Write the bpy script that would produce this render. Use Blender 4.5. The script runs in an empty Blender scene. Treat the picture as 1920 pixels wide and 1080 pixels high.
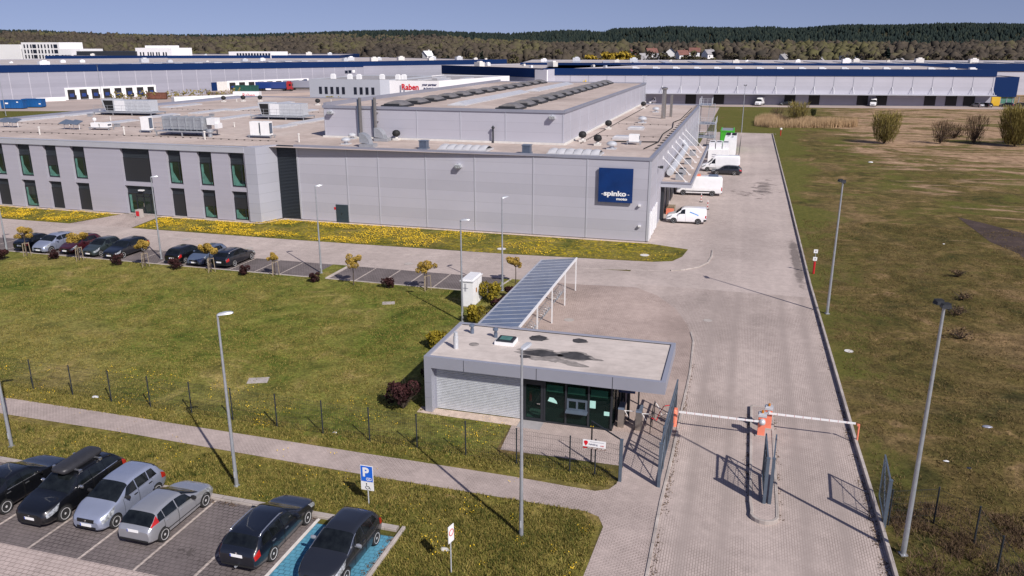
import bpy, math, random
import numpy as np
from mathutils import Matrix, Vector
random.seed(7)
rng = np.random.default_rng(7)
PI = math.pi
SC = bpy.context.scene
COL = SC.collection
R = math.radians

# ------------------------------------------------------------------ mesh helper
class MB:
    def __init__(s):
        s.v = []; s.f = []; s.m = []
    def add(s, vs, fs, mi=0):
        b = len(s.v); s.v += [tuple(p) for p in vs]
        for f in fs:
            s.f.append(tuple(b + i for i in f)); s.m.append(mi)
        return s
    def box(s, c, d, rz=0.0, mi=0, taper=1.0):
        hx, hy, hz = d[0]/2, d[1]/2, d[2]/2
        cs, sn = math.cos(rz), math.sin(rz)
        vs = []
        for z, k in ((-hz, 1), (hz, taper)):
            for x, y in ((-hx, -hy), (hx, -hy), (hx, hy), (-hx, hy)):
                x *= k; y *= k
                vs.append((c[0]+x*cs-y*sn, c[1]+x*sn+y*cs, c[2]+z))
        return s.add(vs, [(3,2,1,0),(4,5,6,7),(0,1,5,4),(1,2,6,5),(2,3,7,6),(3,0,4,7)], mi)
    def bx(s, x0, x1, y0, y1, z0, z1, mi=0):
        return s.box(((x0+x1)/2,(y0+y1)/2,(z0+z1)/2),(abs(x1-x0),abs(y1-y0),abs(z1-z0)),0,mi)
    def prism(s, poly, z0, z1, mi=0, cap=True):
        n = len(poly)
        vs = [(x, y, z0) for x, y in poly] + [(x, y, z1) for x, y in poly]
        fs = [(i, (i+1) % n, n+(i+1) % n, n+i) for i in range(n)]
        if cap: fs += [tuple(range(n-1, -1, -1)), tuple(range(n, 2*n))]
        return s.add(vs, fs, mi)
    def sheet(s, poly, z, mi=0):
        return s.add([(x, y, z) for x, y in poly], [tuple(range(len(poly)))], mi)
    def tube(s, p0, p1, r0, r1=None, n=8, mi=0, cap=True):
        r1 = r0 if r1 is None else r1
        p0 = Vector(p0); p1 = Vector(p1); d = (p1-p0)
        if d.length < 1e-6: return s
        d.normalize()
        a = Vector((0,0,1)) if abs(d.z) < .9 else Vector((1,0,0))
        u = d.cross(a).normalized(); w = d.cross(u)
        vs = []
        for p, r in ((p0, r0), (p1, r1)):
            for i in range(n):
                t = 2*PI*i/n + PI/n
                vs.append(p + u*(r*math.cos(t)) + w*(r*math.sin(t)))
        fs = [(i, n+i, n+(i+1) % n, (i+1) % n) for i in range(n)]
        if cap: fs += [tuple(range(n)), tuple(range(2*n-1, n-1, -1))]
        return s.add(vs, fs, mi)
    def path(s, pts, r, n=6, mi=0):
        P = [Vector(p) for p in pts]; k = len(P); u = None; vs = []
        for i, p in enumerate(P):
            d = (P[min(i+1, k-1)]-P[max(i-1, 0)])
            if d.length < 1e-7: d = Vector((0, 0, 1))
            d.normalize()
            if u is None:
                a = Vector((0, 0, 1)) if abs(d.z) < .9 else Vector((1, 0, 0)); u = d.cross(a).normalized()
            else:
                u = (u-d*u.dot(d))
                u = u.normalized() if u.length > 1e-6 else d.orthogonal().normalized()
            w = d.cross(u)
            for j in range(n):
                t = 2*PI*j/n; vs.append(p+u*(r*math.cos(t))+w*(r*math.sin(t)))
        fs = [(i*n+j, i*n+(j+1) % n, (i+1)*n+(j+1) % n, (i+1)*n+j) for i in range(k-1) for j in range(n)]
        fs += [tuple(range(n-1, -1, -1)), tuple(range((k-1)*n, k*n))]
        return s.add(vs, fs, mi)
    def lathe(s, prof, c=(0,0,0), n=16, mi=0, axis='z'):
        vs = []
        for r, z in prof:
            for i in range(n):
                t = 2*PI*i/n
                x, y = r*math.cos(t), r*math.sin(t)
                p = (x, y, z) if axis == 'z' else ((z, x, y) if axis == 'x' else (x, z, y))
                vs.append((c[0]+p[0], c[1]+p[1], c[2]+p[2]))
        k = len(prof)
        fs = [(j*n+i, j*n+(i+1) % n, (j+1)*n+(i+1) % n, (j+1)*n+i) for j in range(k-1) for i in range(n)]
        if prof[0][0] > 1e-4: fs.append(tuple(range(n-1, -1, -1)))
        if prof[-1][0] > 1e-4: fs.append(tuple((k-1)*n+i for i in range(n)))
        return s.add(vs, fs, mi)
    def grid(s, P, mi=0, flip=False):
        a = len(P); b = len(P[0])
        vs = [p for row in P for p in row]
        fs = []
        for i in range(a-1):
            for j in range(b-1):
                q = (i*b+j, i*b+j+1, (i+1)*b+j+1, (i+1)*b+j)
                fs.append(q[::-1] if flip else q)
        return s.add(vs, fs, mi)
    def build(s, name, mats, parent=None, smooth=False, loc=(0,0,0), rz=0.0):
        me = bpy.data.meshes.new(name)
        me.from_pydata(s.v, [], s.f)
        if not isinstance(mats, (list, tuple)): mats = [mats]
        for m in mats: me.materials.append(m)
        if any(s.m): me.polygons.foreach_set('material_index', s.m)
        if smooth:
            me.polygons.foreach_set('use_smooth', [True]*len(s.f))
            if smooth != 'all':
                try: me.set_sharp_from_angle(angle=R(smooth if smooth > 1 else 38))
                except Exception: pass
        me.update()
        o = bpy.data.objects.new(name, me); COL.objects.link(o)
        o.location = loc; o.rotation_euler = (0, 0, rz)
        if parent is not None: o.parent = parent
        return o

def tag(o, label=None, cat=None, group=None, kind=None):
    if label: o['label'] = label
    if cat: o['category'] = cat
    if group: o['group'] = group
    if kind: o['kind'] = kind
    return o
def thing(name, label, cat, loc=(0,0,0), rz=0.0, group=None):
    o = bpy.data.objects.new(name, None); COL.objects.link(o)
    o.empty_display_size = .2
    o.location = loc; o.rotation_euler = (0, 0, rz)
    return tag(o, label, cat, group)
def struct(o): o['kind'] = 'structure'; return o
def children_of(o): return [c for c in bpy.data.objects if c.parent == o]
KIDS = {}
def dup(root, loc, rz=0.0, label=None, group=None, scale=None):
    if root not in KIDS:
        KIDS[root] = [(c, children_of(c)) for c in children_of(root)]
    r = root.copy(); COL.objects.link(r); r.location = loc; r.rotation_euler = (0, 0, rz)
    if scale is not None: r.scale = scale
    if label: r['label'] = label
    if group: r['group'] = group
    for ch, gs in KIDS[root]:
        c = ch.copy(); COL.objects.link(c); c.parent = r
        for g in gs:
            d = g.copy(); COL.objects.link(d); d.parent = c
    return r
def npmesh(name, V, F, mats, parent=None, attr=None, smooth=False, loc=(0,0,0)):
    """V (n,3) float, F (m,k) int, all faces of k corners; attr: per-vertex float 'tint'"""
    me = bpy.data.meshes.new(name)
    n, m, k = len(V), len(F), F.shape[1]
    me.vertices.add(n); me.vertices.foreach_set('co', np.asarray(V, dtype=np.float32).ravel())
    me.loops.add(m*k); me.loops.foreach_set('vertex_index', np.asarray(F, dtype=np.int32).ravel())
    me.polygons.add(m); me.polygons.foreach_set('loop_start', np.arange(0, m*k, k, dtype=np.int32))
    if not isinstance(mats, (list, tuple)): mats = [mats]
    for t in mats: me.materials.append(t)
    if attr is not None:
        a = me.attributes.new('tint', 'FLOAT', 'POINT'); a.data.foreach_set('value', np.asarray(attr, dtype=np.float32))
    if smooth: me.polygons.foreach_set('use_smooth', np.ones(m, dtype=bool))
    me.update(calc_edges=True); me.validate()
    o = bpy.data.objects.new(name, me); COL.objects.link(o); o.location = loc
    if parent is not None: o.parent = parent
    return o
def text(name, body, size, mat, parent, mtx, extrude=.004, align='LEFT', sx=1.0, shear=0.0, bold=0.0):
    cu = bpy.data.curves.new('lettering', 'FONT'); cu.body = body; cu.size = size
    cu.extrude = extrude; cu.align_x = align; cu.shear = shear; cu.offset = bold
    cu.resolution_u = 3
    t = bpy.data.objects.new('lettering', cu); COL.objects.link(t)
    dg = bpy.context.evaluated_depsgraph_get(); dg.update()
    me = bpy.data.meshes.new_from_object(t.evaluated_get(dg))
    bpy.data.objects.remove(t); bpy.data.curves.remove(cu)
    me.transform(Matrix.Diagonal((sx, 1, 1, 1)))
    me.name = name
    me.materials.clear(); me.materials.append(mat)
    o = bpy.data.objects.new(name, me); COL.objects.link(o); o.parent = parent
    o.matrix_local = mtx
    return o
# text standing upright, facing -Y
def face_south(x, y, z): return Matrix.Translation((x, y, z)) @ Matrix.Rotation(PI/2, 4, 'X')

# ------------------------------------------------------------------ materials
def _nodes(name):
    m = bpy.data.materials.new(name); m.use_nodes = True
    nt = m.node_tree; nt.nodes.clear()
    out = nt.nodes.new('ShaderNodeOutputMaterial'); b = nt.nodes.new('ShaderNodeBsdfPrincipled')
    nt.links.new(b.outputs[0], out.inputs[0])
    return m, nt, b
def N(nt, t, **k):
    n = nt.nodes.new(t)
    for a, v in k.items(): setattr(n, a, v)
    return n
def ramp(nt, stops, interp='LINEAR'):
    r = N(nt, 'ShaderNodeValToRGB'); e = r.color_ramp; e.interpolation = interp
    while len(e.elements) > 1: e.elements.remove(e.elements[-1])
    e.elements[0].position = stops[0][0]; e.elements[0].color = (*stops[0][1], 1)
    for p, c in stops[1:]:
        x = e.elements.new(p); x.color = (*c, 1)
    return r
def g3(v): return (v, v, v)
def noise(nt, vec, scale, detail=4, rough=.55, dist=0):
    n = N(nt, 'ShaderNodeTexNoise'); n.inputs['Scale'].default_value = scale
    n.inputs['Detail'].default_value = detail; n.inputs['Roughness'].default_value = rough
    n.inputs['Distortion'].default_value = dist
    if vec is not None: nt.links.new(vec, n.inputs['Vector'])
    return n
def mixc(nt, fac, a, b, mode='MIX'):
    m = N(nt, 'ShaderNodeMix', data_type='RGBA', blend_type=mode)
    for sock, v in ((m.inputs[0], fac), (m.inputs[6], a), (m.inputs[7], b)):
        if isinstance(v, (int, float)): sock.default_value = v
        elif isinstance(v, tuple): sock.default_value = (*v, 1)
        else: nt.links.new(v, sock)
    return m.outputs[2]
def math_(nt, op, a, b=None):
    m = N(nt, 'ShaderNodeMath', operation=op)
    for i, v in enumerate((a, b)):
        if v is None: continue
        if isinstance(v, (int, float)): m.inputs[i].default_value = v
        else: nt.links.new(v, m.inputs[i])
    return m.outputs[0]
def coords(nt, kind='Object', scale=None, rot=None):
    if kind == 'Position': o = N(nt, 'ShaderNodeNewGeometry').outputs['Position']
    else: o = N(nt, 'ShaderNodeTexCoord').outputs['Object']
    if scale or rot:
        mp = N(nt, 'ShaderNodeMapping')
        if scale: mp.inputs['Scale'].default_value = scale
        if rot: mp.inputs['Rotation'].default_value = rot
        nt.links.new(o, mp.inputs[0]); o = mp.outputs[0]
    return o
def bump(nt, b, h, strength=.3, dist=.02):
    n = N(nt, 'ShaderNodeBump'); n.inputs['Strength'].default_value = strength; n.inputs['Distance'].default_value = dist
    nt.links.new(h, n.inputs['Height']); nt.links.new(n.outputs[0], b.inputs['Normal'])
def pbr(name, c, rough=.6, metal=0.0, var=.12, scale=3.0, spec=.5, coat=0.0, kind='Object', bmp=0.0, fine=0):
    m, nt, b = _nodes(name)
    v = coords(nt, kind)
    n = noise(nt, v, scale, 5, .6)
    r = ramp(nt, [(.3, g3(1-var)), (.7, g3(1+var))]); nt.links.new(n.outputs[0], r.inputs[0])
    col = mixc(nt, 1.0, c, r.outputs[0], 'MULTIPLY')
    if fine:
        n2 = noise(nt, v, fine, 3, .7)
        r2 = ramp(nt, [(.3, g3(1-var)), (.7, g3(1+var))]); nt.links.new(n2.outputs[0], r2.inputs[0])
        col = mixc(nt, 1.0, col, r2.outputs[0], 'MULTIPLY')
        if bmp: bump(nt, b, n2.outputs[0], bmp, .02)
    nt.links.new(col, b.inputs['Base Color'])
    b.inputs['Roughness'].default_value = rough; b.inputs['Metallic'].default_value = metal
    b.inputs['Specular IOR Level'].default_value = spec
    if coat:
        b.inputs['Coat Weight'].default_value = coat; b.inputs['Coat Roughness'].default_value = .04
    return m
M = {}
def paint(name, c, metal=0.0, rough=.35): M[name] = pbr(name, c, rough, metal, .04, 2.0, .5, 1.0)
# vehicle paints
paint('paint_black', (.004, .0045, .006)); paint('paint_navy', (.006, .008, .014)); paint('paint_graphite', (.022, .025, .034), .3)
paint('paint_silver', (.42, .43, .46), .55, .32); paint('paint_silver_blue', (.36, .40, .52), .5, .32)
paint('paint_maroon', (.045, .006, .010)); paint('paint_green_grey', (.045, .060, .062), .35); paint('paint_blue_grey', (.13, .17, .26), .45)
paint('paint_white', (.80, .80, .81)); paint('paint_yellow', (.65, .40, .03)); paint('paint_red', (.35, .01, .015)); paint('paint_dark_blue', (.012, .04, .18))
M['glass_car'] = pbr('glass_car', (.008, .010, .011), .05, 0, .75, 2.2, .6)
M['rubber'] = pbr('rubber', (.018, .018, .019), .85, 0, .2, 8)
M['plastic_black'] = pbr('plastic_black', (.014, .014, .015), .55, 0, .15, 6)
M['seam'] = pbr('seam', (.004, .004, .004), .8, 0, .1)
M['alloy'] = pbr('alloy', (.72, .72, .73), .38, .35, .06, 5)
M['chrome'] = pbr('chrome', (.75, .75, .76), .15, .9, .05)
M['lamp_glass'] = pbr('lamp_glass', (.34, .36, .38), .08, .2, .7, 9, .8)
M['lamp_red'] = pbr('lamp_red', (.40, .015, .012), .15, 0, .2, 8, .8)
M['lamp_orange'] = pbr('lamp_orange', (.75, .12, .03), .2, 0, .2, 8, .8)
M['plate'] = pbr('plate', (.85, .85, .85), .4, 0, .03)
M['plate_blue'] = pbr('plate_blue', (.02, .06, .4), .4, 0, .03)
M['roof_box'] = pbr('roof_box', (.030, .030, .034), .42, 0, .12, 6, .5)
# metals and trims
M['galv'] = pbr('galv', (.40, .42, .45), .45, .5, .12, 4)
M['galv_light'] = pbr('galv_light', (.58, .60, .63), .4, .3, .10, 4)
M['steel'] = pbr('steel', (.42, .40, .37), .28, .85, .10, 5)
M['steel_blue'] = pbr('steel_blue', (.16, .20, .27), .4, .4, .10, 4)
M['anthracite'] = pbr('anthracite', (.020, .023, .029), .5, 0, .15, 4)
M['fence_grey'] = pbr('fence_grey', (.10, .13, .17), .45, .2, .12, 5)
M['fence_dark'] = pbr('fence_dark', (.028, .034, .042), .5, .2, .12, 5)
M['white_metal'] = pbr('white_metal', (.78, .78, .79), .4, .1, .05, 4)
M['white'] = pbr('white', (.80, .80, .80), .6, 0, .05, 2)
M['off_white'] = pbr('off_white', (.62, .60, .57), .7, 0, .10, 2)
M['black'] = pbr('black', (.010, .010, .011), .7, 0, .15, 4)
M['barrier_orange'] = pbr('barrier_orange', (.82, .235, .145), .45, 0, .08, 3)
M['amber'] = pbr('amber', (.45, .16, .01), .3, 0, .1)
M['red'] = pbr('red', (.50, .012, .02), .5, 0, .06)
M['text_red'] = pbr('text_red', (.62, .006, .02), .5, 0, .04)
M['text_navy'] = pbr('text_navy', (.012, .018, .10), .5, 0, .04)
M['yellow'] = pbr('yellow', (.75, .50, .02), .6, 0, .06)
M['stripe_blue'] = pbr('stripe_blue', (.05, .30, .75), .4, 0, .04)
M['sign_blue'] = pbr('sign_blue', (.015, .13, .62), .45, 0, .04)
M['sign_navy'] = pbr('sign_navy', (.004, .030, .135), .25, 0, .18, .8, .5)
M['stripe_navy'] = pbr('stripe_navy', (.003, .021, .092), .75, 0, .06, .05, .15)
M['bin_blue'] = pbr('bin_blue', (.006, .085, .27), .55, 0, .18, .6)
M['bin_green'] = pbr('bin_green', (.06, .42, .03), .5, 0, .12, .8)
M['bin_dark_green'] = pbr('bin_dark_green', (.02, .09, .07), .6, 0, .2, .8)
M['rust'] = pbr('rust', (.14, .055, .035), .85, 0, .3, 1.2)
M['wood'] = pbr('wood', (.30, .24, .17), .8, 0, .2, 6)
M['bark'] = pbr('bark', (.075, .055, .042), .9, 0, .3, 8)
M['concrete'] = pbr('concrete', (.40, .36, .335), .85, 0, .14, 2.0, .3, 0, 'Position', .3, 20)
M['plaster_white'] = pbr('plaster_white', (.80, .79, .80), .8, 0, .04, .06)
M['wall_dark'] = pbr('wall_dark', (.022, .026, .034), .5, 0, .12, .06)
M['tile_red'] = pbr('tile_red', (.17, .075, .06), .8, 0, .25, .8)
M['pv'] = pbr('pv', (.15, .142, .142), .5, 0, .3, 1.2)
M['skylight'] = pbr('skylight', (.50, .50, .52), .3, 0, .10, 1.5)
M['window_dark'] = pbr('window_dark', (.012, .016, .030), .1, 0, .2, .5)
M['interior'] = pbr('interior', (.022, .023, .025), .8, 0, .4, .8)

def wall_panel(name, c, pitch=1.03, line=.012, dark=.72, rough=.42, metal=.25, var=.05, vertical=False, streak=.04):
    m, nt, b = _nodes(name)
    p = coords(nt, 'Position')
    sp = N(nt, 'ShaderNodeSeparateXYZ'); nt.links.new(p, sp.inputs[0])
    h = math_(nt, 'ADD', sp.outputs[0], sp.outputs[1]) if vertical else sp.outputs[2]
    fr = math_(nt, 'FRACT', math_(nt, 'DIVIDE', h, pitch))
    ln = math_(nt, 'LESS_THAN', fr, line/pitch)
    # every panel slightly different
    fl = math_(nt, 'FLOOR', math_(nt, 'DIVIDE', h, pitch))
    wn = N(nt, 'ShaderNodeTexWhiteNoise', noise_dimensions='1D'); nt.links.new(fl, wn.inputs['W'])
    rv = ramp(nt, [(0, g3(1-var)), (1, g3(1+var))]); nt.links.new(wn.outputs[0], rv.inputs[0])
    col = mixc(nt, 1.0, c, rv.outputs[0], 'MULTIPLY')
    mp = N(nt, 'ShaderNodeMapping'); mp.inputs['Scale'].default_value = (.16, .16, .25); nt.links.new(p, mp.inputs[0])
    ns = noise(nt, mp.outputs[0], 1.0, 5, .6)
    rs = ramp(nt, [(.3, g3(1-streak)), (.7, g3(1+streak))]); nt.links.new(ns.outputs[0], rs.inputs[0])
    col = mixc(nt, 1.0, col, rs.outputs[0], 'MULTIPLY')
    col = mixc(nt, ln, col, tuple(x*dark for x in c))
    nt.links.new(col, b.inputs['Base Color'])
    b.inputs['Roughness'].default_value = rough; b.inputs['Metallic'].default_value = metal
    return m
M['hall_wall'] = wall_panel('hall_wall', (.435, .43, .485), 1.03, .03, .82, metal=.1, rough=.45)
M['office_wall'] = wall_panel('office_wall', (.40, .39, .45), .34, .012, .88, metal=.1, var=.02)
M['trim'] = pbr('trim', (.30, .31, .37), .45, .3, .05, .5)
M['trim_light'] = pbr('trim_light', (.50, .51, .56), .4, .3, .05, .5)
M['cassette'] = wall_panel('cassette', (.42, .43, .49), 1.05, .02, .6, metal=.2, var=.03)
M['gate_cassette'] = pbr('gate_cassette', (.36, .37, .43), .42, .3, .04, .8)
M['louvre'] = wall_panel('louvre', (.040, .050, .062), .16, .05, .35, metal=.3, rough=.5)
M['wh_wall'] = wall_panel('wh_wall', (.29, .29, .345), 1.2, .03, .85, metal=.0, rough=.6)
M['wh_wall_light'] = wall_panel('wh_wall_light', (.42, .415, .47), 1.2, .03, .85, metal=.0, rough=.6)
M['wh_wall_dark'] = wall_panel('wh_wall_dark', (.30, .30, .36), 1.2, .03, .8, metal=.0, rough=.6)
M['grey_render'] = pbr('grey_render', (.38, .40, .45), .8, 0, .04, .1)

def roof_mat(name, c, warm, seam=1.0, dirt=.5):
    m, nt, b = _nodes(name)
    p = coords(nt, 'Position')
    n1 = noise(nt, p, .09, 6, .65, .6); r1 = ramp(nt, [(.30, tuple(x*.72 for x in c)), (.5, c), (.72, warm)]); nt.links.new(n1.outputs[0], r1.inputs[0])
    n2 = noise(nt, p, 1.1, 5, .7); r2 = ramp(nt, [(.28, g3(.82)), (.7, g3(1.08))]); nt.links.new(n2.outputs[0], r2.inputs[0])
    col = mixc(nt, 1.0, r1.outputs[0], r2.outputs[0], 'MULTIPLY')
    sp = N(nt, 'ShaderNodeSeparateXYZ'); nt.links.new(p, sp.inputs[0])
    fr = math_(nt, 'FRACT', math_(nt, 'DIVIDE', sp.outputs[1], seam))
    ln = math_(nt, 'LESS_THAN', fr, .045)
    col = mixc(nt, math_(nt, 'MULTIPLY', ln, .30), col, tuple(x*.5 for x in c))
    n3 = noise(nt, p, .35, 6, .7, 1.0); r3 = ramp(nt, [(.60, g3(0)), (.74, g3(1))]); nt.links.new(n3.outputs[0], r3.inputs[0])
    col = mixc(nt, math_(nt, 'MULTIPLY', r3.outputs[0], dirt), col, tuple(x*.55 for x in c))
    nt.links.new(col, b.inputs['Base Color']); b.inputs['Roughness'].default_value = .85
    b.inputs['Specular IOR Level'].default_value = .2
    return m
M['roof'] = roof_mat('roof', (.49, .405, .36), (.57, .495, .45), 1.6, .35)
M['roof_gate'] = roof_mat('roof_gate', (.55, .485, .445), (.60, .54, .50), .95, .15)
M['roof_far'] = roof_mat('roof_far', (.48, .43, .41), (.55, .5, .48), 6, .4)
M['roof_grey'] = roof_mat('roof_grey', (.32, .31, .32), (.38, .36, .36), 3, .3)

def paver(name, c1, c2, joint, bw=.20, rh=.10, mortar=.010, rot=0.0, stain=(.12, .75, 1.12), tyre=0.0, jvar=True, lanes=()):
    m, nt, b = _nodes(name)
    p = coords(nt, 'Position')
    pv = p
    if rot:
        mp = N(nt, 'ShaderNodeMapping'); mp.inputs['Rotation'].default_value = (0, 0, rot); nt.links.new(p, mp.inputs[0]); pv = mp.outputs[0]
    br = N(nt, 'ShaderNodeTexBrick'); nt.links.new(pv, br.inputs['Vector'])
    br.inputs['Scale'].default_value = 1.0; br.inputs['Brick Width'].default_value = bw; br.inputs['Row Height'].default_value = rh
    br.inputs['Mortar Size'].default_value = mortar; br.inputs['Mortar Smooth'].default_value = .3; br.inputs['Bias'].default_value = 0
    br.inputs['Color1'].default_value = (*c1, 1); br.inputs['Color2'].default_value = (*c2, 1)
    nj = noise(nt, p, .22, 4, .6); rj = ramp(nt, [(.38, tuple(x*.7 for x in joint)), (.60, tuple(a*.35+b2*.65 for a, b2 in zip(joint, c1)))]); nt.links.new(nj.outputs[0], rj.inputs[0])
    nt.links.new(rj.outputs[0], br.inputs['Mortar'])
    n1 = noise(nt, p, stain[0], 6, .62, .8); r1 = ramp(nt, [(.30, g3(stain[1])), (.68, g3(stain[2]))]); nt.links.new(n1.outputs[0], r1.inputs[0])
    col = mixc(nt, 1.0, br.outputs['Color'], r1.outputs[0], 'MULTIPLY')
    n2 = noise(nt, p, 1.7, 5, .7); r2 = ramp(nt, [(.30, g3(.86)), (.70, g3(1.09))]); nt.links.new(n2.outputs[0], r2.inputs[0])
    col = mixc(nt, 1.0, col, r2.outputs[0], 'MULTIPLY')
    if tyre:
        mp2 = N(nt, 'ShaderNodeMapping'); mp2.inputs['Scale'].default_value = (.55, .02, 1); nt.links.new(p, mp2.inputs[0])
        n3 = noise(nt, mp2.outputs[0], 1.0, 3, .5); r3 = ramp(nt, [(.44, g3(1-tyre*.5)), (.60, g3(1.03))]); nt.links.new(n3.outputs[0], r3.inputs[0])
        col = mixc(nt, 1.0, col, r3.outputs[0], 'MULTIPLY')
        if lanes:
            # worn wheel tracks, wandering a little
            sx = N(nt, 'ShaderNodeSeparateXYZ'); nt.links.new(p, sx.inputs[0])
            mpw = N(nt, 'ShaderNodeMapping'); mpw.inputs['Scale'].default_value = (0, .035, 0); nt.links.new(p, mpw.inputs[0])
            nw = noise(nt, mpw.outputs[0], 1.0, 2, .5)
            xw = math_(nt, 'ADD', sx.outputs[0], math_(nt, 'MULTIPLY', math_(nt, 'SUBTRACT', nw.outputs[0], .5), 1.0))
            tot = None
            for cx in lanes:
                q = math_(nt, 'DIVIDE', math_(nt, 'SUBTRACT', xw, cx), .30); q = math_(nt, 'MULTIPLY', q, q)
                e = math_(nt, 'POWER', 2.718, math_(nt, 'MULTIPLY', q, -1.0)); tot = e if tot is None else math_(nt, 'ADD', tot, e)
            n7 = noise(nt, p, .5, 5, .65); tot = math_(nt, 'MULTIPLY', tot, n7.outputs[0])
            col = mixc(nt, math_(nt, 'MINIMUM', math_(nt, 'MULTIPLY', tot, 1.25), .85), col, tuple(x*.62 for x in c1))
    # sparse dark oil spots
    n4 = noise(nt, p, .8, 3, .6, .5); r4 = ramp(nt, [(.73, g3(0)), (.79, g3(1))]); nt.links.new(n4.outputs[0], r4.inputs[0])
    col = mixc(nt, math_(nt, 'MULTIPLY', r4.outputs[0], .25), col, tuple(x*.45 for x in c1))
    nt.links.new(col, b.inputs['Base Color']); b.inputs['Roughness'].default_value = .9
    b.inputs['Specular IOR Level'].default_value = .2
    bump(nt, b, br.outputs['Fac'], -.35, .01)
    return m
M['road'] = paver('road', (.50, .418, .38), (.455, .38, .345), (.19, .145, .125), .20, .10, .0085, PI/2, (.10, .80, 1.10), .17, True, (-1.05, .42, 3.55, 5.0))
M['yard'] = paver('yard', (.495, .418, .383), (.465, .393, .36), (.36, .30, .28), .20, .10, .006, 0, (.07, .78, 1.08), .08)
M['court'] = paver('court', (.465, .37, .33), (.425, .338, .30), (.18, .13, .11), .20, .10, .011, .5, (.11, .78, 1.12))
M['walk'] = paver('walk', (.47, .388, .355), (.42, .348, .318), (.16, .125, .112), .20, .10, .012, 0, (.16, .80, 1.12))
M['lane'] = paver('lane', (.50, .412, .38), (.47, .388, .357), (.20, .16, .145), .24, .20, .016, 0, (.12, .82, 1.08))
M['bay'] = paver('bay', (.185, .158, .155), (.165, .14, .138), (.062, .052, .050), .24, .20, .018, 0, (.2, .75, 1.15))
M['bay_blue'] = paver('bay_blue', (.10, .30, .42), (.085, .27, .385), (.04, .11, .15), .24, .20, .018, 0, (.3, .80, 1.12))
M['line'] = paver('line', (.52, .45, .40), (.48, .41, .37), (.2, .17, .15), .2, .2, .015, 0, (.5, .8, 1.1))
M['line_white'] = pbr('line_white', (.62, .58, .55), .8, 0, .12, 4, .3, 0, 'Position')
M['kerb'] = paver('kerb', (.47, .42, .385), (.42, .37, .34), (.18, .15, .13), 1.0, 1.0, .012, 0, (.6, .75, 1.1))
M['asphalt_dark'] = pbr('asphalt_dark', (.062, .044, .038), .95, 0, .4, .5, .2, 0, 'Position', .3, 8)
M['far_yard'] = pbr('far_yard', (.40, .33, .30), .9, 0, .14, .05, .2, 0, 'Position')
M['gravel'] = pbr('gravel', (.52, .42, .35), .95, 0, .22, 2, .1, 0, 'Position', .5, 30)

def turf(name, a, b_, dry, dark, dry_t=.60, flower=0.0, fl_col=(.55, .42, .01), big=.035, mid=.22, fl_scale=2.2):
    m, nt, b = _nodes(name)
    p = coords(nt, 'Position')
    n1 = noise(nt, p, mid, 9, .72, .9); r1 = ramp(nt, [(.34, dark), (.46, a), (.56, b_), (.68, dry)]); nt.links.new(n1.outputs[0], r1.inputs[0])
    n2 = noise(nt, p, big, 6, .62, 1.2); r2 = ramp(nt, [(dry_t-.12, g3(0)), (dry_t+.10, g3(1))]); nt.links.new(n2.outputs[0], r2.inputs[0])
    n5 = noise(nt, p, 1.1, 6, .7); r5 = ramp(nt, [(.35, tuple(x*.75 for x in dry)), (.65, dry)]); nt.links.new(n5.outputs[0], r5.inputs[0])
    col = mixc(nt, math_(nt, 'MULTIPLY', r2.outputs[0], .75), r1.outputs[0], r5.outputs[0])
    n3 = noise(nt, p, 5.0, 7, .8); r3 = ramp(nt, [(.28, g3(.30)), (.50, g3(1.0)), (.72, g3(1.75))]); nt.links.new(n3.outputs[0], r3.inputs[0])
    col = mixc(nt, 1.0, col, r3.outputs[0], 'MULTIPLY')
    n6 = noise(nt, p, .9, 6, .72, .6); r6 = ramp(nt, [(.30, g3(.50)), (.50, g3(1.0)), (.68, g3(1.42))]); nt.links.new(n6.outputs[0], r6.inputs[0])
    col = mixc(nt, 1.0, col, r6.outputs[0], 'MULTIPLY')
    if flower:
        nf = noise(nt, p, .16, 5, .6, .5); rf = ramp(nt, [(.62-flower*.35, g3(0)), (.76-flower*.25, g3(1))]); nt.links.new(nf.outputs[0], rf.inputs[0])
        nd = noise(nt, p, fl_scale, 4, .85); rd = ramp(nt, [(.50, g3(0)), (.60, g3(1))]); nt.links.new(nd.outputs[0], rd.inputs[0])
        col = mixc(nt, math_(nt, 'MULTIPLY', rf.outputs[0], rd.outputs[0]), col, fl_col)
    nt.links.new(col, b.inputs['Base Color']); b.inputs['Roughness'].default_value = .95
    b.inputs['Specular IOR Level'].default_value = .1
    bump(nt, b, n3.outputs[0], .9, .10)
    return m
M['lawn'] = turf('lawn', (.126, .142, .026), (.176, .168, .040), (.33, .250, .095), (.056, .086, .013), .57)
M['field'] = turf('field', (.090, .074, .023), (.132, .098, .035), (.26, .170, .090), (.040, .042, .013), .60, big=.06)
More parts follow.
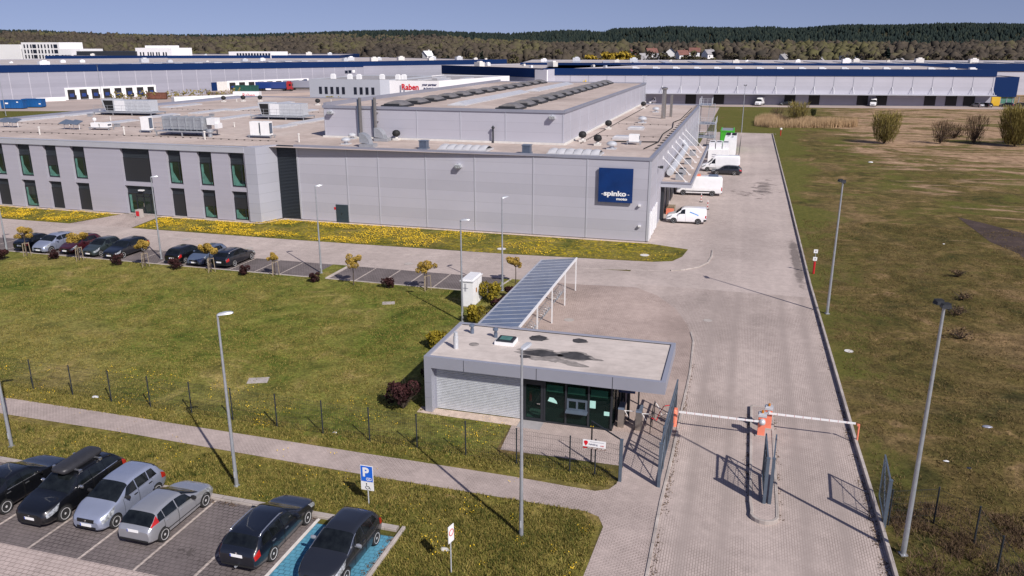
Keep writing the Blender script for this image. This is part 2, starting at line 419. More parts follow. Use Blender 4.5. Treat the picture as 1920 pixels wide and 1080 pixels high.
def field_zones(m):
    """greener beside the kerb, broad tan dry patches farther out"""
    nt = m.node_tree; b = nt.nodes['Principled BSDF']; base = b.inputs['Base Color'].links[0].from_socket
    p = coords(nt, 'Position'); sp = N(nt, 'ShaderNodeSeparateXYZ'); nt.links.new(p, sp.inputs[0])
    mp = N(nt, 'ShaderNodeMapping'); mp.inputs['Scale'].default_value = (.050, .135, 1); nt.links.new(p, mp.inputs[0])
    n1 = noise(nt, mp.outputs[0], 1.0, 9, .74, 1.0)
    far = N(nt, 'ShaderNodeMapRange'); nt.links.new(sp.outputs[1], far.inputs[0])
    far.inputs[1].default_value = 45; far.inputs[2].default_value = 150; far.inputs[3].default_value = -.15; far.inputs[4].default_value = .055
    side = N(nt, 'ShaderNodeMapRange'); nt.links.new(sp.outputs[0], side.inputs[0])
    side.inputs[1].default_value = 6; side.inputs[2].default_value = 24; side.inputs[3].default_value = -.30; side.inputs[4].default_value = 0
    dry = math_(nt, 'ADD', math_(nt, 'ADD', n1.outputs[0], far.outputs[0]), side.outputs[0])
    rd = ramp(nt, [(.505, g3(0)), (.565, g3(1))]); nt.links.new(dry, rd.inputs[0])
    n2 = noise(nt, p, .55, 8, .78, .5); r2 = ramp(nt, [(.32, (.12, .085, .045)), (.44, (.29, .19, .12)), (.56, (.42, .28, .18)), (.68, (.58, .41, .27))]); nt.links.new(n2.outputs[0], r2.inputs[0])
    col = mixc(nt, math_(nt, 'MULTIPLY', rd.outputs[0], .9), base, r2.outputs[0])
    # green band along the kerb and across the end of the yard
    gx = N(nt, 'ShaderNodeMapRange'); nt.links.new(sp.outputs[0], gx.inputs[0])
    gx.inputs[1].default_value = 6.5; gx.inputs[2].default_value = 13; gx.inputs[3].default_value = .17; gx.inputs[4].default_value = 0
    gy = N(nt, 'ShaderNodeMapRange'); nt.links.new(sp.outputs[1], gy.inputs[0])
    gy.inputs[1].default_value = 40; gy.inputs[2].default_value = 130; gy.inputs[3].default_value = .0; gy.inputs[4].default_value = .15
    n3 = noise(nt, p, .12, 6, .68, .6)
    gg = math_(nt, 'ADD', math_(nt, 'ADD', n3.outputs[0], gx.outputs[0]), gy.outputs[0])
    rg = ramp(nt, [(.62, g3(0)), (.74, g3(1))]); nt.links.new(gg, rg.inputs[0])
    n4 = noise(nt, p, 2.2, 6, .75); r4 = ramp(nt, [(.30, (.056, .066, .014)), (.55, (.120, .120, .027)), (.75, (.20, .17, .048))]); nt.links.new(n4.outputs[0], r4.inputs[0])
    inv = math_(nt, 'SUBTRACT', 1.0, rd.outputs[0])
    col = mixc(nt, math_(nt, 'MULTIPLY', math_(nt, 'MULTIPLY', rg.outputs[0], inv), .85), col, r4.outputs[0])
    nt.links.new(col, b.inputs['Base Color'])
field_zones(M['field'])
M['verge'] = turf('verge', (.140, .130, .028), (.195, .160, .042), (.32, .225, .095), (.066, .076, .014), .60)
M['dandelion_lawn'] = turf('dandelion_lawn', (.125, .118, .026), (.165, .14, .034), (.23, .165, .06), (.06, .075, .014), .66, .62, (.50, .37, .012))

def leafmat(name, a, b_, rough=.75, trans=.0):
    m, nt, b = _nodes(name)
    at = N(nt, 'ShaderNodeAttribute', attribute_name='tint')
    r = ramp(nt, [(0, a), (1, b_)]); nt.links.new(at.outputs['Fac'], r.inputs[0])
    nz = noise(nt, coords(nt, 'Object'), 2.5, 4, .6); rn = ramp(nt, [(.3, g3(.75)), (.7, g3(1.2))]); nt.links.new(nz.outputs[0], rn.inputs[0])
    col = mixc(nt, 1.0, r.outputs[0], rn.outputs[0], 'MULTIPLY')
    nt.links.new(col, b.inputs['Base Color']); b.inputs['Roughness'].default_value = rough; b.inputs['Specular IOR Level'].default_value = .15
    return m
M['leaf_orange'] = leafmat('leaf_orange', (.17, .115, .024), (.46, .31, .065))
M['leaf_purple'] = leafmat('leaf_purple', (.016, .007, .008), (.060, .022, .022))
M['leaf_gold'] = leafmat('leaf_gold', (.085, .078, .009), (.29, .22, .022))
M['leaf_green'] = leafmat('leaf_green', (.040, .055, .012), (.13, .135, .028))
M['leaf_dark'] = leafmat('leaf_dark', (.018, .028, .012), (.055, .07, .02))
M['leaf_willow'] = leafmat('leaf_willow', (.14, .10, .012), (.34, .24, .03))
M['twig'] = leafmat('twig', (.065, .040, .028), (.17, .115, .065))
M['leaf_olive'] = leafmat('leaf_olive', (.12, .10, .030), (.30, .245, .075))
M['reed'] = leafmat('reed', (.36, .24, .13), (.60, .43, .26))
M['reed_dry'] = leafmat('reed_dry', (.20, .125, .075), (.44, .30, .18))
M['grass_blade'] = leafmat('grass_blade', (.085, .095, .016), (.30, .235, .07))
M['dry_blade'] = leafmat('dry_blade', (.085, .066, .024), (.22, .155, .066))
M['forest'] = leafmat('forest', (.010, .018, .010), (.034, .045, .022), .95)
M['wood_mix'] = None
def woodmix(name, stops):
    m, nt, b = _nodes(name)
    at = N(nt, 'ShaderNodeAttribute', attribute_name='tint')
    r = ramp(nt, stops); nt.links.new(at.outputs['Fac'], r.inputs[0])
    nz = noise(nt, coords(nt, 'Position'), .35, 5, .7); rn = ramp(nt, [(.3, g3(.75)), (.7, g3(1.15))]); nt.links.new(nz.outputs[0], rn.inputs[0])
    col = mixc(nt, 1.0, r.outputs[0], rn.outputs[0], 'MULTIPLY')
    nt.links.new(col, b.inputs['Base Color']); b.inputs['Roughness'].default_value = .95; b.inputs['Specular IOR Level'].default_value = .05
    return m
M['wood_mix'] = woodmix('wood_mix', [(0, (.042, .039, .033)), (.35, (.066, .055, .045)), (.6, (.084, .069, .052)), (.85, (.090, .081, .048)), (1, (.104, .097, .046))])  # browns greyed and lightened: distance haze is put into this palette
M['conifer'] = woodmix('conifer', [(0, (.014, .022, .022)), (.6, (.023, .033, .029)), (1, (.036, .044, .032))])  # greens lifted towards blue, painting aerial haze into the colour

# ================================================================== SETTING: ground, roads, pavements
def sheet(name, poly, z, mat):
    return struct(MB().sheet(poly, z).build(name, mat))
# one ground sheet to the horizon, finer near the camera so it can roll a little away from the paving
struct(MB().sheet([(-6000,-400),(6000,-400),(6000,9000),(-6000,9000)], 0).build('ground', M['field']))
sheet('lawn', [(-130,31.2),(-60,31.2),(-10.2,31.2),(-10.2,36.0),(-15,36.0),(-15,61.0),(-130,61.0)], .004, M['lawn'])
sheet('verge_lawn', [(-130,25.3),(-4.3,25.3),(-4.3,31.2),(-130,31.2)], .004, M['verge'])
sheet('corner_lawn', [(-11.75,5),(-4.3,5),(-4.3,25.3),(-11.75,25.3)], .004, M['verge'])

def arc(cx, cy, r, a0, a1, n=10):
    return [(cx+r*math.cos(R(a0+(a1-a0)*i/n)), cy+r*math.sin(R(a0+(a1-a0)*i/n))) for i in range(n+1)]
curve_in = [(-2.12,40),(-2.05,44.5),(-2.22,49.9),(-2.75,53.0),(-3.95,56.6),(-5.6,59.4),(-7.4,61.0)]
road_poly = [(-2.15,-20),(6.6,-20),(6.38,31),(6.12,47),(5.88,65),(5.82,102),(5.57,184.2),(-8.5,184.2),(-8.5,65.6),(-130,65.6),(-130,60.55),(-12,60.55)] + [(-7.4,61.0),(-5.6,59.4),(-3.95,56.6),(-2.75,53.0),(-2.22,49.9),(-2.05,44.5),(-2.12,40)]
# split in two simple sheets of one road network
sheet('road', [(-2.15,-20),(6.6,-20),(6.38,31),(6.12,47),(5.95,62)] + [(-7.4,62.0)] + curve_in[::-1][0:], .010, M['road'])
sheet('service_yard', [(-8.5,62.0),(5.95,62.0),(5.88,65),(5.82,102),(5.57,184.2),(-8.5,184.2)], .010, M['yard'])
sheet('access_road', [(-130,60.55),(-12,60.55),(-8.5,60.9),(-8.5,65.62),(-130,65.62)], .010, M['yard'])
sheet('junction', [(-8.5,60.9),(-7.4,60.98),(-7.4,62.0),(-8.5,62.0)], .010, M['yard'])
sheet('courtyard', [(-15.0,36.0),(-2.12,36.0)] + curve_in[0:] + [(-12,60.55),(-15.0,60.55)], .010, M['court'])
sheet('footway', [(-130,65.70),(-12.0,65.55),(-5.6,66.65)] + [(-4.2,67.25),(-3.0,68.6),(-2.3,70.4),(-2.1,72.6),(-2.15,74.9),(-4.25,74.75),(-4.55,71.8),(-5.3,69.9),(-7.0,69.2),(-19.8,68.3),(-41.4,67.8),(-130,67.8)], .022, M['yard'])
sheet('entrance_path', [(-69.5,67.82),(-61.5,67.82),(-62.6,73.85),(-67.5,73.85)], .018, M['walk'])
sheet('flower_verge', [(-7.0,69.25),(-5.35,69.98),(-4.65,71.8),(-4.33,74.7),(-8.3,76.1),(-8.45,76.42),(-49.6,76.42),(-49.7,73.85),(-62.5,73.85),(-61.4,67.9),(-41.4,67.88),(-19.8,68.38)], .022, M['dandelion_lawn'])
sheet('flower_verge', [(-130,67.88),(-69.6,67.88),(-67.6,73.85),(-130,73.85)], .022, M['dandelion_lawn'])
# pale concrete plinth strip of gravel at the foot of the walls
sheet('gravel_strip', [(-130,73.35),(-67.6,73.35),(-67.6,73.88),(-130,73.88)], .026, M['gravel'])
sheet('gravel_strip', [(-62.5,73.35),(-49.55,73.35),(-48.2,75.95),(-8.2,75.95),(-8.2,76.44),(-48.7,76.44),(-49.9,73.88),(-62.5,73.88)], .026, M['gravel'])
sheet('gravel_strip', [(-15.4,35.2),(-9.9,35.1),(-9.9,35.9),(-15.4,35.9)], .017, M['gravel'])
# footpath along the fence and the walk beside the gate
sheet('path', [(-130,30.9),(-31.2,30.6),(-8.7,30.32),(-5.0,30.15),(-4.45,30.45),(-4.2,31.0),(-4.15,32.6),(-10.0,32.55),(-10.25,36.0),(-2.12,36.0),(-2.16,31),(-2.2,-20),(-5.4,-20),(-4.35,24.4),(-4.2,27.6),(-4.5,28.25),(-5.1,28.5),(-14.3,28.6),(-28.5,29.0),(-130,29.2)], .012, M['walk'])
# near car park
sheet('parking_lane', [(-130,-20),(-11.85,-20),(-11.85,20.05),(-130,20.05)], .010, M['lane'])
sheet('parking_bays', [(-130,20.05),(-15.45,20.05),(-15.45,25.0),(-130,25.0)], .010, M['bay'])
sheet('disabled_bay', [(-15.30,19.0),(-11.95,19.0),(-11.95,24.62),(-15.30,24.62)], .016, M['bay_blue'])
for x in (-44.6,-42.15,-39.7,-37.3,-34.8,-32.4,-29.95,-27.5,-25.08,-22.72,-20.25,-17.88):
    sheet('bay_line', [(x-.055,20.05),(x+.055,20.05),(x+.055,24.95),(x-.055,24.95)], .016, M['line'])
sheet('bay_line', [(-15.46,17.5),(-15.31,17.5),(-15.31,24.95),(-15.46,24.95)], .018, M['line_white'])
sheet('bay_line', [(-11.96,19.0),(-11.90,19.0),(-11.90,24.60),(-11.96,24.60)], .018, M['line_white'])
# office car park bays
sheet('staff_bays', [(-100,56.45),(-33.9,56.45),(-33.9,60.55),(-100,60.55)], .010, M['bay'])
sheet('staff_bays', [(-32.4,56.45),(-18.2,56.45),(-18.2,60.55),(-32.4,60.55)], .010, M['bay'])
sheet('lawn_tongue', [(-33.9,56.3),(-32.4,56.3),(-32.4,60.6),(-33.9,60.6)], .012, M['lawn'])
for x in [-32.2,-29.75,-27.45,-25.2,-22.9,-20.5] + [-36.75-2.45*i for i in range(0,20)]:
    sheet('bay_line', [(x-.06,56.5),(x+.06,56.5),(x+.06,60.5),(x-.06,60.5)], .016, M['line'])
# right side: old dark slab in the field, far roads and yards
sheet('old_slab', [(23.6,98.3),(25.6,95.5),(28.1,91.3),(36,80),(58,58),(50,52),(33,66),(24.9,77.5),(25.2,81.5),(23.9,86)], .010, M['asphalt_dark'])
sheet('far_road', [(-34,262.0),(130,286),(130,299.2),(73.4,289.2),(-36,270.1)], .012, M['far_yard'])
struct(MB().add([(-420,100,.012),(-112,100,.012),(-8.5,184.4,.012),(-8.5,262,.012),(-140,262,.012),(-165,360,.012),(-420,360,.012)], [tuple(range(7))]).build('logistics_yard', M['far_yard']))
sheet('yard_verge', [(-150,118),(-113,118),(-104,175),(-150,205),(-235,182),(-235,160)], .018, M['field'])

# kerbs: real steps
def kerb(name, pts, w=.14, h=.13, mat='kerb'):
    mb = MB(); n = len(pts)
    L = []; Rr = []
    for i, p in enumerate(pts):
        a = Vector(pts[max(i-1,0)]); b = Vector(pts[min(i+1,n-1)]); d = (b-a).normalized(); nn = Vector((-d.y, d.x))
        L.append(Vector(p)+nn*w/2); Rr.append(Vector(p)-nn*w/2)
    P = []
    for l, r in zip(L, Rr):
        P.append([(l.x,l.y,0),(l.x,l.y,h-.02),(l.x*.9+r.x*.1,l.y*.9+r.y*.1,h),(l.x*.1+r.x*.9,l.y*.1+r.y*.9,h),(r.x,r.y,h-.02),(r.x,r.y,0)])
    mb.grid(P)
    for row in (P[0], P[-1]): mb.add(row, [tuple(range(6))])
    return struct(mb.build(name, M[mat]))
kerb('kerb', [(6.72,-20),(6.55,20),(6.45,31),(6.30,38),(6.19,47),(5.95,65),(5.89,102),(5.64,184.3)], .15, .23)
kerb('kerb', [(5.64,184.3),(-8.3,184.3)], .15, .15)
kerb('kerb', [(-2.10,-20),(-2.12,15),(-2.15,25),(-2.18,30),(-2.09,34),(-2.06,39),(-2.0,44.5),(-2.17,49.9),(-2.45,51.6)], .13, .06)
kerb('kerb', [(-12.0,25.12),(-130,25.2)], .30, .12)
kerb('kerb', [(-11.80,25.27),(-11.80,-10)], .14, .12)
kerb('kerb', [(-12.0,56.38),(-15.0,56.38)], .12, .05)
kerb('kerb', [(-18.1,56.4),(-32.35,56.4)], .12, .05)
kerb('kerb', [(-33.95,56.4),(-100,56.4)], .12, .05)
kerb('kerb', [(-32.35,56.4),(-32.35,60.5)], .14, .08)
kerb('kerb', [(-18.1,56.4),(-17.6,60.5)], .14, .05)
kerb('kerb', [(-5.2,66.70),(-4.2,67.2),(-3.0,68.5),(-2.28,70.3),(-2.05,72.6),(-2.1,74.9)], .16, .10)
kerb('kerb', [(-130,65.66),(-12.0,65.50),(-5.4,66.62)], .06, .03)
kerb('kerb', [(5.98,184.9),(6.3,184.3)], .1, .1)
# island between the two lanes
isl = [(1.46,40.6),(1.44,31.0),(1.50,30.2)] + arc(1.98,30.1,.52,195,345,8) + [(2.50,30.6),(2.48,40.6)]
kerb('traffic_island_kerb', isl + [isl[0]], .13, .18)
sheet('traffic_island', [(1.47,40.6),(1.46,31.0),(1.50,30.3)] + arc(1.98,30.1,.50,200,340,8) + [(2.48,30.6),(2.46,40.6)], .150, M['walk'])
# dirt and moss collected along kerb feet (thin weeds), scattered as ground cover
def blades(name, P, h, w, mat, tint=None, lean=.35, k=3):
    n = len(P); V = []; F = []; T = []
    base = np.repeat(P, k, axis=0); m = len(base)
    ang = rng.uniform(0, 2*PI, m); ln = rng.normal(0, lean, (m, 2)); hh = np.repeat(h, k)*rng.uniform(.55, 1.15, m) if hasattr(h, '__len__') else h*rng.uniform(.5, 1.2, m)
    off = rng.normal(0, 1, (m, 2))*(w*1.1)
    bx = base[:, 0]+off[:, 0]; by = base[:, 1]+off[:, 1]; bz = base[:, 2]
    dx = np.cos(ang)*w/2; dy = np.sin(ang)*w/2
    a = np.stack([bx-dx, by-dy, bz], 1); b = np.stack([bx+dx, by+dy, bz], 1)
    c = np.stack([bx+ln[:, 0]*hh, by+ln[:, 1]*hh, bz+hh], 1)
    V = np.stack([a, b, c], 1).reshape(-1, 3); F = np.arange(3*m).reshape(-1, 3)
    t = np.repeat(rng.uniform(0, 1, m) if tint is None else np.clip(np.repeat(tint, k)+rng.normal(0, .18, m), 0, 1), 3)
    return npmesh(name, V, F, mat, attr=t)
def stuff(o, label, cat): return tag(o, label, cat, kind='stuff')
def inside(px, py, poly):
    r = np.zeros(len(px), bool); n = len(poly)
    for i in range(n):
        x0, y0 = poly[i]; x1, y1 = poly[(i+1) % n]
        if y0 == y1: continue
        c = ((y0 > py) != (y1 > py)) & (px < (x1-x0)*(py-y0)/(y1-y0)+x0)
        r ^= c
    return r
def scatter(n, x0, x1, y0, y1, poly=None, not_in=(), near=None):
    x = rng.uniform(x0, x1, n); y = rng.uniform(y0, y1, n)
    if near: y = y0+(y1-y0)*rng.uniform(0, 1, n)**near
    k = np.ones(n, bool)
    if poly is not None: k &= inside(x, y, poly)
    for q in not_in: k &= ~inside(x, y, q)
    x, y = x[k], y[k]
    return np.stack([x, y, np.full(len(x), .004)], 1)
# patchy value noise so tufts come in clumps
_g = rng.uniform(0, 1, (256, 256))
def vnoise(x, y, s):
    u = x/s; v = y/s; i = np.floor(u).astype(int); j = np.floor(v).astype(int); fu = u-i; fv = v-j
    fu = fu*fu*(3-2*fu); fv = fv*fv*(3-2*fv)
    G = lambda a, b: _g[a % 256, b % 256]
    return (G(i, j)*(1-fu)+G(i+1, j)*fu)*(1-fv)+(G(i, j+1)*(1-fu)+G(i+1, j+1)*fu)*fv
def clump(P, s, t, soft=.15):
    v = vnoise(P[:, 0], P[:, 1], s)*.6+vnoise(P[:, 0]+91, P[:, 1]+37, s*.37)*.4
    return P[v+rng.normal(0, soft, len(P)) > t]
gate_court = [(-10.3,32.4),(-4.1,32.4),(-4.1,36.2),(-15.2,36.2),(-15.2,35.2),(-10.3,35.2)]
shed = [(-15.3,36),(-9,36),(-9,61),(-15.3,61)]
P1 = clump(scatter(64000, -62, -10, 31.0, 56.2, None, [gate_court, shed], 1.25), 2.6, .44)
stuff(blades('lawn_grass', P1, .085, .05, M['grass_blade']), 'short green and straw coloured grass covering the large lawn behind the fence', 'grass')
P2 = np.concatenate([clump(scatter(26000, -48, -4.9, 25.4, 28.5, None, [], 1), .9, .42), clump(scatter(16000, -48, -4.6, 30.6, 32.2), .8, .44), clump(scatter(22000, -11.6, -4.5, 19.5, 27.9), .9, .38)])
stuff(blades('verge_grass', P2, .12, .045, M['grass_blade'], lean=.45), 'rough tufty grass on the strip between car park and footpath', 'grass')
P3 = clump(scatter(90000, 6.8, 42, 22, 92, None, [], 1.4), 2.2, .46)
stuff(blades('field_grass', P3, .10, .035, M['dry_blade'], lean=.7), 'brownish dry grass tufts on the open field right of the road', 'grass')
P4 = clump(scatter(14000, 6.9, 13, 22, 33), 1.3, .56)
stuff(blades('field_weeds', P4, .24, .028, M['twig'], lean=.6, k=3), 'dark dead weeds and scrub around the right fence posts', 'weeds')
# weeds at kerb feet
W = []
for (xa, ya, xb, yb, n, wd) in ((6.25,26,6.05,47,900,.10),(6.0,47,5.8,100,500,.12),(-1.98,22,-1.95,46,500,.05),(1.35,31,1.36,40,260,.05),(2.6,30,2.58,40,160,.04),(-15.4,24.85,-40,24.9,900,.10),(-12,22,-12.0,24.7,160,.05)):
    t = rng.uniform(0, 1, n); v = vnoise(t*200, t*0+n, 9); t = t[v+rng.normal(0,.1,n) > .45]
    W.append(np.stack([xa+(xb-xa)*t+rng.normal(0, wd, len(t)), ya+(yb-ya)*t+rng.normal(0, wd, len(t)), np.full(len(t), .018)], 1))
stuff(blades('kerb_weeds', np.concatenate(W), .05, .05, M['twig'], lean=.8, k=2), 'small brown weeds and moss along the kerb edges', 'weeds')
# dandelions
def flowers(name, P, s, z, label):
    n = len(P); a = rng.uniform(0, 2*PI, n); s = s*rng.uniform(.6, 1.3, n)
    V = []
    for k in range(4):
        t = a+k*PI/2
        V.append(np.stack([P[:, 0]+np.cos(t)*s, P[:, 1]+np.sin(t)*s, np.full(n, z)+rng.uniform(-.03, .04, n)], 1))
    V = np.stack(V, 1).reshape(-1, 3); F = np.arange(4*n).reshape(-1, 4)
    return stuff(npmesh(name, V, F, M['yellow']), label, 'flowers')
Pf0 = 0
fv = [(-7.0,69.4),(-5.4,70.1),(-4.8,71.8),(-4.6,74.5),(-8.6,75.8),(-49.0,75.8),(-50.5,73.2),(-61.8,73.2),(-60.9,68.1),(-41.4,68.0),(-19.8,68.5)]
Pf = clump(scatter(46000, -62, -4, 67.9, 76, fv), 3.0, .54, .06)
kx = np.clip(1.0-(Pf[:, 0]+58)/52*.95, .06, 1); Pf = Pf[rng.uniform(0, 1, len(Pf)) < kx]
flowers('dandelions', Pf, .050, .12, 'dense yellow dandelions on the verge along the hall and office walls')
Pf2 = clump(scatter(9000, -85, -69, 68.1, 73.4), 1.5, .56, .12); flowers('dandelions', Pf2, .055, .12, 'yellow dandelions on the verge left of the entrance path')
Pf3 = np.concatenate([clump(scatter(4200, -45, -10.5, 31.3, 36.0), 1.6, .64, .04), clump(scatter(2600, -45, -5, 25.6, 31.0), 1.1, .68, .04), clump(scatter(2200, -11, -4.7, 21, 27.5), .8, .68, .03)])
flowers('dandelions', Pf3, .022, .09, 'scattered yellow dandelions near the fence and the footpath')
# reeds beyond the yard
Pr = scatter(20000, 2.0, 26, 199, 221, [(1.5,203),(5,199),(14,201),(25,206),(26,213),(14,217),(4,219),(1.5,214)])
Pr = Pr[vnoise(Pr[:, 0], Pr[:, 1], 4.5)+rng.normal(0, .12, len(Pr)) > .30]
stuff(blades('reeds', Pr, 1.2+1.1*vnoise(Pr[:, 0]+40, Pr[:, 1], 3.0), .07, M['reed'], lean=.16, k=2), 'pale straw coloured reed bed behind the end of the yard', 'reeds')
Pw = np.concatenate([clump(scatter(5200, -11.6, -4.8, 19.5, 27.6), .9, .60, .05), clump(scatter(3600, -45, -5, 25.5, 28.4), .8, .66, .05)])
stuff(blades('verge_weeds', Pw, .17, .05, M['leaf_green'], lean=.5, k=4), 'dark green weed clumps in the rough verge grass', 'weeds')

# damp dark stains on the yard paving, soft edged
def stain(name, z, pts, k=.55, sc=.5, nw=1.6, lo=.12, hi=.40):
    mt, nt, b = _nodes('stain_'+name); b.inputs['Base Color'].default_value = (.10,.085,.08,1); b.inputs['Roughness'].default_value = .8
    o = MB().sheet(pts, z)
    tr = N(nt, 'ShaderNodeBsdfTransparent'); mx = N(nt, 'ShaderNodeMixShader')
    tcn = N(nt, 'ShaderNodeTexCoord'); gr = N(nt, 'ShaderNodeVectorMath', operation='LENGTH'); sub = N(nt, 'ShaderNodeVectorMath', operation='SUBTRACT'); sub.inputs[1].default_value = (.5,.5,0)
    mp = N(nt, 'ShaderNodeMapping'); mp.inputs['Scale'].default_value = (1,1,0)
    nt.links.new(tcn.outputs['Generated'], mp.inputs[0]); nt.links.new(mp.outputs[0], sub.inputs[0]); nt.links.new(sub.outputs[0], gr.inputs[0])
    n = noise(nt, coords(nt, 'Position'), sc, 6, .7, .6)
    v = math_(nt, 'ADD', math_(nt, 'MULTIPLY', gr.outputs['Value'], -2.0), math_(nt, 'ADD', math_(nt, 'MULTIPLY', n.outputs[0], nw), .85-nw*.5))
    r_ = ramp(nt, [(lo, g3(0)), (hi, g3(k))]); nt.links.new(v, r_.inputs[0])
    nt.links.new(r_.outputs[0], mx.inputs[0]); nt.links.new(tr.outputs[0], mx.inputs[1]); nt.links.new(b.outputs[0], mx.inputs[2]); nt.links.new(mx.outputs[0], nt.nodes['Material Output'].inputs[0])
    return struct(o.build(name, mt))
def rect(x0, x1, y0, y1): return [(x0,y0),(x1,y0),(x1,y1),(x0,y1)]
stain('damp_stain', .0145, rect(.5,5.75,100,126), .5, .30, 4.0, .35, .8)
stain('damp_stain', .0150, rect(-2.5,5.0,103,112), .4, .5, 4.0, .45, .9)
stain('dirt_stain', .0145, rect(4.6,5.95,60,86), .38, .6)
stain('dirt_stain', .0145, rect(-68.5,-60.5,64.5,70.5), .45, .5)
stain('oil_stain', .0145, rect(-20.1,-17.9,20.2,22.6), .8, 2.6, 5.0, .75, .95)
stain('oil_stain', .0145, rect(-25.6,-21.0,20.1,21.9), .7, 2.8, 5.0, 1.0, 1.15)
stain('dirt_stain', .0145, rect(-22,-10,65.9,67.6), .4, .9)

# ================================================================== FACTORY BUILDING
FO = (-48.0, 76.0, 0.0)
factory = thing('factory_building', 'long light grey metal clad factory with flat roofs, raised hall block and two-storey office wing', 'building', FO)
def part(mb, name, mats, parent=factory, off=FO, **k): return mb.build(name, mats, parent, loc=(-off[0],-off[1],-off[2]), **k)
mb = MB()
mb.bx(-46.35,-8.35,76.45,152,.12,7.98)                    # hall
mb.bx(-48.8,-46.35,78.9,152,.12,7.98)
for x in (-40.44,-36.77,-31.41,-26.08,-19.94,-14.5): mb.bx(x-.05,x+.05,76.415,76.449,.16,7.95,1); mb.bx(x-.085,x-.05,76.435,76.4495,.16,7.95,2)
for x in (-46.25,-8.43): mb.bx(x-.10,x+.10,76.40,76.449,.16,7.95,1)
for y in [76.6]+[82+6*i for i in range(12)]: mb.bx(-8.349,-8.31,y-.045,y+.045,.16 if (y<84 or y>121) else 4.6,7.95,1)
part(mb, 'hall_wall', [M['hall_wall'], M['trim_light'], M['trim']])
mb = MB(); mb.bx(-48.6,-8.30,76.50,151.9,0,.16); part(mb, 'plinth', M['concrete'])
mb = MB()                                                  # copings around the low roof
mb.bx(-46.6,-8.25,76.36,76.72,7.96,8.22); mb.bx(-8.62,-8.24,76.72,152.1,7.96,8.22); mb.bx(-48.8,-8.62,151.75,152.1,7.96,8.22)
part(mb, 'roof_coping', M['trim'])
part(MB().sheet([(-105.5,73.9),(-8.5,76.6),(-8.5,152),(-101,152)], 8.02), 'roof', M['roof'])
# louvre recess between hall and office
mb = MB(); mb.bx(-48.75,-46.40,76.5,76.8,.1,8.12)
for i in range(50): mb.bx(-48.72,-46.42,76.44,76.50,.2+i*.16,.2+i*.16+.07)
part(mb, 'louvre_wall', M['louvre'])
# raised block
mb = MB(); mb.bx(-48.05,-19.0,86.0,157,8.0,11.5)
for x in (-47.95,-36.23,-30.94,-25.64,-19.12): mb.bx(x-.045,x+.045,85.96,85.999,8.05,11.45,1)
for i in range(13): mb.bx(-18.999,-18.955,89.3+5.4*i-.04,89.3+5.4*i+.04,8.05,11.45,1)
part(mb, 'raised_block_wall', [M['hall_wall'], M['trim_light']])
mb = MB(); mb.bx(-48.15,-18.88,85.88,86.2,11.42,11.72); mb.bx(-19.2,-18.88,86.2,157.1,11.42,11.72); mb.bx(-48.15,-47.85,86.2,157.1,11.42,12.0); mb.bx(-47.85,-19.2,156.8,157.1,11.42,11.72)
part(mb, 'roof_coping', M['trim'])
part(MB().sheet([(-47.9,86.1),(-19.1,86.1),(-19.1,156.9),(-47.9,156.9)], 11.55), 'raised_roof', M['roof'])
# pale upstand at the foot of the raised block and dark run-off stains are part of the roof felt
mb = MB(); mb.bx(-48.2,-18.9,85.7,85.96,8.0,8.22); mb.bx(-18.98,-18.75,85.9,157,8.0,8.22); part(mb, 'upstand', M['off_white'])
# dark arched rooflights in two long rows
def saddle(L=3.5, W=2.6, h=.5):
    P = []
    for i in range(9):
        t = i/8; x = (t-.5)*W
        z = .18+h*(1-abs(2*t-1)**2.2)
        ins = .55*(1-abs(2*t-1))
        P.append([(x, -L/2+ins*.6, .02 if i in (0,8) else z*.25), (x, -L/2+ins+.25, z), (x, 0, z+.03), (x, L/2-ins-.25, z), (x, L/2-ins*.6, .02 if i in (0,8) else z*.25)])
    m = MB().grid(P, flip=True); m.box((0,0,.12),(W+.10,L+.02,.24), 0, 1); m.bx(-W*.36,W*.36,-L/2-.03,-L/2+.12,.1,.42,1); return m
me0 = saddle().build('rooflight', [M['pv'], M['anthracite']], factory, smooth=30)
k = 0
for x0, x1, ya, yb in ((-39.7,-38.9,88.6,152.5), (-25.7,-26.2,88.4,153.5)):
    n = 13
    for i in range(n):
        o = me0 if k == 0 else me0.copy()
        if k: COL.objects.link(o)
        k += 1; t = i/(n-1)
        o.location = (x0+(x1-x0)*t-FO[0], ya+(yb-ya)*t-FO[1], 11.56); o.rotation_euler = (0, 0, 0)
def ridge_light(x, y0, y1, w, z, name='ridge_light'):
    m = MB(); m.add([(x-w/2,y0,z+.12),(x+w/2,y0,z+.12),(x+w/2,y1,z+.12),(x-w/2,y1,z+.12),(x,y0+.8,z+.45),(x,y1-.8,z+.45)], [(0,1,4),(1,2,5,4),(2,3,5),(3,0,4,5)])
    m.bx(x-w/2-.08,x+w/2+.08,y0-.08,y1+.08,z,z+.13)
    return part(m, name, M['skylight'])
ridge_light(-33.4,91.5,121,2.1,11.56); ridge_light(-32.6,124,150,2.1,11.56)
# white domed skylight strips near the eaves
def dome_strip(x0, y0, n=6):
    m = MB(); w = .86; L = 2.4
    for i in range(n):
        P = []
        for a in range(5):
            u = a/4; P.append([(x0+(i+u*.96)*w, y0+L*v/6, .20+.42*math.sin(PI*(v/6))*(.75+.25*math.sin(PI*u))) for v in range(7)])
        m.grid(P, flip=True)
    m.bx(x0-.1,x0+n*w+.1,y0-.1,y0+L+.1,.02,.2)
    for p in range(len(m.v)): m.v[p] = (m.v[p][0], m.v[p][1], m.v[p][2]+8.03)
    return part(m, 'skylight_dome', M['skylight'], smooth=30)
dome_strip(-30.4,77.5); dome_strip(-18.7,77.2)
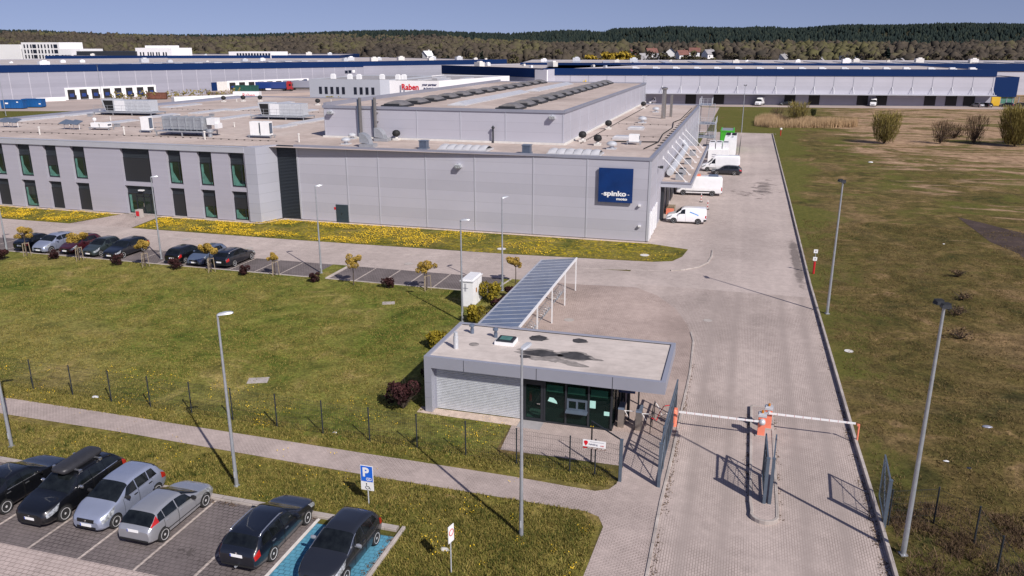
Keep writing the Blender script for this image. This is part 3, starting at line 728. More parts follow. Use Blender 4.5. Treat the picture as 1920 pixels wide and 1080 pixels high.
# flues, ducts and vents
mb = MB()
mb.tube((-43.1,85.6,8.1),(-43.1,85.6,12.7),.17,.17,12); mb.bx(-43.55,-43.3,85.7,85.98,8.2,12.5,1)
part(mb, 'flue', [M['steel'], M['steel_blue']], smooth=30)
mb = MB(); mb.tube((-41.2,85.55,8.1),(-41.2,85.55,12.75),.17,.17,12); mb.bx(-41.65,-41.4,85.7,85.98,8.2,12.5,1)
for z in (9,10,11,12): mb.bx(-41.4,-41.0,85.6,85.98,z,z+.06)
part(mb, 'flue', [M['steel'], M['steel_blue']], smooth=30)
def elbow_duct(x, y, r=1.15, w=.95):
    m = MB()
    # quarter-round hood: side plates and curved back
    pts = [(1.0*r,0.0)]+[(r*math.cos(PI/2*i/8), r*math.sin(PI/2*i/8)) for i in range(9)]+[(0.0,0.15)]
    prof = [(x+p[0]-r*.6, 8.35+p[1]) for p in pts]
    n = len(prof)
    vs = [(px, y-w/2, pz) for px, pz in prof]+[(px, y+w/2, pz) for px, pz in prof]
    m.add(vs, [(i,(i+1)%n,n+(i+1)%n,n+i) for i in range(n)]+[tuple(range(n-1,-1,-1)), tuple(range(n,2*n))])
    m.bx(x-.7,x+.95,y-w/2-.1,y+w/2+.1,8.03,8.36)
    return part(m, 'exhaust_duct', M['galv'], smooth=30)
elbow_duct(-38.95,78.6); elbow_duct(-39.8,84.0)
def mushroom(x, y, s=1.0, mat='galv_light'):
    m = MB().lathe([(.22*s,0),(.22*s,.32*s),(.50*s,.36*s),(.52*s,.50*s),(.40*s,.66*s),(.15*s,.74*s),(0,.76*s)], (x,y,8.03), 14)
    m.box((x,y,8.08),(.9*s,.9*s,.12)); return part(m, 'mushroom_vent', M[mat], smooth=40)
for x, y, s in ((-42.2,80.0,1.0),(-44.0,85.0,.9),(-13.4,83.9,1.1),(-14.1,114.7,1.2),(-14.4,134.3,1.1)): mushroom(x, y, s)
def ball_vent(x, y, z=8.03):
    m = MB().lathe([(.18,0),(.18,.35),(.14,.45)], (x,y,z), 10, 1); m.box((x,y,z+.1),(.7,.7,.25),0,1)
    m.lathe([(.10,.40),(.38,.52),(.47,.75),(.40,1.0),(.2,1.14),(0,1.17)], (x,y,z), 14, 0)
    return part(m, 'turbine_vent', [M['black'], M['off_white']], smooth=40)
for x, y in ((-38.5,85.2),(-17.7,89.8),(-15.4,86.7),(-17.2,104.4),(-17.4,141.9),(-97.3,135.9),(-94.6,138.3),(-91.4,139.2),(-75.5,133.2)): ball_vent(x, y)
for x, y in ((-32.4,78.6),(-21.0,77.9)):
    m = MB().box((x,y,8.1),(.95,.95,.16)); m.bx(x-.38,x+.38,y-.38,y+.38,8.18,8.85)
    for i in range(5): m.bx(x-.42,x+.42,y-.42,y+.42,8.24+i*.12,8.29+i*.12)
    m.bx(x-.46,x+.46,y-.46,y+.46,8.85,8.93); part(m, 'box_vent', M['steel_blue'])
m = MB().tube((-27,86.0-.35,8.0),(-27,85.65,9.75),.10,.10,10); m.lathe([(.16,9.62),(.20,9.72),(.02,9.95)], (-27,85.65,0), 10); part(m, 'vent_pipe', M['anthracite'], smooth=30)
m = MB().tube((-12.0,122.5,8.0),(-12.0,122.5,12.2),.34,.30,14); m.lathe([(.30,12.2),(.46,12.25),(.46,12.5),(.1,12.6)], (-12,122.5,0), 14); part(m, 'chimney', M['steel'], smooth=30)
m = MB().tube((-11.2,125.8,8.0),(-11.2,125.8,11.3),.2,.2,12); part(m, 'chimney', M['steel'], smooth=30)
for x, y in ((-82.8,78.6),(-72.9,81.5),(-60.1,79.7),(-48.2,80.3)):
    m = MB().tube((x,y,8.0),(x,y,8.85),.09,.09,8); m.tube((x,y,8.85),(x,y,9.0),.14,.14,8); part(m, 'vent_pipe', M['off_white'], smooth=30)
g_r = random.Random(9)
for i in range(16):
    x = g_r.uniform(-102, -52); y = g_r.uniform(84, 145); m = MB()
    if i % 2: m.tube((x,y,8.0),(x,y,8.5),.08,.08,8); m.tube((x,y,8.5),(x,y,8.6),.13,.13,8); part(m, 'vent_pipe', M['off_white'], smooth=30)
    else: m.box((x,y,8.2),(.6,.5,.36)); m.box((x,y,8.42),(.7,.6,.08)); part(m, 'box_vent', M['galv'])
# flat translucent roof slabs
def slab(x, y, L=8.5, w=1.9):
    m = MB(); m.bx(x-w/2,x+w/2,y-L/2,y+L/2,8.03,8.20); m.add([(x-w/2+.05,y-L/2+.05,8.20),(x+w/2-.05,y-L/2+.05,8.20),(x+w/2-.05,y+L/2-.05,8.20),(x-w/2+.05,y+L/2-.05,8.20),(x,y-L/2+.6,8.34),(x,y+L/2-.6,8.34)], [(0,1,4),(1,2,5,4),(2,3,5),(3,0,4,5)])
    return part(m, 'flat_skylight', M['skylight'])
for x, y, L in ((-100.5,95.5,8),(-100.6,105,8.5),(-85.2,95.0,5),(-86.4,104.5,7),(-84.6,114.5,9),(-82.6,121,8),(-74.4,106,8),(-97.6,124,9),(-60.0,103.5,9),(-59.4,95.3,4),(-70,118,8),(-57,118,8),(-68,132,8),(-84,134,8)): slab(x, y, L)
# shallow square rooflights of the right-hand roof strip
for x, y in ((-13.8,93.8),(-13.7,105.3)):
    m = MB(); m.box((x,y,8.15),(2.0,1.8,.26)); m.box((x,y,8.33),(1.8,1.6,.14),0,0,.85); part(m, 'flat_skylight', M['skylight'])
# cable run with clips along the right edge
m = MB().path([(-10.1,84.5,8.1),(-9.3,91.2,8.1),(-9.7,100,8.1),(-9.3,108.2,8.1),(-9.9,116,8.1),(-9.3,121,8.1),(-9.3,144,8.1)], .06, 6); m.path([(-9.3,91.2,8.1),(-12.3,90.6,8.1),(-14.3,90.4,8.1)], .07, 6)
for i in range(26): m.box((-8.75,84+i*2.55,8.24),(.32,.22,.08),.5)
part(m, 'roof_cable', M['black'])
m = MB()
def wire(pts):
    m.path([(x,y,8.10) for x, y in pts], .012, 4)
    for (xa,ya),(xb,yb) in zip(pts[:-1],pts[1:]):
        k = int(math.hypot(xb-xa,yb-ya)/1.05)
        for i in range(k): m.box((xa+(xb-xa)*i/k, ya+(yb-ya)*i/k, 8.065),(.15,.13,.08))
wire([(-17.5,88),(-17.3,150)]); wire([(-90,80),(-70,80.6),(-50,80.2)]); wire([(-104,90),(-74,89.6)]); wire([(-17,96),(-9.4,96.5)]); wire([(-17,112),(-9.4,112)]); wire([(-95,118),(-52,118.5)])
o = part(m, 'lightning_wire', M['plastic_black']); o['kind'] = 'stuff'
# lamps on the walls
for x, y, z in ((-20.3,86,11.0),(-47.05,86,10.95),(-27.73,76.45,6.75)):
    m = MB(); m.bx(x-.34,x+.34,y-.5,y-.02,z-.14,z+.14); m.bx(x-.30,x+.30,y-.55,y-.45,z-.2,z+.1,1); m.bx(x-.10,x+.10,y-.1,y,z-.25,z+.25); part(m, 'wall_lamp', [M['galv_light'], M['lamp_glass']])
for x, z in ((-9.28,3.62),(-9.2,1.6)):
    m = MB(); m.bx(x-.12,x+.12,76.15,76.44,z-.05,z+.10); part(m, 'wall_lamp', M['white_metal'])
m = MB(); m.bx(-8.34,-7.95,82.3,82.42,6.5,6.62); m.bx(-8.1,-7.8,82.1,82.6,6.45,6.68); part(m, 'camera_box', M['anthracite'])
# staff door in the hall front
d = MB(); d.bx(-41.93,-40.60,76.38,76.44,.05,1.93); d.bx(-41.98,-40.55,76.40,76.445,.05,1.99); door = part(d, 'door', M['steel_blue'])
door.data.materials.clear(); door.data.materials.append(pbr('door_slate', (.035,.055,.070), .45, .2))
part(MB().bx(-41.32,-41.24,76.30,76.38,.98,1.06), 'handle', M['black'], door, (0,0,0))
for c in (door.children): c.location = (0,0,0)
m = MB(); m.bx(-42.22,-42.02,76.42,76.445,1.42,1.68); part(m, 'warning_plate', M['red'])
# white doors in the side wall
for y in (77.4,79.9,82.4):
    m = MB(); m.bx(-8.36,-8.28,y-.55,y+.55,.1,2.75); m.bx(-8.36,-8.24,y-.62,y-.55,.1,2.82); m.bx(-8.36,-8.24,y+.55,y+.62,.1,2.82); part(m, 'side_door', M['white_metal'])
# loading canopy with tie rods
m = MB(); m.bx(-8.34,-5.1,86.6,121.2,3.82,4.30); part(m, 'canopy', M['trim_light'])
part(MB().sheet([(-8.34,86.75),(-5.25,86.75),(-5.25,121.0),(-8.34,121.0)], 4.305), 'canopy_roof', M['roof'])
m = MB(); m.bx(-5.25,-5.06,86.5,121.3,4.28,4.42); m.bx(-8.3,-5.25,86.5,86.66,4.28,4.42); part(m, 'canopy_coping', M['trim'])
for i in range(7):
    y = 87.4+5.2*i
    m = MB().tube((-8.33,y,6.85),(-5.75,y,4.36),.036,.036,8); m.box((-5.75,y,4.36),(.3,.2,.12)); m.box((-8.3,y,6.85),(.1,.25,.3)); part(m, 'tie_rod', M['white_metal'])
m = MB().path([(-7.75,90,4.9),(-7.75,97,4.9),(-7.75,104,5.0),(-7.75,114,5.0),(-8.3,114.6,5.6)], .36, 14)
for i in range(9): m.tube((-7.75,90.3+i*2.6,4.92),(-7.75,90.42+i*2.6,4.92),.41,.41,14)
part(m, 'silver_duct', M['galv_light'], smooth=30)
for y in (89.0,93.0,101.5,110):
    m = MB(); m.bx(-7.0,-6.2,y-.4,y+.4,4.32,4.95); m.lathe([(.32,0),(.36,.06),(.30,.12),(.06,.12),(0,.1)], (-6.6,y,4.95), 16, 1); part(m, 'fan_unit', [M['galv'], M['anthracite']])
for y in (89.8,95,100.2,105.4,110.6,115.8):
    m = MB(); m.bx(-8.37,-8.25,y-1.7,y+1.7,.1,3.5); part(m, 'loading_door', M['anthracite'])
m = MB(); m.bx(-8.3,-8.0,87.1,88.0,.1,3.8); part(m, 'side_panel', M['anthracite'])

# ---- office wing: piers and spandrels around recessed windows
YF = 73.9
cols = [(-85.7,-83.75),(-81.75,-79.75),(-77.8,-75.95),(-73.9,-72.0),(-67.05,-63.2),(-61.0,-59.15),(-57.0,-55.2),(-53.1,-51.2)]
cols = [(-105.3,-103.4),(-101.4,-99.5),(-97.5,-95.6),(-93.6,-91.7),(-89.65,-87.75)] + cols
m = MB(); xs = -105.5
for a, b_ in cols:
    m.bx(xs, a, YF, YF+.4, .10, 7.46); xs = b_
m.bx(xs, -49.65, YF, YF+.4, .10, 7.46)
for a, b_ in cols: m.bx(a-.002, b_+.002, YF+.02, YF+.42, 3.30, 3.74)
m.bx(-105.5,-49.7,YF+.42,152,.1,7.9)
m.bx(-105.5,-105.49,YF+.4,152,.1,7.9)
part(m, 'office_wall', M['office_wall'])
m = MB(); m.prism([(-51.0,YF-.12),(-49.62,YF-.12),(-48.72,76.46),(-48.72,76.9),(-51.0,74.4)], .10, 8.14); part(m, 'corner_cladding', M['cassette'])
m = MB(); m.bx(-51.05,-50.98,YF-.10,YF+.1,.1,7.5); part(m, 'shadow_joint', M['wall_dark'])
m = MB(); m.bx(-105.6,-51.0,YF-.16,YF+.5,7.50,8.12); m.bx(-105.6,-51.0,YF-.18,YF-.15,8.06,8.13); part(m, 'fascia', M['trim_light'])
m = MB(); m.bx(-105.7,-105.2,YF,152,7.9,8.2); m.bx(-105.6,-48,151.8,152.2,7.9,8.2); part(m, 'roof_coping', M['trim'])
part(MB().bx(-105.4,-49.7,YF+.05,YF+.3,0,.11), 'plinth', M['concrete'])
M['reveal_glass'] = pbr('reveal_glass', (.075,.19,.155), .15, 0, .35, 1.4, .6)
M['blind'] = wall_panel('blind', (.030,.032,.036), .09, .02, .6, metal=.2, rough=.5, var=.03)
M['glass_green'] = pbr('glass_green', (.010,.020,.017), .05, 0, .5, .6, .7)
def window(x0, x1, z0, z1, zt, blind, name='window'):
    """z0..z1 glazing, z1..zt dark panel above; blind 0..1"""
    yb = YF+.36
    m = MB(); m.bx(x0,x1,yb,yb+.06,z1,zt,0)                        # dark head panel
    m.bx(x0,x1,yb-.04,yb+.05,z1-.07,z1,1); m.bx(x0,x1,yb-.04,yb+.05,z0,z0+.09,1)
    m.bx(x0,x0+.09,yb-.05,yb+.05,z0+.09,z1-.07,1); m.bx(x1-.09,x1,yb-.05,yb+.05,z0+.09,z1-.07,1)
    w = part(m, name, [M['louvre'], M['anthracite']])
    zb = z1-.07-(z1-z0-.16)*blind
    if blind > 0: part(MB().bx(x0+.09,x1-.09,yb-.02,yb+.02,zb,z1-.07), 'blind', M['blind'], w, (0,0,0))
    if blind < 1:
        part(MB().bx(x0+.09,x1-.09,yb+.01,yb+.05,z0+.09,zb), 'pane', M['glass_green'], w, (0,0,0))
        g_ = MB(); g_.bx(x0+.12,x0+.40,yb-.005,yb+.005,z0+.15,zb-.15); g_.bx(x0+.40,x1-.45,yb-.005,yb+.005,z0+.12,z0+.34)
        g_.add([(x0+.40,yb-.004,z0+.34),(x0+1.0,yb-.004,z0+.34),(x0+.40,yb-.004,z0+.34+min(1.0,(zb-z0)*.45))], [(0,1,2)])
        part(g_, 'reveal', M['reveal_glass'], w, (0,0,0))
        part(MB().bx(x1-.62,x1-.56,yb-.05,yb+.05,z0+.09,zb), 'mullion', M['anthracite'], w, (0,0,0))
    for c in w.children: c.location = (0,0,0)
    return w
up = [0,0,1,0,0, 0,0,.45,0,1,0,0,0]; lo = [1,1,0,1,1, 1,0,1,1,None,1,.45,.5]
for (a, b_), u, l in zip(cols, up, lo):
    if b_ < -84.9: continue
    window(a, b_, 3.76, 6.25 if u != 1 else 6.45, 7.5, u)
    if l is not None: window(a, b_, .10, 2.58, 3.32, l)
# entrance
yb = YF+.36; x0, x1 = -67.05, -63.2
m = MB(); m.bx(x0,x1,yb,yb+.06,2.45,3.32,0); m.bx(x0,x1,yb-.05,yb+.05,2.38,2.45,1)
for x in (x0+.05,x0+1.1,x0+2.05,x0+2.95,x1-.05): m.bx(x-.05,x+.05,yb-.05,yb+.05,.1,2.38,1)
m.bx(x0+1.1,x0+2.95,yb-.05,yb+.05,2.05,2.13,1); m.bx(x0,x1,yb-.04,yb+.05,.1,.2,1)
ent = part(m, 'entrance', [M['louvre'], M['anthracite']])
for n_, q in (('pane', MB().bx(x0+.1,x1-.1,yb+.01,yb+.04,.2,2.38)),): part(q, n_, M['glass_green'], ent, (0,0,0))
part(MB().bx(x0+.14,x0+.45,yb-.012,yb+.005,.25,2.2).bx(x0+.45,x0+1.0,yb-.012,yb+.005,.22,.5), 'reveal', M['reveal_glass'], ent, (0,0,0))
part(MB().bx(x0+2.02,x0+2.08,yb-.12,yb-.06,.9,1.3), 'handle', M['chrome'], ent, (0,0,0))
part(MB().bx(-65.35,-64.75,yb-.35,yb,2.72,2.86), 'entrance_lamp', M['white_metal'], ent, (0,0,0))
for c in ent.children: c.location = (0,0,0)
# small pale bin by the entrance
b = thing('litter_bin', 'small pale concrete bin with red panel beside the office entrance', 'bin', (-64.4,72.6,.02))
MB().box((0,0,.45),(.62,.62,.9),0,0,.9).build('bin_body', M['concrete'], b); MB().bx(-.2,.2,-.33,-.29,.2,.75).build('front_panel', M['red'], b)

# ---- company sign on the hall front
sg = thing('wall_sign', 'square navy blue company sign with white lettering on the grey hall front', 'sign', (-11.65,76.42,3.85))
MB().bx(-1.66,1.66,-.30,-.14,0,3.32).build('panel', M['sign_navy'], sg)
MB().bx(-1.62,1.62,-.14,.0,.05,3.27).build('frame', M['anthracite'], sg)
lw = M['white']
text('lettering', 'spinko', .66, lw, sg, face_south(-1.12,-.304,.66), .012, sx=1.26, bold=.024)
MB().bx(-1.34,-1.12,-.318,-.300,.77,.82).bx(1.22,1.36,-.318,-.300,.77,.82).build('logo_bar', lw, sg)
MB().lathe([(.045,0),(.045,.02),(0,.02)], (1.31,-.30,.98), 12, 0, 'y').build('logo_dot', lw, sg)
text('lettering', 'moto', .33, lw, sg, face_south(.12,-.304,.26), .012, sx=1.45, bold=.014)

# ---- rooftop machinery, each a thing of its own
def ahu(loc, rz, label, L=6.0, D=2.0, hgt=1.7):
    t = thing('ventilation_unit', label, 'ventilation unit', loc, rz, 'rooftop machinery')
    m = MB(); m.bx(-L*.22,L*.5,-D/2,D/2,.55,.55+hgt)
    for i in range(7): m.bx(-L*.22+i*L*.12-.02,-L*.22+i*L*.12+.02,-D/2-.03,-D/2+.02,.55,.55+hgt)
    for i in range(3): m.bx(-L*.22,L*.5,-D/2-.025,-D/2,.85+i*.5,.88+i*.5)
    m.build('cabinet', M['galv_light'], t)
    m = MB(); pts = [(-L*.22,.55),(-L*.22,.55+hgt+.1),(-L*.5,.55+hgt+.1),(-L*.42,.55)]
    n = 4; vs = [(p[0],-D/2,p[1]) for p in pts]+[(p[0],D/2,p[1]) for p in pts]
    m.add(vs, [(0,1,2,3),(7,6,5,4),(0,4,5,1),(1,5,6,2),(3,7,4,0)])
    m.build('intake_hood', M['galv_light'], t)
    MB().add([(-L*.46,-D/2-.02,.5+hgt),(-L*.41,-D/2-.02,.65),(-L*.25,-D/2-.02,.65),(-L*.25,-D/2-.02,.5+hgt)], [(0,1,2,3)]).build('intake_louvre', M['black'], t)
    MB().bx(-L*.22,0,-D/2-.04,-D/2-.02,.6,.5+hgt).build('white_panel', M['white_metal'], t)
    MB().add([(-L*.5+.02,-D/2+.05,.55+hgt),(-L*.42-.02,-D/2+.05,.6),(-L*.42-.02,D/2-.05,.6),(-L*.5+.02,D/2-.05,.55+hgt)], [(0,1,2,3)]).bx(-L*.5,-L*.46,-.03,.03,.6,.55+hgt).build('intake_grille', M['black'], t)
    m = MB(); m.bx(-L*.62,L*.62,-D/2-.9,D/2+.5,.38,.50)
    for x in (-L*.6,-L*.2,L*.2,L*.6):
        for y in (-D/2-.8,D/2+.4): m.bx(x-.05,x+.05,y-.05,y+.05,0,.4)
    m.build('platform', M['galv'], t)
    m = MB()
    for i in range(9):
        x = -L*.6+i*L*1.2/8; m.tube((x,-D/2-.85,.5),(x,-D/2-.85,1.5),.022,.022,5)
    for z in (1.0,1.5): m.tube((-L*.6,-D/2-.85,z),(L*.6,-D/2-.85,z),.022,.022,5)
    m.build('railing', M['galv'], t)
    return t
ahu((-93.5,106.5,8.03), .05, 'long grey air handling unit with slanted dark intake, at the far left of the roof', 8.5, 2.2, 1.7)
ahu((-66.2,106.5,8.03), .05, 'grey air handling unit with slanted dark intake, left of the raised roof block', 7.0, 2.2, 1.7)
t = thing('ventilation_unit', 'ribbed grey duct unit on a railed steel platform above the office wing', 'ventilation unit', (-64.8,83.2,8.03), .04, 'rooftop machinery')
m = MB(); m.bx(-3.0,2.4,-.8,1.0,.75,2.15)
for i in range(6): m.bx(-3.0+i*1.05,-2.9+i*1.05,-.92,1.1,.75,2.25)
for z in (1.1,1.5,1.9): m.bx(-3.02,2.42,-.84,1.02,z,z+.05)
m.build('duct_body', M['galv'], t)
m = MB(); m.bx(-3.6,3.0,-1.6,1.4,.50,.60)
for x in (-3.5,0,2.9):
    for y in (-1.5,1.3): m.bx(x-.06,x+.06,y-.06,y+.06,0,.5)
m.build('platform', M['galv'], t)
m = MB()
for i in range(9): m.tube((-3.55+i*.81,-1.55,.6),(-3.55+i*.81,-1.55,1.55),.025,.025,5)
for z in (1.05,1.55): m.tube((-3.55,-1.55,z),(2.95,-1.55,z),.025,.025,5)
m.build('railing', M['galv'], t)
MB().bx(2.6,3.7,-.2,.9,1.3,2.1).bx(3.7,4.1,-.3,.7,.9,1.5).build('outlet_box', M['white_metal'], t)
MB().lathe([(.25,0),(.25,.5),(.42,.55),(.42,.8),(.2,.9),(0,.9)], (3.6,-1.2,0), 12).build('vent_cap', M['galv'], t)
def condenser(loc, label, n=1, tall=1.45, grp='rooftop condensers'):
    t = thing('air_conditioner', label, 'air conditioner', loc, .05, grp)
    for k in range(n):
        x = (k-(n-1)/2)*1.35
        m = MB(); m.bx(x-.55,x+.55,-.45,.45,.35,.35+tall,0); m.bx(x+.551,x+.57,-.32,.32,.55,.2+tall,1)
        m.build('casing', [M['white'], M['anthracite']], t)
        MB().bx(x+.57,x+.60,-.28,.28,.6,.15+tall).build('fan_grille', M['steel_blue'], t)
    m = MB(); m.bx(-.8*n,.8*n,-.5,-.4,.25,.35); m.bx(-.8*n,.8*n,.4,.5,.25,.35)
    for x in (-.7*n,.7*n):
        for y in (-.45,.45): m.bx(x-.05,x+.05,y-.05,y+.05,0,.25)
    m.build('stand', M['galv'], t); return t
condenser((-71.9,84.4,8.03), 'single tall white air conditioner box between the low pair and the ribbed unit', 1, 1.6)
condenser((-54.7,83.0,8.03), 'pair of tall white air conditioner boxes nearest the raised block', 2, 1.55)
t = condenser((-80.0,85.6,8.03), 'pair of low white air conditioner boxes with a small round vent, above the office windows', 2, .55)
MB().lathe([(.05,.9),(.05,1.1),(.22,1.15),(.26,1.35),(.15,1.5),(0,1.52)], (-.9,0,0), 12).build('round_vent', M['white_metal'], t)
condenser((-11.7,88.7,8.03), 'lone white air conditioner on the right-hand roof strip', 1, .75)
for x, lab in ((-94.0,'left one of two twin tilted dark panels on white legs at the roof edge'),(-84.0,'right one of two twin tilted dark panels on white legs at the roof edge')):
    t = thing('roof_vent', lab, 'roof vent', (x,84.9,8.03), 0, 'tilted roof vents')
    for k in (-.75,.75):
        MB().add([(k-.65,-.7,.75),(k+.55,-.5,.62),(k+.55,.6,1.0),(k-.65,.6,1.15),(k-.65,-.7,.82),(k+.55,-.5,.69),(k+.55,.6,1.07),(k-.65,.6,1.22)], [(3,2,1,0),(4,5,6,7),(0,1,5,4),(1,2,6,5),(2,3,7,6),(3,0,4,7)]).build('tilted_panel', M['steel_blue'], t)
        for dx in (-.5,.4): MB().tube((k+dx,0,0),(k+dx,0,.85),.04,.04,6).build('leg', M['white_metal'], t)
# roof access ladder cage at the far end
m = MB()
for x in (-19.6,-18.9):
    m.tube((x,157.0,8),(x,157.0,13.0),.03,.03,5)
for i in range(16): m.tube((-19.6,157,8.2+i*.3),(-18.9,157,8.2+i*.3),.02,.02,5)
for z in (12.2,12.6,13.0): m.path([(-19.6,157,z),(-19.6,156.2,z),(-18.9,156.2,z),(-18.9,157,z)], .025, 5)
part(m, 'roof_ladder', M['galv_light'])
# escape stair tower at the far right corner
st = thing('escape_stair', 'galvanised steel escape stair tower at the far right corner of the factory', 'stair', (-6.8,150.5,0))
m = MB()
for x in (-1.4,1.5):
    for y in (-2.4,2.4): m.bx(x-.06,x+.06,y-.06,y+.06,0,9.6 if x < 0 else 5.6)
m.build('tower_frame', M['galv_light'], st)
for z, x0, x1 in ((8.3,-1.5,.6),(5.0,-1.3,1.6),(2.6,-1.3,1.6)):
    m = MB(); m.bx(x0,x1,-2.5,2.5,z,z+.10); m.build('landing', M['galv'], st)
    m = MB()
    for xx in np.linspace(x0,x1,4): m.tube((xx,-2.45,z),(xx,-2.45,z+1.15),.025,.025,5)
    for yy in np.linspace(-2.45,2.45,5): m.tube((x1,yy,z),(x1,yy,z+1.15),.025,.025,5)
    for h in (.4,.8,1.15): m.path([(x0,-2.45,z+h),(x1,-2.45,z+h),(x1,2.45,z+h)], .025, 5)
    m.build('railing', M['galv_light'], st)
for z0, z1, s in ((0,2.6,1),(2.6,5.0,-1),(5.0,8.3,1)):
    m = MB()
    for i in range(11):
        t_ = i/10; y = s*(-2.2+4.4*t_); m.bx(.1,1.1,y-.16,y+.16,z0+(z1-z0)*t_,z0+(z1-z0)*t_+.05)
    for x in (.1,1.1): m.tube((x,s*-2.2,z0),(x,s*2.2,z1),.05,.05,6)
    m.build('stair_flight', M['galv'], st)

# ================================================================== GATEHOUSE
GO = (-9.0, 38.0, 0.0)
gh = thing('gatehouse', 'small flat-roofed grey gatehouse with corrugated wall and dark glass front beside the entrance road', 'building', GO)
def gp(mb, name, mats, parent=gh, **k): return part(mb, name, mats, parent, GO if parent is gh else (0,0,0), **k)
# frame: fascia band around the roof, left end wall
m = MB()
m.bx(-14.98,-2.68,35.40,35.62,2.52,3.14); m.bx(-14.98,-2.68,40.70,40.92,2.52,3.14)
m.bx(-14.98,-14.76,35.62,40.70,2.52,3.14); m.bx(-2.90,-2.68,35.62,40.70,2.52,3.14)
m.bx(-14.76,-2.90,35.62,40.70,2.50,2.56)
for x in (-12.82,-9.0,-5.2): m.bx(x-.012,x+.012,35.392,35.399,2.53,3.13,1)
gp(m, 'fascia', [M['gate_cassette'], M['anthracite']])
m = MB(); m.bx(-14.98,-14.60,35.40,40.92,.03,2.52)
for z in (.85,1.7): m.bx(-14.97,-14.61,35.393,35.399,z-.01,z+.01,1)
gp(m, 'end_wall', [M['gate_cassette'], M['trim']])
gp(MB().sheet([(-14.8,35.6),(-2.86,35.6),(-2.86,40.75),(-14.8,40.75)], 3.06), 'roof', M['roof_gate'])
m = MB(); m.bx(-2.915,-2.86,35.6,40.75,3.05,3.10); m.bx(-14.8,-2.9,40.70,40.76,3.05,3.10); gp(m, 'roof_edge', M['black'])
# dark tar patches on the felt
def patch(pts, z=3.066):
    return MB().sheet(pts, z)
M['tar'] = pbr('tar', (.045,.042,.044), .8, 0, .5, 2.5)
M['tar_grey'] = pbr('tar_grey', (.24,.215,.20), .85, 0, .35, 3.0)
def blob(cx, cy, rx, ry, rot, seed):
    r_ = random.Random(seed); n = 18
    return [(cx+rx*math.cos(2*PI*i/n)*(1+r_.uniform(-.34,.34))*math.cos(rot)-ry*math.sin(2*PI*i/n)*math.sin(rot)*(1+r_.uniform(-.38,.38)), cy+rx*math.cos(2*PI*i/n)*math.sin(rot)+ry*math.sin(2*PI*i/n)*math.cos(rot)*(1+r_.uniform(-.2,.2))) for i in range(n)]
for i, b_ in enumerate(((-10.0,39.75,.50,.42,0),(-7.75,40.0,.48,.32,.15),(-9.35,37.65,.95,.42,.05),(-7.55,37.75,.85,.50,-.05),(-9.95,36.95,.30,.22,0))): gp(MB().sheet(blob(*b_, i), 3.0685), 'tar_patch', M['tar'])
for i, b_ in enumerate(((-8.4,37.5,1.9,.28,.02),(-9.1,36.95,.75,.28,.25),(-7.6,36.75,.85,.30,-.35),(-8.45,37.05,.35,.5,0),(-9.4,37.65,1.15,.55,0),(-7.5,37.75,1.05,.60,0))): gp(MB().sheet(blob(*b_, i+20), 3.0625+.0009*i), 'tar_stain', M['tar_grey'])
# roof fittings
m = MB().tube((-13.82,37.06,3.05),(-13.82,37.06,3.75),.13,.13,12); m.tube((-13.82,37.06,3.75),(-13.82,37.06,3.98),.105,.105,12); m.lathe([(.135,3.40),(.14,3.5),(.135,3.6)], (-13.82,37.06,0), 12); gp(m, 'vent_pipe', M['galv_light'], smooth=30)
for x, y in ((-13.75,39.5),(-12.3,39.25)):
    m = MB().tube((x,y,3.05),(x,y,3.32),.11,.11,10); m.tube((x,y,3.32),(x+.02,y-.06,3.52),.08,.09,10); m.lathe([(.15,3.48),(.16,3.58),(.05,3.64),(0,3.64)], (x,y-.03,0), 10); gp(m, 'vent_cowl', M['steel_blue'], smooth=30)
m = MB(); m.box((-11.5,38.6,3.15),(1.05,.95,.20),0,0); m.box((-11.5,38.6,3.29),(.95,.85,.08),0,1,.92); m.box((-11.5,38.6,3.335),(.62,.52,.02),0,2)
gp(m, 'roof_hatch', [M['white'], M['anthracite'], M['reveal_glass']])
m = MB(); m.lathe([(.28,3.064),(.2,3.075),(0,3.08)], (-13.1,37.9,0), 14); gp(m, 'roof_drain', M['tar_grey'])
# corrugated front wall: real horizontal ribs
m = MB(); prof = []
z = .05
while z < 2.52:
    prof += [(35.93,z),(35.93,z+.040),(35.962,z+.050),(35.962,z+.082)]; z += .092
P = [[(-14.60,y,z),(-9.86,y,z)] for y, z in prof]
m.grid(P, flip=False); m.bx(-14.6,-9.86,35.98,36.1,.03,2.55)
gp(m, 'corrugated_wall', M['galv_light'])
m = MB(); m.bx(-14.6,-14.52,35.9,40.9,.03,2.5); m.bx(-14.6,-5.2,40.6,40.8,.03,2.5); gp(m, 'rear_wall', M['gate_cassette'])
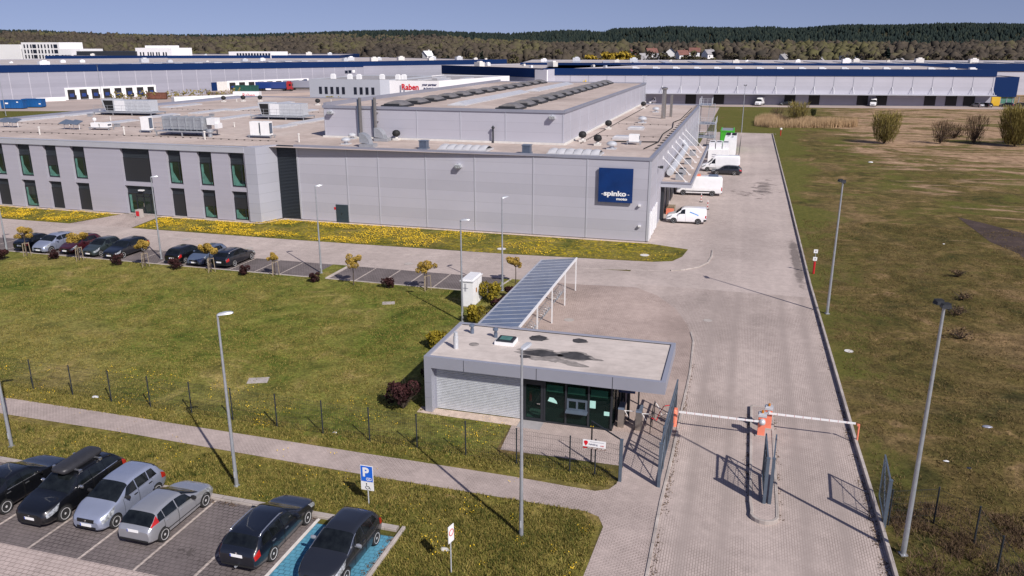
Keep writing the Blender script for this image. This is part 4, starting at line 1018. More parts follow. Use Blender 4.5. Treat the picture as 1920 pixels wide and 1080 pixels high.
# interior seen through the glass
m = MB(); m.bx(-9.8,-5.3,39.8,39.9,.05,2.5,0); m.bx(-9.84,-9.76,36.1,39.9,.05,2.5,0); m.bx(-9.8,-5.3,36.1,39.8,.03,.05,1); m.bx(-9.8,-5.3,36.1,39.8,2.46,2.49,0); gp(m, 'interior_wall', [M['interior'], M['roof_grey']])
m = MB(); m.bx(-8.5,-5.6,37.2,37.9,.70,.75); m.bx(-8.4,-8.3,37.2,37.9,.05,.7); m.bx(-5.8,-5.7,37.2,37.9,.05,.7); gp(m, 'desk', M['interior'])
def glassy():
    m_, nt, b = _nodes('gate_glass')
    b.inputs['Base Color'].default_value = (.012,.026,.024,1); b.inputs['Roughness'].default_value = .03
    tr = N(nt, 'ShaderNodeBsdfTransparent'); tr.inputs[0].default_value = (.62,.80,.74,1)
    mx = N(nt, 'ShaderNodeMixShader'); mx.inputs[0].default_value = .30
    nt.links.new(tr.outputs[0], mx.inputs[1]); nt.links.new(b.outputs[0], mx.inputs[2])
    nt.links.new(mx.outputs[0], nt.nodes['Material Output'].inputs[0]); return m_
M['gate_glass'] = glassy()
yG = 35.93
m = MB()
for x in (-9.86,-8.68,-7.58,-6.42,-5.28): m.bx(x-.045,x+.045,yG-.06,yG+.06,.04,2.52)
m.bx(-9.82,-8.72,yG-.055,yG+.055,2.18,2.27); m.bx(-9.84,-5.28,yG-.055,yG+.055,2.46,2.53); m.bx(-9.84,-5.28,yG-.055,yG+.055,.03,.11)
m.bx(-5.33,-5.21,yG-.06,39.9,2.42,2.52); m.bx(-5.33,-5.21,yG-.06,39.9,.03,.10)
for y in (37.2,38.5,39.9): m.bx(-5.32,-5.22,y-.045,y+.045,.1,2.45)
gf = gp(m, 'glazing_frame', M['anthracite'])
for x0, x1 in ((-8.64,-7.62),(-7.54,-6.46),(-6.38,-5.32)):
    gp(MB().bx(x0,x1,yG-.01,yG+.01,.11,2.46), 'pane', M['gate_glass'], gf)
    gp(MB().bx(x0,x1,yG+.03,yG+.05,.11,.88), 'lower_panel', M['anthracite'], gf)
gp(MB().bx(-9.82,-8.72,yG-.01,yG+.01,2.27,2.46), 'pane', M['gate_glass'], gf)
gp(MB().bx(-5.28,-5.26,36.0,39.9,.10,2.42), 'pane', M['gate_glass'], gf)
M['blind_green'] = pbr('blind_green', (.42,.66,.56), .6, 0, .12, 2)
for x0, x1 in ((-8.60,-7.75),(-7.50,-6.62),(-6.34,-5.48)): gp(MB().bx(x0,x1,yG+.06,yG+.08,1.72,2.08), 'roller_blind', M['blind_green'], gf)
M['paper'] = pbr('paper', (.42,.72,.64), .7, 0, .06, 8)
m = MB().add([(-8.52,yG-.016,1.22),(-8.02,yG-.016,1.12),(-8.06,yG-.016,1.26),(-8.22,yG-.016,1.42),(-8.42,yG-.016,1.44)], [(0,1,2,3,4)]); gp(m, 'paper_notice', M['paper'], gf)
gp(MB().bx(-6.36,-6.07,yG-.02,yG-.014,1.12,1.52), 'paper_notice', M['paper'], gf)
m = MB().bx(-5.64,-5.36,yG-.02,yG-.014,.80,1.02); gp(m, 'paper_notice', M['paper'], gf)
gp(MB().bx(-6.28,-6.13,yG-.07,yG-.06,.12,.17), 'floor_sticker', M['yellow'], gf)
# door
m = MB(); m.bx(-9.80,-9.66,yG-.04,yG+.04,.05,2.17); m.bx(-8.88,-8.74,yG-.04,yG+.04,.05,2.17); m.bx(-9.66,-8.88,yG-.04,yG+.04,.05,.19); m.bx(-9.66,-8.88,yG-.04,yG+.04,2.03,2.17)
dr = gp(m, 'door', M['anthracite'])
gp(MB().bx(-9.66,-8.88,yG-.01,yG+.01,.19,2.03), 'pane', M['gate_glass'], dr)
gp(MB().bx(-8.93,-8.90,yG-.10,yG-.04,1.0,1.06).bx(-9.06,-8.90,yG-.11,yG-.08,1.02,1.05), 'handle', M['chrome'], dr)
m = MB(); m.tube((-9.55,36.4,.9),(-9.55,36.4,1.4),.08,.08,10); gp(m, 'fire_extinguisher', M['red'], smooth=30)
# service hatch with sliding windows and shelf
m = MB(); m.bx(-7.52,-6.48,yG-.09,yG-.02,1.40,1.50); m.bx(-7.52,-6.48,yG-.09,yG-.02,.92,1.00)
for x in (-7.47,-7.0,-6.53): m.bx(x-.05,x+.05,yG-.09,yG-.02,1.0,1.40)
m.add([(-7.55,yG-.34,.86),(-6.45,yG-.34,.86),(-6.45,yG-.06,.92),(-7.55,yG-.06,.92),(-7.55,yG-.34,.82),(-6.45,yG-.34,.82),(-6.45,yG-.06,.88),(-7.55,yG-.06,.88)], [(0,1,2,3),(7,6,5,4),(0,4,5,1),(1,5,6,2),(2,6,7,3),(3,7,4,0)])
hs = gp(m, 'service_hatch', M['fence_grey'])
gp(MB().bx(-7.42,-7.05,yG-.06,yG-.05,1.0,1.40).bx(-6.95,-6.58,yG-.06,yG-.05,1.0,1.40), 'pane', M['gate_glass'], hs)
for o in (gf, dr, hs):
    for c in o.children: c.location = (0,0,0)
# thin posts and the monitor board under the roof overhang
m = MB()
for x, y in ((-4.95,38.2),(-4.75,38.0),(-4.6,37.4),(-4.35,39.4)): m.bx(x-.04,x+.04,y-.04,y+.04,.0,2.5)
gp(m, 'canopy_post', M['anthracite'])
m = MB(); m.bx(-5.15,-4.3,37.25,37.33,1.55,2.05); gp(m, 'notice_board', M['sign_navy'])
struct(MB().bx(-9.9,-8.7,35.0,35.85,.0,.035).build('door_step', M['roof_grey']))

# turnstiles
for x, y, lab in ((-4.86,36.52,'left steel turnstile pedestal next to the gatehouse glass'),(-3.97,36.42,'right steel turnstile pedestal, nearer the road')):
    t = thing('turnstile', lab, 'turnstile', (x,y,.012), 0, 'turnstiles beside the gatehouse')
    m = MB(); m.box((0,0,.50),(.30,.26,1.0)); m.build('pedestal', M['steel'], t)
    m = MB(); m.add([(-.15,-.16,1.0),(.15,-.16,1.0),(.15,.55,1.0),(-.15,.55,1.0),(-.15,-.12,1.06),(.15,-.12,1.06),(.15,.55,1.12),(-.15,.55,1.12)], [(0,1,5,4),(1,2,6,5),(2,3,7,6),(3,0,4,7),(4,5,6,7),(3,2,1,0)]); m.build('top_cover', M['steel_blue'], t)
    m = MB().box((0,.48,.5),(.26,.12,1.0)); m.build('rear_leg', M['steel'], t)
    MB().tube((.15,.1,.86),(.62,.14,.86),.018,.018,8).build('arm', M['white_metal'], t)
    MB().tube((.15,.1,.86),(.34,.14,.50),.018,.018,8).build('arm', M['white_metal'], t)

# ================================================================== GATES AND BARRIERS
FG = M['fence_grey']
def swing_leaf(loc, rz, label, L=2.0, H=2.02, post=True, nbars=14):
    """leaf along local +Y from the hinge post at the origin"""
    t = thing('gate_leaf', label, 'gate', loc, rz, 'open gate leaves at the entrance')
    if post:
        MB().box((0,0,H/2+.03),(.13,.13,H+.06)).box((0,0,H+.075),(.15,.15,.03)).build('hinge_post', FG, t)
    m = MB(); m.box((0,L/2+.1,H),(.06,L,.08)); m.box((0,L/2+.1,.14),(.06,L,.08)); m.box((0,.13,H/2+.07),(.06,.06,H-.1)); m.box((0,L+.07,H/2+.07),(.06,.06,H-.1))
    m.tube((0,.14,.18),(0,L+.05,H-.06),.028,.028,6)
    m.build('leaf_frame', FG, t)
    m = MB()
    for i in range(nbars):
        y = .2+(L-.2)*i/(nbars-1); m.box((0,y,H/2+.07),(.012,.012,H-.14))
    for z in (.5,1.0,1.5): m.box((0,L/2+.1,z),(.012,L,.014))
    m.build('infill_bars', M['fence_dark'], t)
    return t
swing_leaf((-2.40,31.25,.012), 0, 'narrow wicket gate leaf with diagonal brace, left of the road, swung open', 2.1)
swing_leaf((1.98,30.95,.14), 0.02, 'left leaf of the gate pair on the traffic island, swung open', 2.25)
swing_leaf((2.20,30.98,.14), -0.07, 'right leaf of the gate pair on the traffic island, swung open', 2.25)
swing_leaf((6.58,30.72,.01), -0.05, 'gate leaf at the right kerb, swung open beside the tall mast', 2.15)
# long ladder-like gate leaf
t = thing('gate_leaf', 'long grey panel gate standing open along the left kerb by the barrier arm tip', 'gate', (-2.42,32.9,.012), -0.02, 'open gate leaves at the entrance')
L = 5.6; H = 2.02
m = MB()
for z, w in ((H,.10),(H-.48,.08),(.15,.10)): m.box((0,L/2,z),(.07,L,w))
for i in range(8): m.box((0,.04+(L-.08)*i/7,H/2+.07),(.06,.06,H-.1))
m.build('leaf_frame', FG, t)
MB().box((0,0,H/2+.02),(.13,.13,H+.1)).build('hinge_post', FG, t)
m = MB()
for i in range(40): m.box((0,.1+(L-.2)*i/39,.9),(.012,.012,1.45))
m.build('infill_bars', M['fence_dark'], t)
# wicket portal frame right of the fence
t = thing('wicket_portal', 'thin dark portal bar joining the fence to the thick grey corner post', 'portal', (-4.09,31.25,.012), 0)
MB().box((0,0,1.0),(.13,.13,2.02)).box((0,0,2.03),(.15,.15,.03)).build('post', FG, t)
MB().tube((0,.02,2.0),(-1.55,1.35,2.05),.035,.035,8).build('top_bar', M['fence_dark'], t)
MB().tube((-1.55,1.35,0),(-1.55,1.35,2.07),.035,.035,8).build('post', M['fence_dark'], t)
# barriers
def stripes(m, L, y, z, h=.09, n=10, sgn=1):
    for i in range(n): m.bx(sgn*(i*L/n), sgn*((i+.955)*L/n), y-.022, y+.022, z-h/2, z+h/2, 0); m.bx(sgn*((i+.955)*L/n), sgn*((i+1)*L/n), y-.021, y+.021, z-h/2+.002, z+h/2-.002, 1)
for loc, sgn, lab in (((1.90,37.25,.14),-1,'left orange barrier post with white ball hub, arm lowered over the left lane'),((2.22,38.15,.14),1,'right orange barrier post, arm lowered over the right lane')):
    t = thing('road_barrier', lab, 'barrier', loc, 0, 'orange road barriers on the island')
    m = MB(); m.box((0,0,.55),(.34,.30,.98)); m.box((0,0,.03),(.5,.45,.06),0,1); m.build('housing', [M['barrier_orange'], M['concrete']], t)
    MB().box((0,0,1.10),(.40,.36,.12)).box((0,0,1.18),(.34,.30,.05)).build('cap', M['galv_light'], t)
    MB().lathe([(.06,1.2),(.065,1.28),(.05,1.33),(0,1.34)], (0,0,0), 12).build('warning_light', M['amber'], t, smooth=40)
    if sgn < 0: MB().lathe([(0,-.17),(.10,-.15),(.155,-.07),(.16,0),(.155,.07),(.1,.15),(0,.17)], (0,-.24,.82), 16, 0, 'y').build('hub', M['galv_light'], t, smooth=60)
    else: MB().lathe([(.09,-.06),(.09,.06)], (0,-.2,.92), 14, 0, 'y').build('hub', M['galv_light'], t)
    m = MB(); stripes(m, 4.0, -.26, .84 if sgn < 0 else .92, sgn=sgn); m.build('arm', [M['white'], M['red']], t)
t = thing('barrier_rest', 'short orange support post under the left barrier arm tip beside the gate', 'post', (-2.28,37.35,.012), 0)
m = MB(); m.lathe([(.12,0),(.13,.5),(.12,.85),(.07,.92),(0,.92)], (0,0,0), 12); m.build('column', M['barrier_orange'], t, smooth=40)
MB().box((.05,0,.95),(.16,.10,.08)).build('fork', M['barrier_orange'], t)
t = thing('barrier_rest', 'slim leaning orange post with fork at the right kerb, under the right barrier arm', 'post', (6.36,37.9,.01), 0)
MB().tube((0,0,0),(0,0,.95),.045,.045,10).build('column', M['barrier_orange'], t)
MB().box((-.02,0,.98),(.12,.08,.10)).build('fork', M['barrier_orange'], t)

# ================================================================== FENCES
def fence(label, pts, loc, H=1.78, group=None):
    t = thing('mesh_fence', label, 'fence', loc, 0)
    P0 = Vector((loc[0], loc[1], 0)); L = [Vector((x,y,0))-P0 for x, y in pts]
    pm = MB().tube((0,0,0),(0,0,H),.034,.034,8).lathe([(.04,H),(.04,H+.02),(0,H+.03)], (0,0,0), 8)
    first = None
    for p in L:
        if first is None: first = pm.build('post', M['fence_dark'], t, loc=p)
        else:
            c = first.copy(); COL.objects.link(c); c.location = p
    m = MB()
    for a, b_ in zip(L[:-1], L[1:]):
        d = (b_-a).length; n = int(d/.10)
        for i in range(n):
            q = a.lerp(b_, i/n); m.box((q.x,q.y,.05+(H-.1)/2),(.005,.005,H-.1))
        ang = math.atan2((b_-a).y, (b_-a).x)
        for z in (.08,.35,.65,.95,1.25,1.52,H-.06): m.box(((a.x+b_.x)/2,(a.y+b_.y)/2,z),(d,.005,.006), ang)
    m.build('wire_mesh', M['fence_dark'], t)
    return t
fx = [-59.5,-57,-54.6,-52.1,-49.7,-47.2,-44.8,-42.4,-39.9,-37.1,-34.35,-31.75,-29.2,-26.6,-24.1,-21.5,-18.9,-16.35,-13.85,-11.38,-8.9,-6.4,-5.25]
fence('dark green-grey wire mesh fence with thin posts along the footpath and lawn', [(x, 32.25-.028*(x+59.5)*.55) for x in fx]+[(-4.15,31.3)], (-30,31.9,.004))
fence('short run of wire mesh fence with thin dark posts in the right-hand field', [(6.75,30.9),(8.55,31.6),(9.75,30.5),(10.05,28.6),(10.4,26.4),(10.7,24)], (8.5,31.2,.004), 1.6)
# advertising board on the fence
t = thing('fence_sign', 'white advertising board with red shield mark fixed to the fence mesh near the corner post', 'sign', (-5.28,31.30,1.38), 0)
MB().bx(-.52,.50,-.012,.012,.0,.42).build('board', M['white'], t)
MB().bx(-.52,.50,-.016,-.012,.0,.09).build('dark_band', M['rust'], t)
m = MB(); m.bx(-.50,-.34,-.020,-.016,.015,.075,0)
for a, b_ in ((-.30,-.12),(-.08,.10),(.14,.30),(.33,.46)): m.bx(a,b_,-.020,-.016,.028,.062,1)
m.build('phone_line', [M['red'], M['off_white']], t)
m = MB().add([(-.48,-.017,.34),(-.43,-.017,.38),(-.34,-.017,.38),(-.29,-.017,.33),(-.31,-.017,.24),(-.385,-.017,.12),(-.46,-.017,.24)], [tuple(range(7))]); m.build('shield_mark', M['text_red'], t)
text('lettering', 'n', .14, M['text_navy'], t, face_south(-.26,-.016,.19), .002)
text('lettering', 'alvaldrog', .125, M['text_navy'], t, face_south(-.19,-.016,.185), .002, sx=.72)
text('lettering', '.net', .14, M['text_red'], t, face_south(.24,-.016,.16), .002, sx=.85)
MB().bx(-.2,.42,-.016,-.0125,.335,.352).build('small_print', M['trim'], t)

# ================================================================== LAMPS
def head_flat(t, rz, z, pitch=.12, L=.62):
    m = MB(); P = []
    for i, (x, w, h) in enumerate(((0,.07,.05),(.08,.115,.07),(.30,.135,.085),(L-.1,.12,.065),(L,.06,.03))):
        P.append([(x,-w,z+x*pitch),(x,-w*.75,z+h+x*pitch),(x,w*.75,z+h+x*pitch),(x,w,z+x*pitch),(x,0,z-.03+x*pitch)])
    vs = [p for r_ in P for p in r_]; n = 5
    m.add(vs, [(j*n+i, j*n+(i+1)%n, (j+1)*n+(i+1)%n, (j+1)*n+i) for j in range(4) for i in range(n)]+[tuple(range(n-1,-1,-1)), tuple(range(20,25))])
    o = m.build('lamp_head', M['galv_light'], t, smooth=40); o.rotation_euler = (0,0,rz); return o
def lamp(loc, H, rz, label, arm=.12):
    t = thing('street_lamp', label, 'street lamp', loc, 0, 'single-head street lamps')
    m = MB().tube((0,0,0),(0,0,1.0),.085,.082,12).tube((0,0,1.0),(0,0,H),.078,.042,12); m.bx(-.10,.10,-.10,.10,0,.05)
    m.build('pole', M['galv'], t, smooth=40)
    MB().bx(-.03,.03,-.088,-.078,.45,.75).build('service_door', M['galv_light'], t)
    head_flat(t, rz, H-.02, .10)
    return t
lamp((-32.6,26.3,.004), 7.85, R(35), 'tall galvanised street lamp cut by the left edge beside the dark parked cars')
lamp((-20.1,26.2,.004), 7.9, R(30), 'galvanised street lamp on the verge behind the two silver cars')
lamp((-7.17,26.05,.004), 7.85, R(75), 'galvanised street lamp on the corner lawn in front of the gatehouse')
lamp((-17.9,49.4,.004), 7.2, R(10), 'galvanised street lamp behind the gatehouse roof next to the white cabinet')
lamp((-17.35,57.2,.004), 7.35, R(60), 'galvanised street lamp at the far end of the bike shelter bed')
lamp((-33.5,57.75,.012), 7.4, R(40), 'galvanised street lamp on the grass tongue between the two bay rows')
lamp((-49.65,57.9,.02), 7.4, R(30), 'galvanised street lamp beside the dark van among the parked cars')
lamp((-64.9,55.8,.004), 7.4, R(60), 'galvanised street lamp at the left edge next to the purple bush')
def mast(loc, H, rz, label):
    t = thing('floodlight_mast', label, 'floodlight mast', loc, rz, 'double floodlight masts')
    m = MB().tube((0,0,0),(0,0,1.2),.10,.095,12).tube((0,0,1.2),(0,0,H),.092,.05,12); m.bx(-.14,.14,-.14,.14,0,.05)
    m.build('pole', M['galv'], t, smooth=40)
    MB().tube((0,-.30,H-.05),(0,.30,H-.05),.03,.03,8).build('crossbar', M['anthracite'], t)
    for s in (-1,1):
        m = MB(); m.box((-.08,s*.21,H+.06),(.32,.24,.11),.2*s,0,.85); m.box((-.08,s*.21,H-.005),(.27,.20,.015),.2*s,1)
        for i in range(4): m.box((-.08,s*.21-.08+i*.055,H+.14),(.27,.012,.05))
        m.build('floodlight', [M['anthracite'], M['lamp_glass']], t)
    return t
mast((7.0,28.95,.004), 9.9, R(20), 'tall galvanised mast with twin black floodlights, nearest one at the right kerb')
mast((6.66,58.3,.004), 9.5, R(20), 'tall galvanised mast with twin black floodlights halfway along the right kerb')
mast((-.9,185.2,.004), 10.2, R(90), 'distant mast with twin black floodlights at the far end of the yard')
for x, y, lab in ((-196,176,'thin twin-head mast in the left yard in front of the blue containers'),(-176,190,'thin twin-head mast in the left yard near the long loading docks')):
    mast((x,y,.02), 13.0, R(60), lab)

# ================================================================== SIGNS, CABINET, COVERS
t = thing('parking_sign', 'blue P parking sign with white wheelchair plate behind the dark hatchback', 'sign', (-13.93,26.48,.004), 0)
MB().tube((0,.03,0),(0,.03,1.82),.028,.028,10).build('post', M['galv_light'], t)
MB().bx(-.285,.285,-.012,.012,1.07,1.82).build('panel', M['white'], t)
MB().bx(-.265,.265,-.0165,-.012,1.09,1.80).build('blue_field', M['sign_blue'], t)
text('lettering', 'P', .56, M['white'], t, face_south(-.19,-.017,1.33), .003, bold=.022)
m = MB()
for a in ((-.03,.21,1.14,1.16),(-.03,.21,1.25,1.27),(-.03,-.01,1.14,1.27),(.19,.21,1.14,1.27)): m.bx(a[0],a[1],-.021,-.0165,a[2],a[3])
m.add([(-.01,-.020,1.15),(.02,-.020,1.15),(.19,-.020,1.26),(.16,-.020,1.26)], [(0,1,2,3)]); m.add([(-.01,-.0195,1.26),(.02,-.0195,1.26),(.19,-.0195,1.15),(.16,-.0195,1.15)], [(3,2,1,0)])
m.build('bay_symbol', M['white'], t)
MB().bx(-.285,.285,-.012,.012,.68,1.05).build('wheelchair_plate', M['white'], t)
def wheelchair(y=-.014, s=1.0, cx=0.0, cz=.84):
    m = MB(); k = []
    for i in range(15):
        a = R(150+i*250/14); k.append((cx+.085*s*math.cos(a), cz-.02+.085*s*math.sin(a)))
    for (a0,b0),(a1,b1) in zip(k[:-1],k[1:]): m.tube((a0,y,b0),(a1,y,b1),.011,.011,5)
    m.tube((cx-.03,y,cz+.12),(cx-.02,y,cz+.01),.013,.013,5); m.tube((cx-.02,y,cz+.01),(cx+.08,y,cz+.01),.012,.012,5); m.tube((cx+.08,y,cz+.01),(cx+.12,y,cz-.09),.012,.012,5); m.tube((cx+.12,y,cz-.09),(cx+.16,y,cz-.08),.011,.011,5)
    m.lathe([(0,-.006),(.025,-.006),(.025,.006),(0,.006)], (cx-.03,y,cz+.15), 10, 0, 'y')
    return m
wheelchair().build('wheelchair_symbol', M['black'], t)
t = thing('road_sign', 'small white plate with thin red ring on a slim post in the corner grass', 'sign', (-9.0,23.2,.004), R(76))
MB().tube((0,.03,0),(0,.03,1.95),.025,.025,10).build('post', M['galv_light'], t)
MB().bx(-.17,.17,-.012,.012,1.30,1.98).build('panel', M['white'], t)
m = MB(); pts = [(.125*math.cos(2*PI*i/24), -.016, 1.70+.125*math.sin(2*PI*i/24)) for i in range(25)]
m.path(pts, .014, 5); m.build('red_ring', M['red'], t)
t = thing('utility_cabinet', 'white metal electricity cabinet with sloped lid beside the lamp and golden bushes', 'cabinet', (-18.65,53.6,.004), 0)
MB().bx(-.45,.45,-1.05,1.05,.06,1.95).build('body', M['white'], t)
MB().bx(-.52,.52,-1.12,1.12,1.95,2.02).bx(-.40,.40,-1.0,1.0,2.02,2.12).build('lid', M['white_metal'], t)
MB().bx(-.44,.44,-1.04,1.04,0,.06).build('plinth', M['concrete'], t)
MB().bx(-.012+.45,.452,-.01,.01,.1,1.9).build('door_joint', M['trim'], t)
MB().bx(.45,.456,-.35,-.12,.95,1.3).build('warning_plate', M['amber'], t)
m = MB(); m.bx(-.18,-.14,-1.06,-1.05,1.2,1.8); m.bx(-.10,-.06,-1.06,-1.05,1.2,1.8); m.bx(-.3,.1,-1.06,-1.05,1.42,1.46); m.build('graffiti_mark', M['trim'], t)
def cover(loc, r, label, mat='concrete', sq=False):
    m = MB()
    if sq: m.box((0,0,.012),(r*2.2,r*1.5,.024),.4)
    else: m.lathe([(r,0),(r,.012),(r*.84,.014),(r*.84,.010),(0,.010)], (0,0,0), 20)
    o = m.build('manhole_cover', M[mat], loc=loc); return tag(o, label, 'manhole cover', 'manhole covers')
cover((-10.84,51.8,.012), .36, 'round manhole cover in the courtyard beside the bike shelter')
cover((-1.5,54.4,.012), .30, 'round manhole cover in the road near the courtyard curve', 'concrete')
cover((7.35,50.9,.006), .27, 'pale round manhole cover in the field grass beside the right kerb', 'off_white')
cover((-24.6,51.8,.006), .42, 'pale slab cover in the lawn towards the staff bays', 'concrete', True)
cover((-25.75,36.5,.006), .52, 'stone slab cover in the lawn near the mesh fence', 'concrete', True)
for x, y, l in ((-44.4,63.6,'round cover in the access road nearest the lamp on the grass tongue'),(-27.6,62.6,'round cover in the middle of the access road'),(-52.5,65.0,'round cover in the access road near the entrance path'),(-21.3,70.0,'pale cover in the yellow dandelion verge'),(-8.0,71.4,'pale cover in the verge near the hall corner')):
    cover((x,y,.024), .42, l, 'off_white' if y > 69 else 'concrete')
# pipeline marker posts
def marker(loc, label):
    t = thing('marker_post', label, 'marker post', loc, 0, 'red and white pipeline markers')
    MB().tube((0,0,0),(0,0,1.05),.09,.09,10).build('red_sleeve', M['red'], t)
    MB().tube((0,0,1.05),(0,0,2.05),.03,.03,8).build('post', M['galv'], t)
    for z in (1.3,1.95): MB().bx(-.16,.16,-.05,-.03,z-.16,z+.16).bx(-.03,.03,-.056,-.05,z-.05,z+.06,1).build('plate', [M['white'], M['black']], t)
    return t
marker((6.45,69.2,.004), 'red and white pipeline marker post by the right kerb, nearer one')
m = thing('marker_post', 'distant small red post with white ball top at the end corner of the yard', 'marker post', (7.2,182,.004)); MB().tube((0,0,0),(0,0,1.1),.1,.1,8).build('post', M['red'], m); MB().lathe([(0,-.25),(.2,-.15),(.26,0),(.2,.15),(0,.25)], (0,0,1.4), 10).build('ball', M['white'], m)
# litter and stones in the grass
def scrap(loc, s, mat, label, cat='litter'):
    m = MB(); r_ = random.Random(str(loc)); P = []
    for i in range(4):
        rr = [(0.5,.0),(1,.3),(.7,.75),(.05,1)][i]
        P.append([(s*rr[0]*(1+r_.uniform(-.25,.25))*math.cos(2*PI*j/8), s*.7*rr[0]*(1+r_.uniform(-.25,.25))*math.sin(2*PI*j/8), s*.45*rr[1]) for j in range(8)])
    vs = [p for q in P for p in q]; m.add(vs, [(a*8+j, a*8+(j+1)%8, (a+1)*8+(j+1)%8, (a+1)*8+j) for a in range(3) for j in range(8)]+[tuple(24+j for j in range(8))])
    o = m.build('litter_scrap' if cat == 'litter' else 'stone', M[mat], loc=loc); return tag(o, label, cat)
scrap((20.2,142.7,.0), .42, 'white', 'white plastic scrap far out in the right field')
scrap((10.15,37.2,.0), .13, 'white', 'white crumpled scrap right of the tall mast')
scrap((11.0,36.8,.0), .12, 'wall_dark', 'dark blue-black scrap right of the tall mast')
scrap((-33.0,32.0,.004), .22, 'white', 'white scrap lying under the fence above the footpath')
scrap((19.3,83.8,.0), .14, 'white', 'small white scrap in the brown grass near the dark slab')
scrap((-18.4,31.9,.004), .13, 'white', 'tiny white scrap under the fence posts')
scrap((12.9,41.6,.0), .22, 'trim', 'flat grey stone in the right field', 'stone')
scrap((-9.75,24.4,.004), .20, 'off_white', 'pale stone lying behind the red ring sign', 'stone')

# ================================================================== BIKE SHELTER
bs = thing('bike_shelter', 'long open bike shelter with sloped translucent roof and white posts beside the courtyard', 'bike shelter', (-13.2,50.8,.012), 0)
y0, y1 = -8.4, 8.1; xa, xb = -1.42, 1.36; za, zb = 2.25, 2.62
M['poly'] = pbr('poly', (.13,.165,.235), .16, 0, .22, .7, .8)
n = 20
m = MB()
for i in range(n):
    ya = y0+(y1-y0)*i/n+.03; yb = y0+(y1-y0)*(i+1)/n-.03
    m.add([(xa,ya,za),(xb,ya,zb),(xb,yb,zb),(xa,yb,za),(xa,ya,za-.02),(xb,ya,zb-.02),(xb,yb,zb-.02),(xa,yb,za-.02)], [(0,1,2,3),(7,6,5,4),(0,4,5,1),(2,6,7,3)])
m.build('roof_sheet', M['poly'], bs)
m = MB()
for i in range(n+1):
    y = y0+(y1-y0)*i/n; m.add([(xa-.02,y-.035,za+.012),(xb+.02,y-.035,zb+.012),(xb+.02,y+.035,zb+.012),(xa-.02,y+.035,za+.012),(xa-.02,y-.035,za-.05),(xb+.02,y-.035,zb-.05),(xb+.02,y+.035,zb-.05),(xa-.02,y+.035,za-.05)], [(0,1,2,3),(7,6,5,4),(0,4,5,1),(1,5,6,2),(2,6,7,3),(3,7,4,0)])
m.build('glazing_bar', M['galv_light'], bs)
MB().bx(xb-.04,xb+.06,y0-.05,y1+.05,zb-.10,zb+.04).build('front_beam', M['white_metal'], bs)
MB().bx(xa-.06,xa+.04,y0-.05,y1+.05,za-.10,za+.04).build('gutter', M['trim_light'], bs)
for y in (y0+.1,-4.1,0,4.1,y1-.1):
    MB().bx(xb-.04,xb+.04,y-.04,y+.04,0,zb-.08).build('post', M['white_metal'], bs)
    MB().bx(xa-.03,xa+.03,y-.04,y+.04,0,za-.08).build('post', M['white_metal'], bs)
def hoop_rack(y, label):
    t = thing('bike_rack', label, 'bike rack', (-12.75,y,.012), 0, 'spiral bike racks under the shelter')
    m = MB(); pts = []
    for i in range(49):
        a = i/48*6*2*PI; pts.append((.28*math.cos(a), -1.35+2.7*i/48, .42+.36*math.sin(a)))
    m.path(pts, .016, 6); m.build('spiral', M['galv'], t)
    MB().bx(-.04,.04,-1.4,1.4,.0,.05).build('base_rail', M['galv'], t)
for i, y in enumerate((44.6,48.6,52.6,56.6)):
    hoop_rack(y, ['spiral bike rack nearest the gatehouse','second spiral bike rack from the gatehouse','third spiral bike rack from the gatehouse','spiral bike rack at the far end of the shelter'][i])

# taped crowd railing between the turnstiles and the gate
t = thing('taped_railing', 'thin dark railing wound with red and white tape between turnstiles and long gate', 'railing', (-3.35,37.0,.012), 0)
m = MB()
for y in (-.9,.0,.9): m.tube((0,y,0),(0,y,1.0),.02,.02,6)
for z in (.95,.5): m.tube((0,-.9,z),(0,.9,z),.02,.02,6)
m.build('rail', M['anthracite'], t)
MB().path([(0,-.9,.9),(.25,-.5,.6),(.35,.1,.8),(.5,.5,.95),(.75,.9,.85)], .022, 6).build('tape', M['text_red'], t)
MB().path([(0,.9,.95),(.3,.6,.7),(.45,.2,.55),(.7,-.1,.85)], .022, 6).build('tape', M['white'], t)

# ================================================================== VEHICLES
def pchip(xs, ys):
    xs = list(map(float, xs)); ys = list(map(float, ys)); n = len(xs)
    h = [xs[i+1]-xs[i] for i in range(n-1)]; d = [(ys[i+1]-ys[i])/h[i] for i in range(n-1)]
    m = [d[0]]+[0]*(n-2)+[d[-1]]
    for i in range(1, n-1):
        if d[i-1]*d[i] > 0:
            w1 = 2*h[i]+h[i-1]; w2 = h[i]+2*h[i-1]; m[i] = (w1+w2)/(w1/d[i-1]+w2/d[i])
    def f(x):
        if x <= xs[0]: return ys[0]
        if x >= xs[-1]: return ys[-1]
        i = 0
        while x > xs[i+1]: i += 1
        t = (x-xs[i])/h[i]; t2 = t*t; t3 = t2*t
        return ys[i]*(2*t3-3*t2+1)+h[i]*m[i]*(t3-2*t2+t)+ys[i+1]*(-2*t3+3*t2)+h[i]*m[i+1]*(t3-t2)
    return f
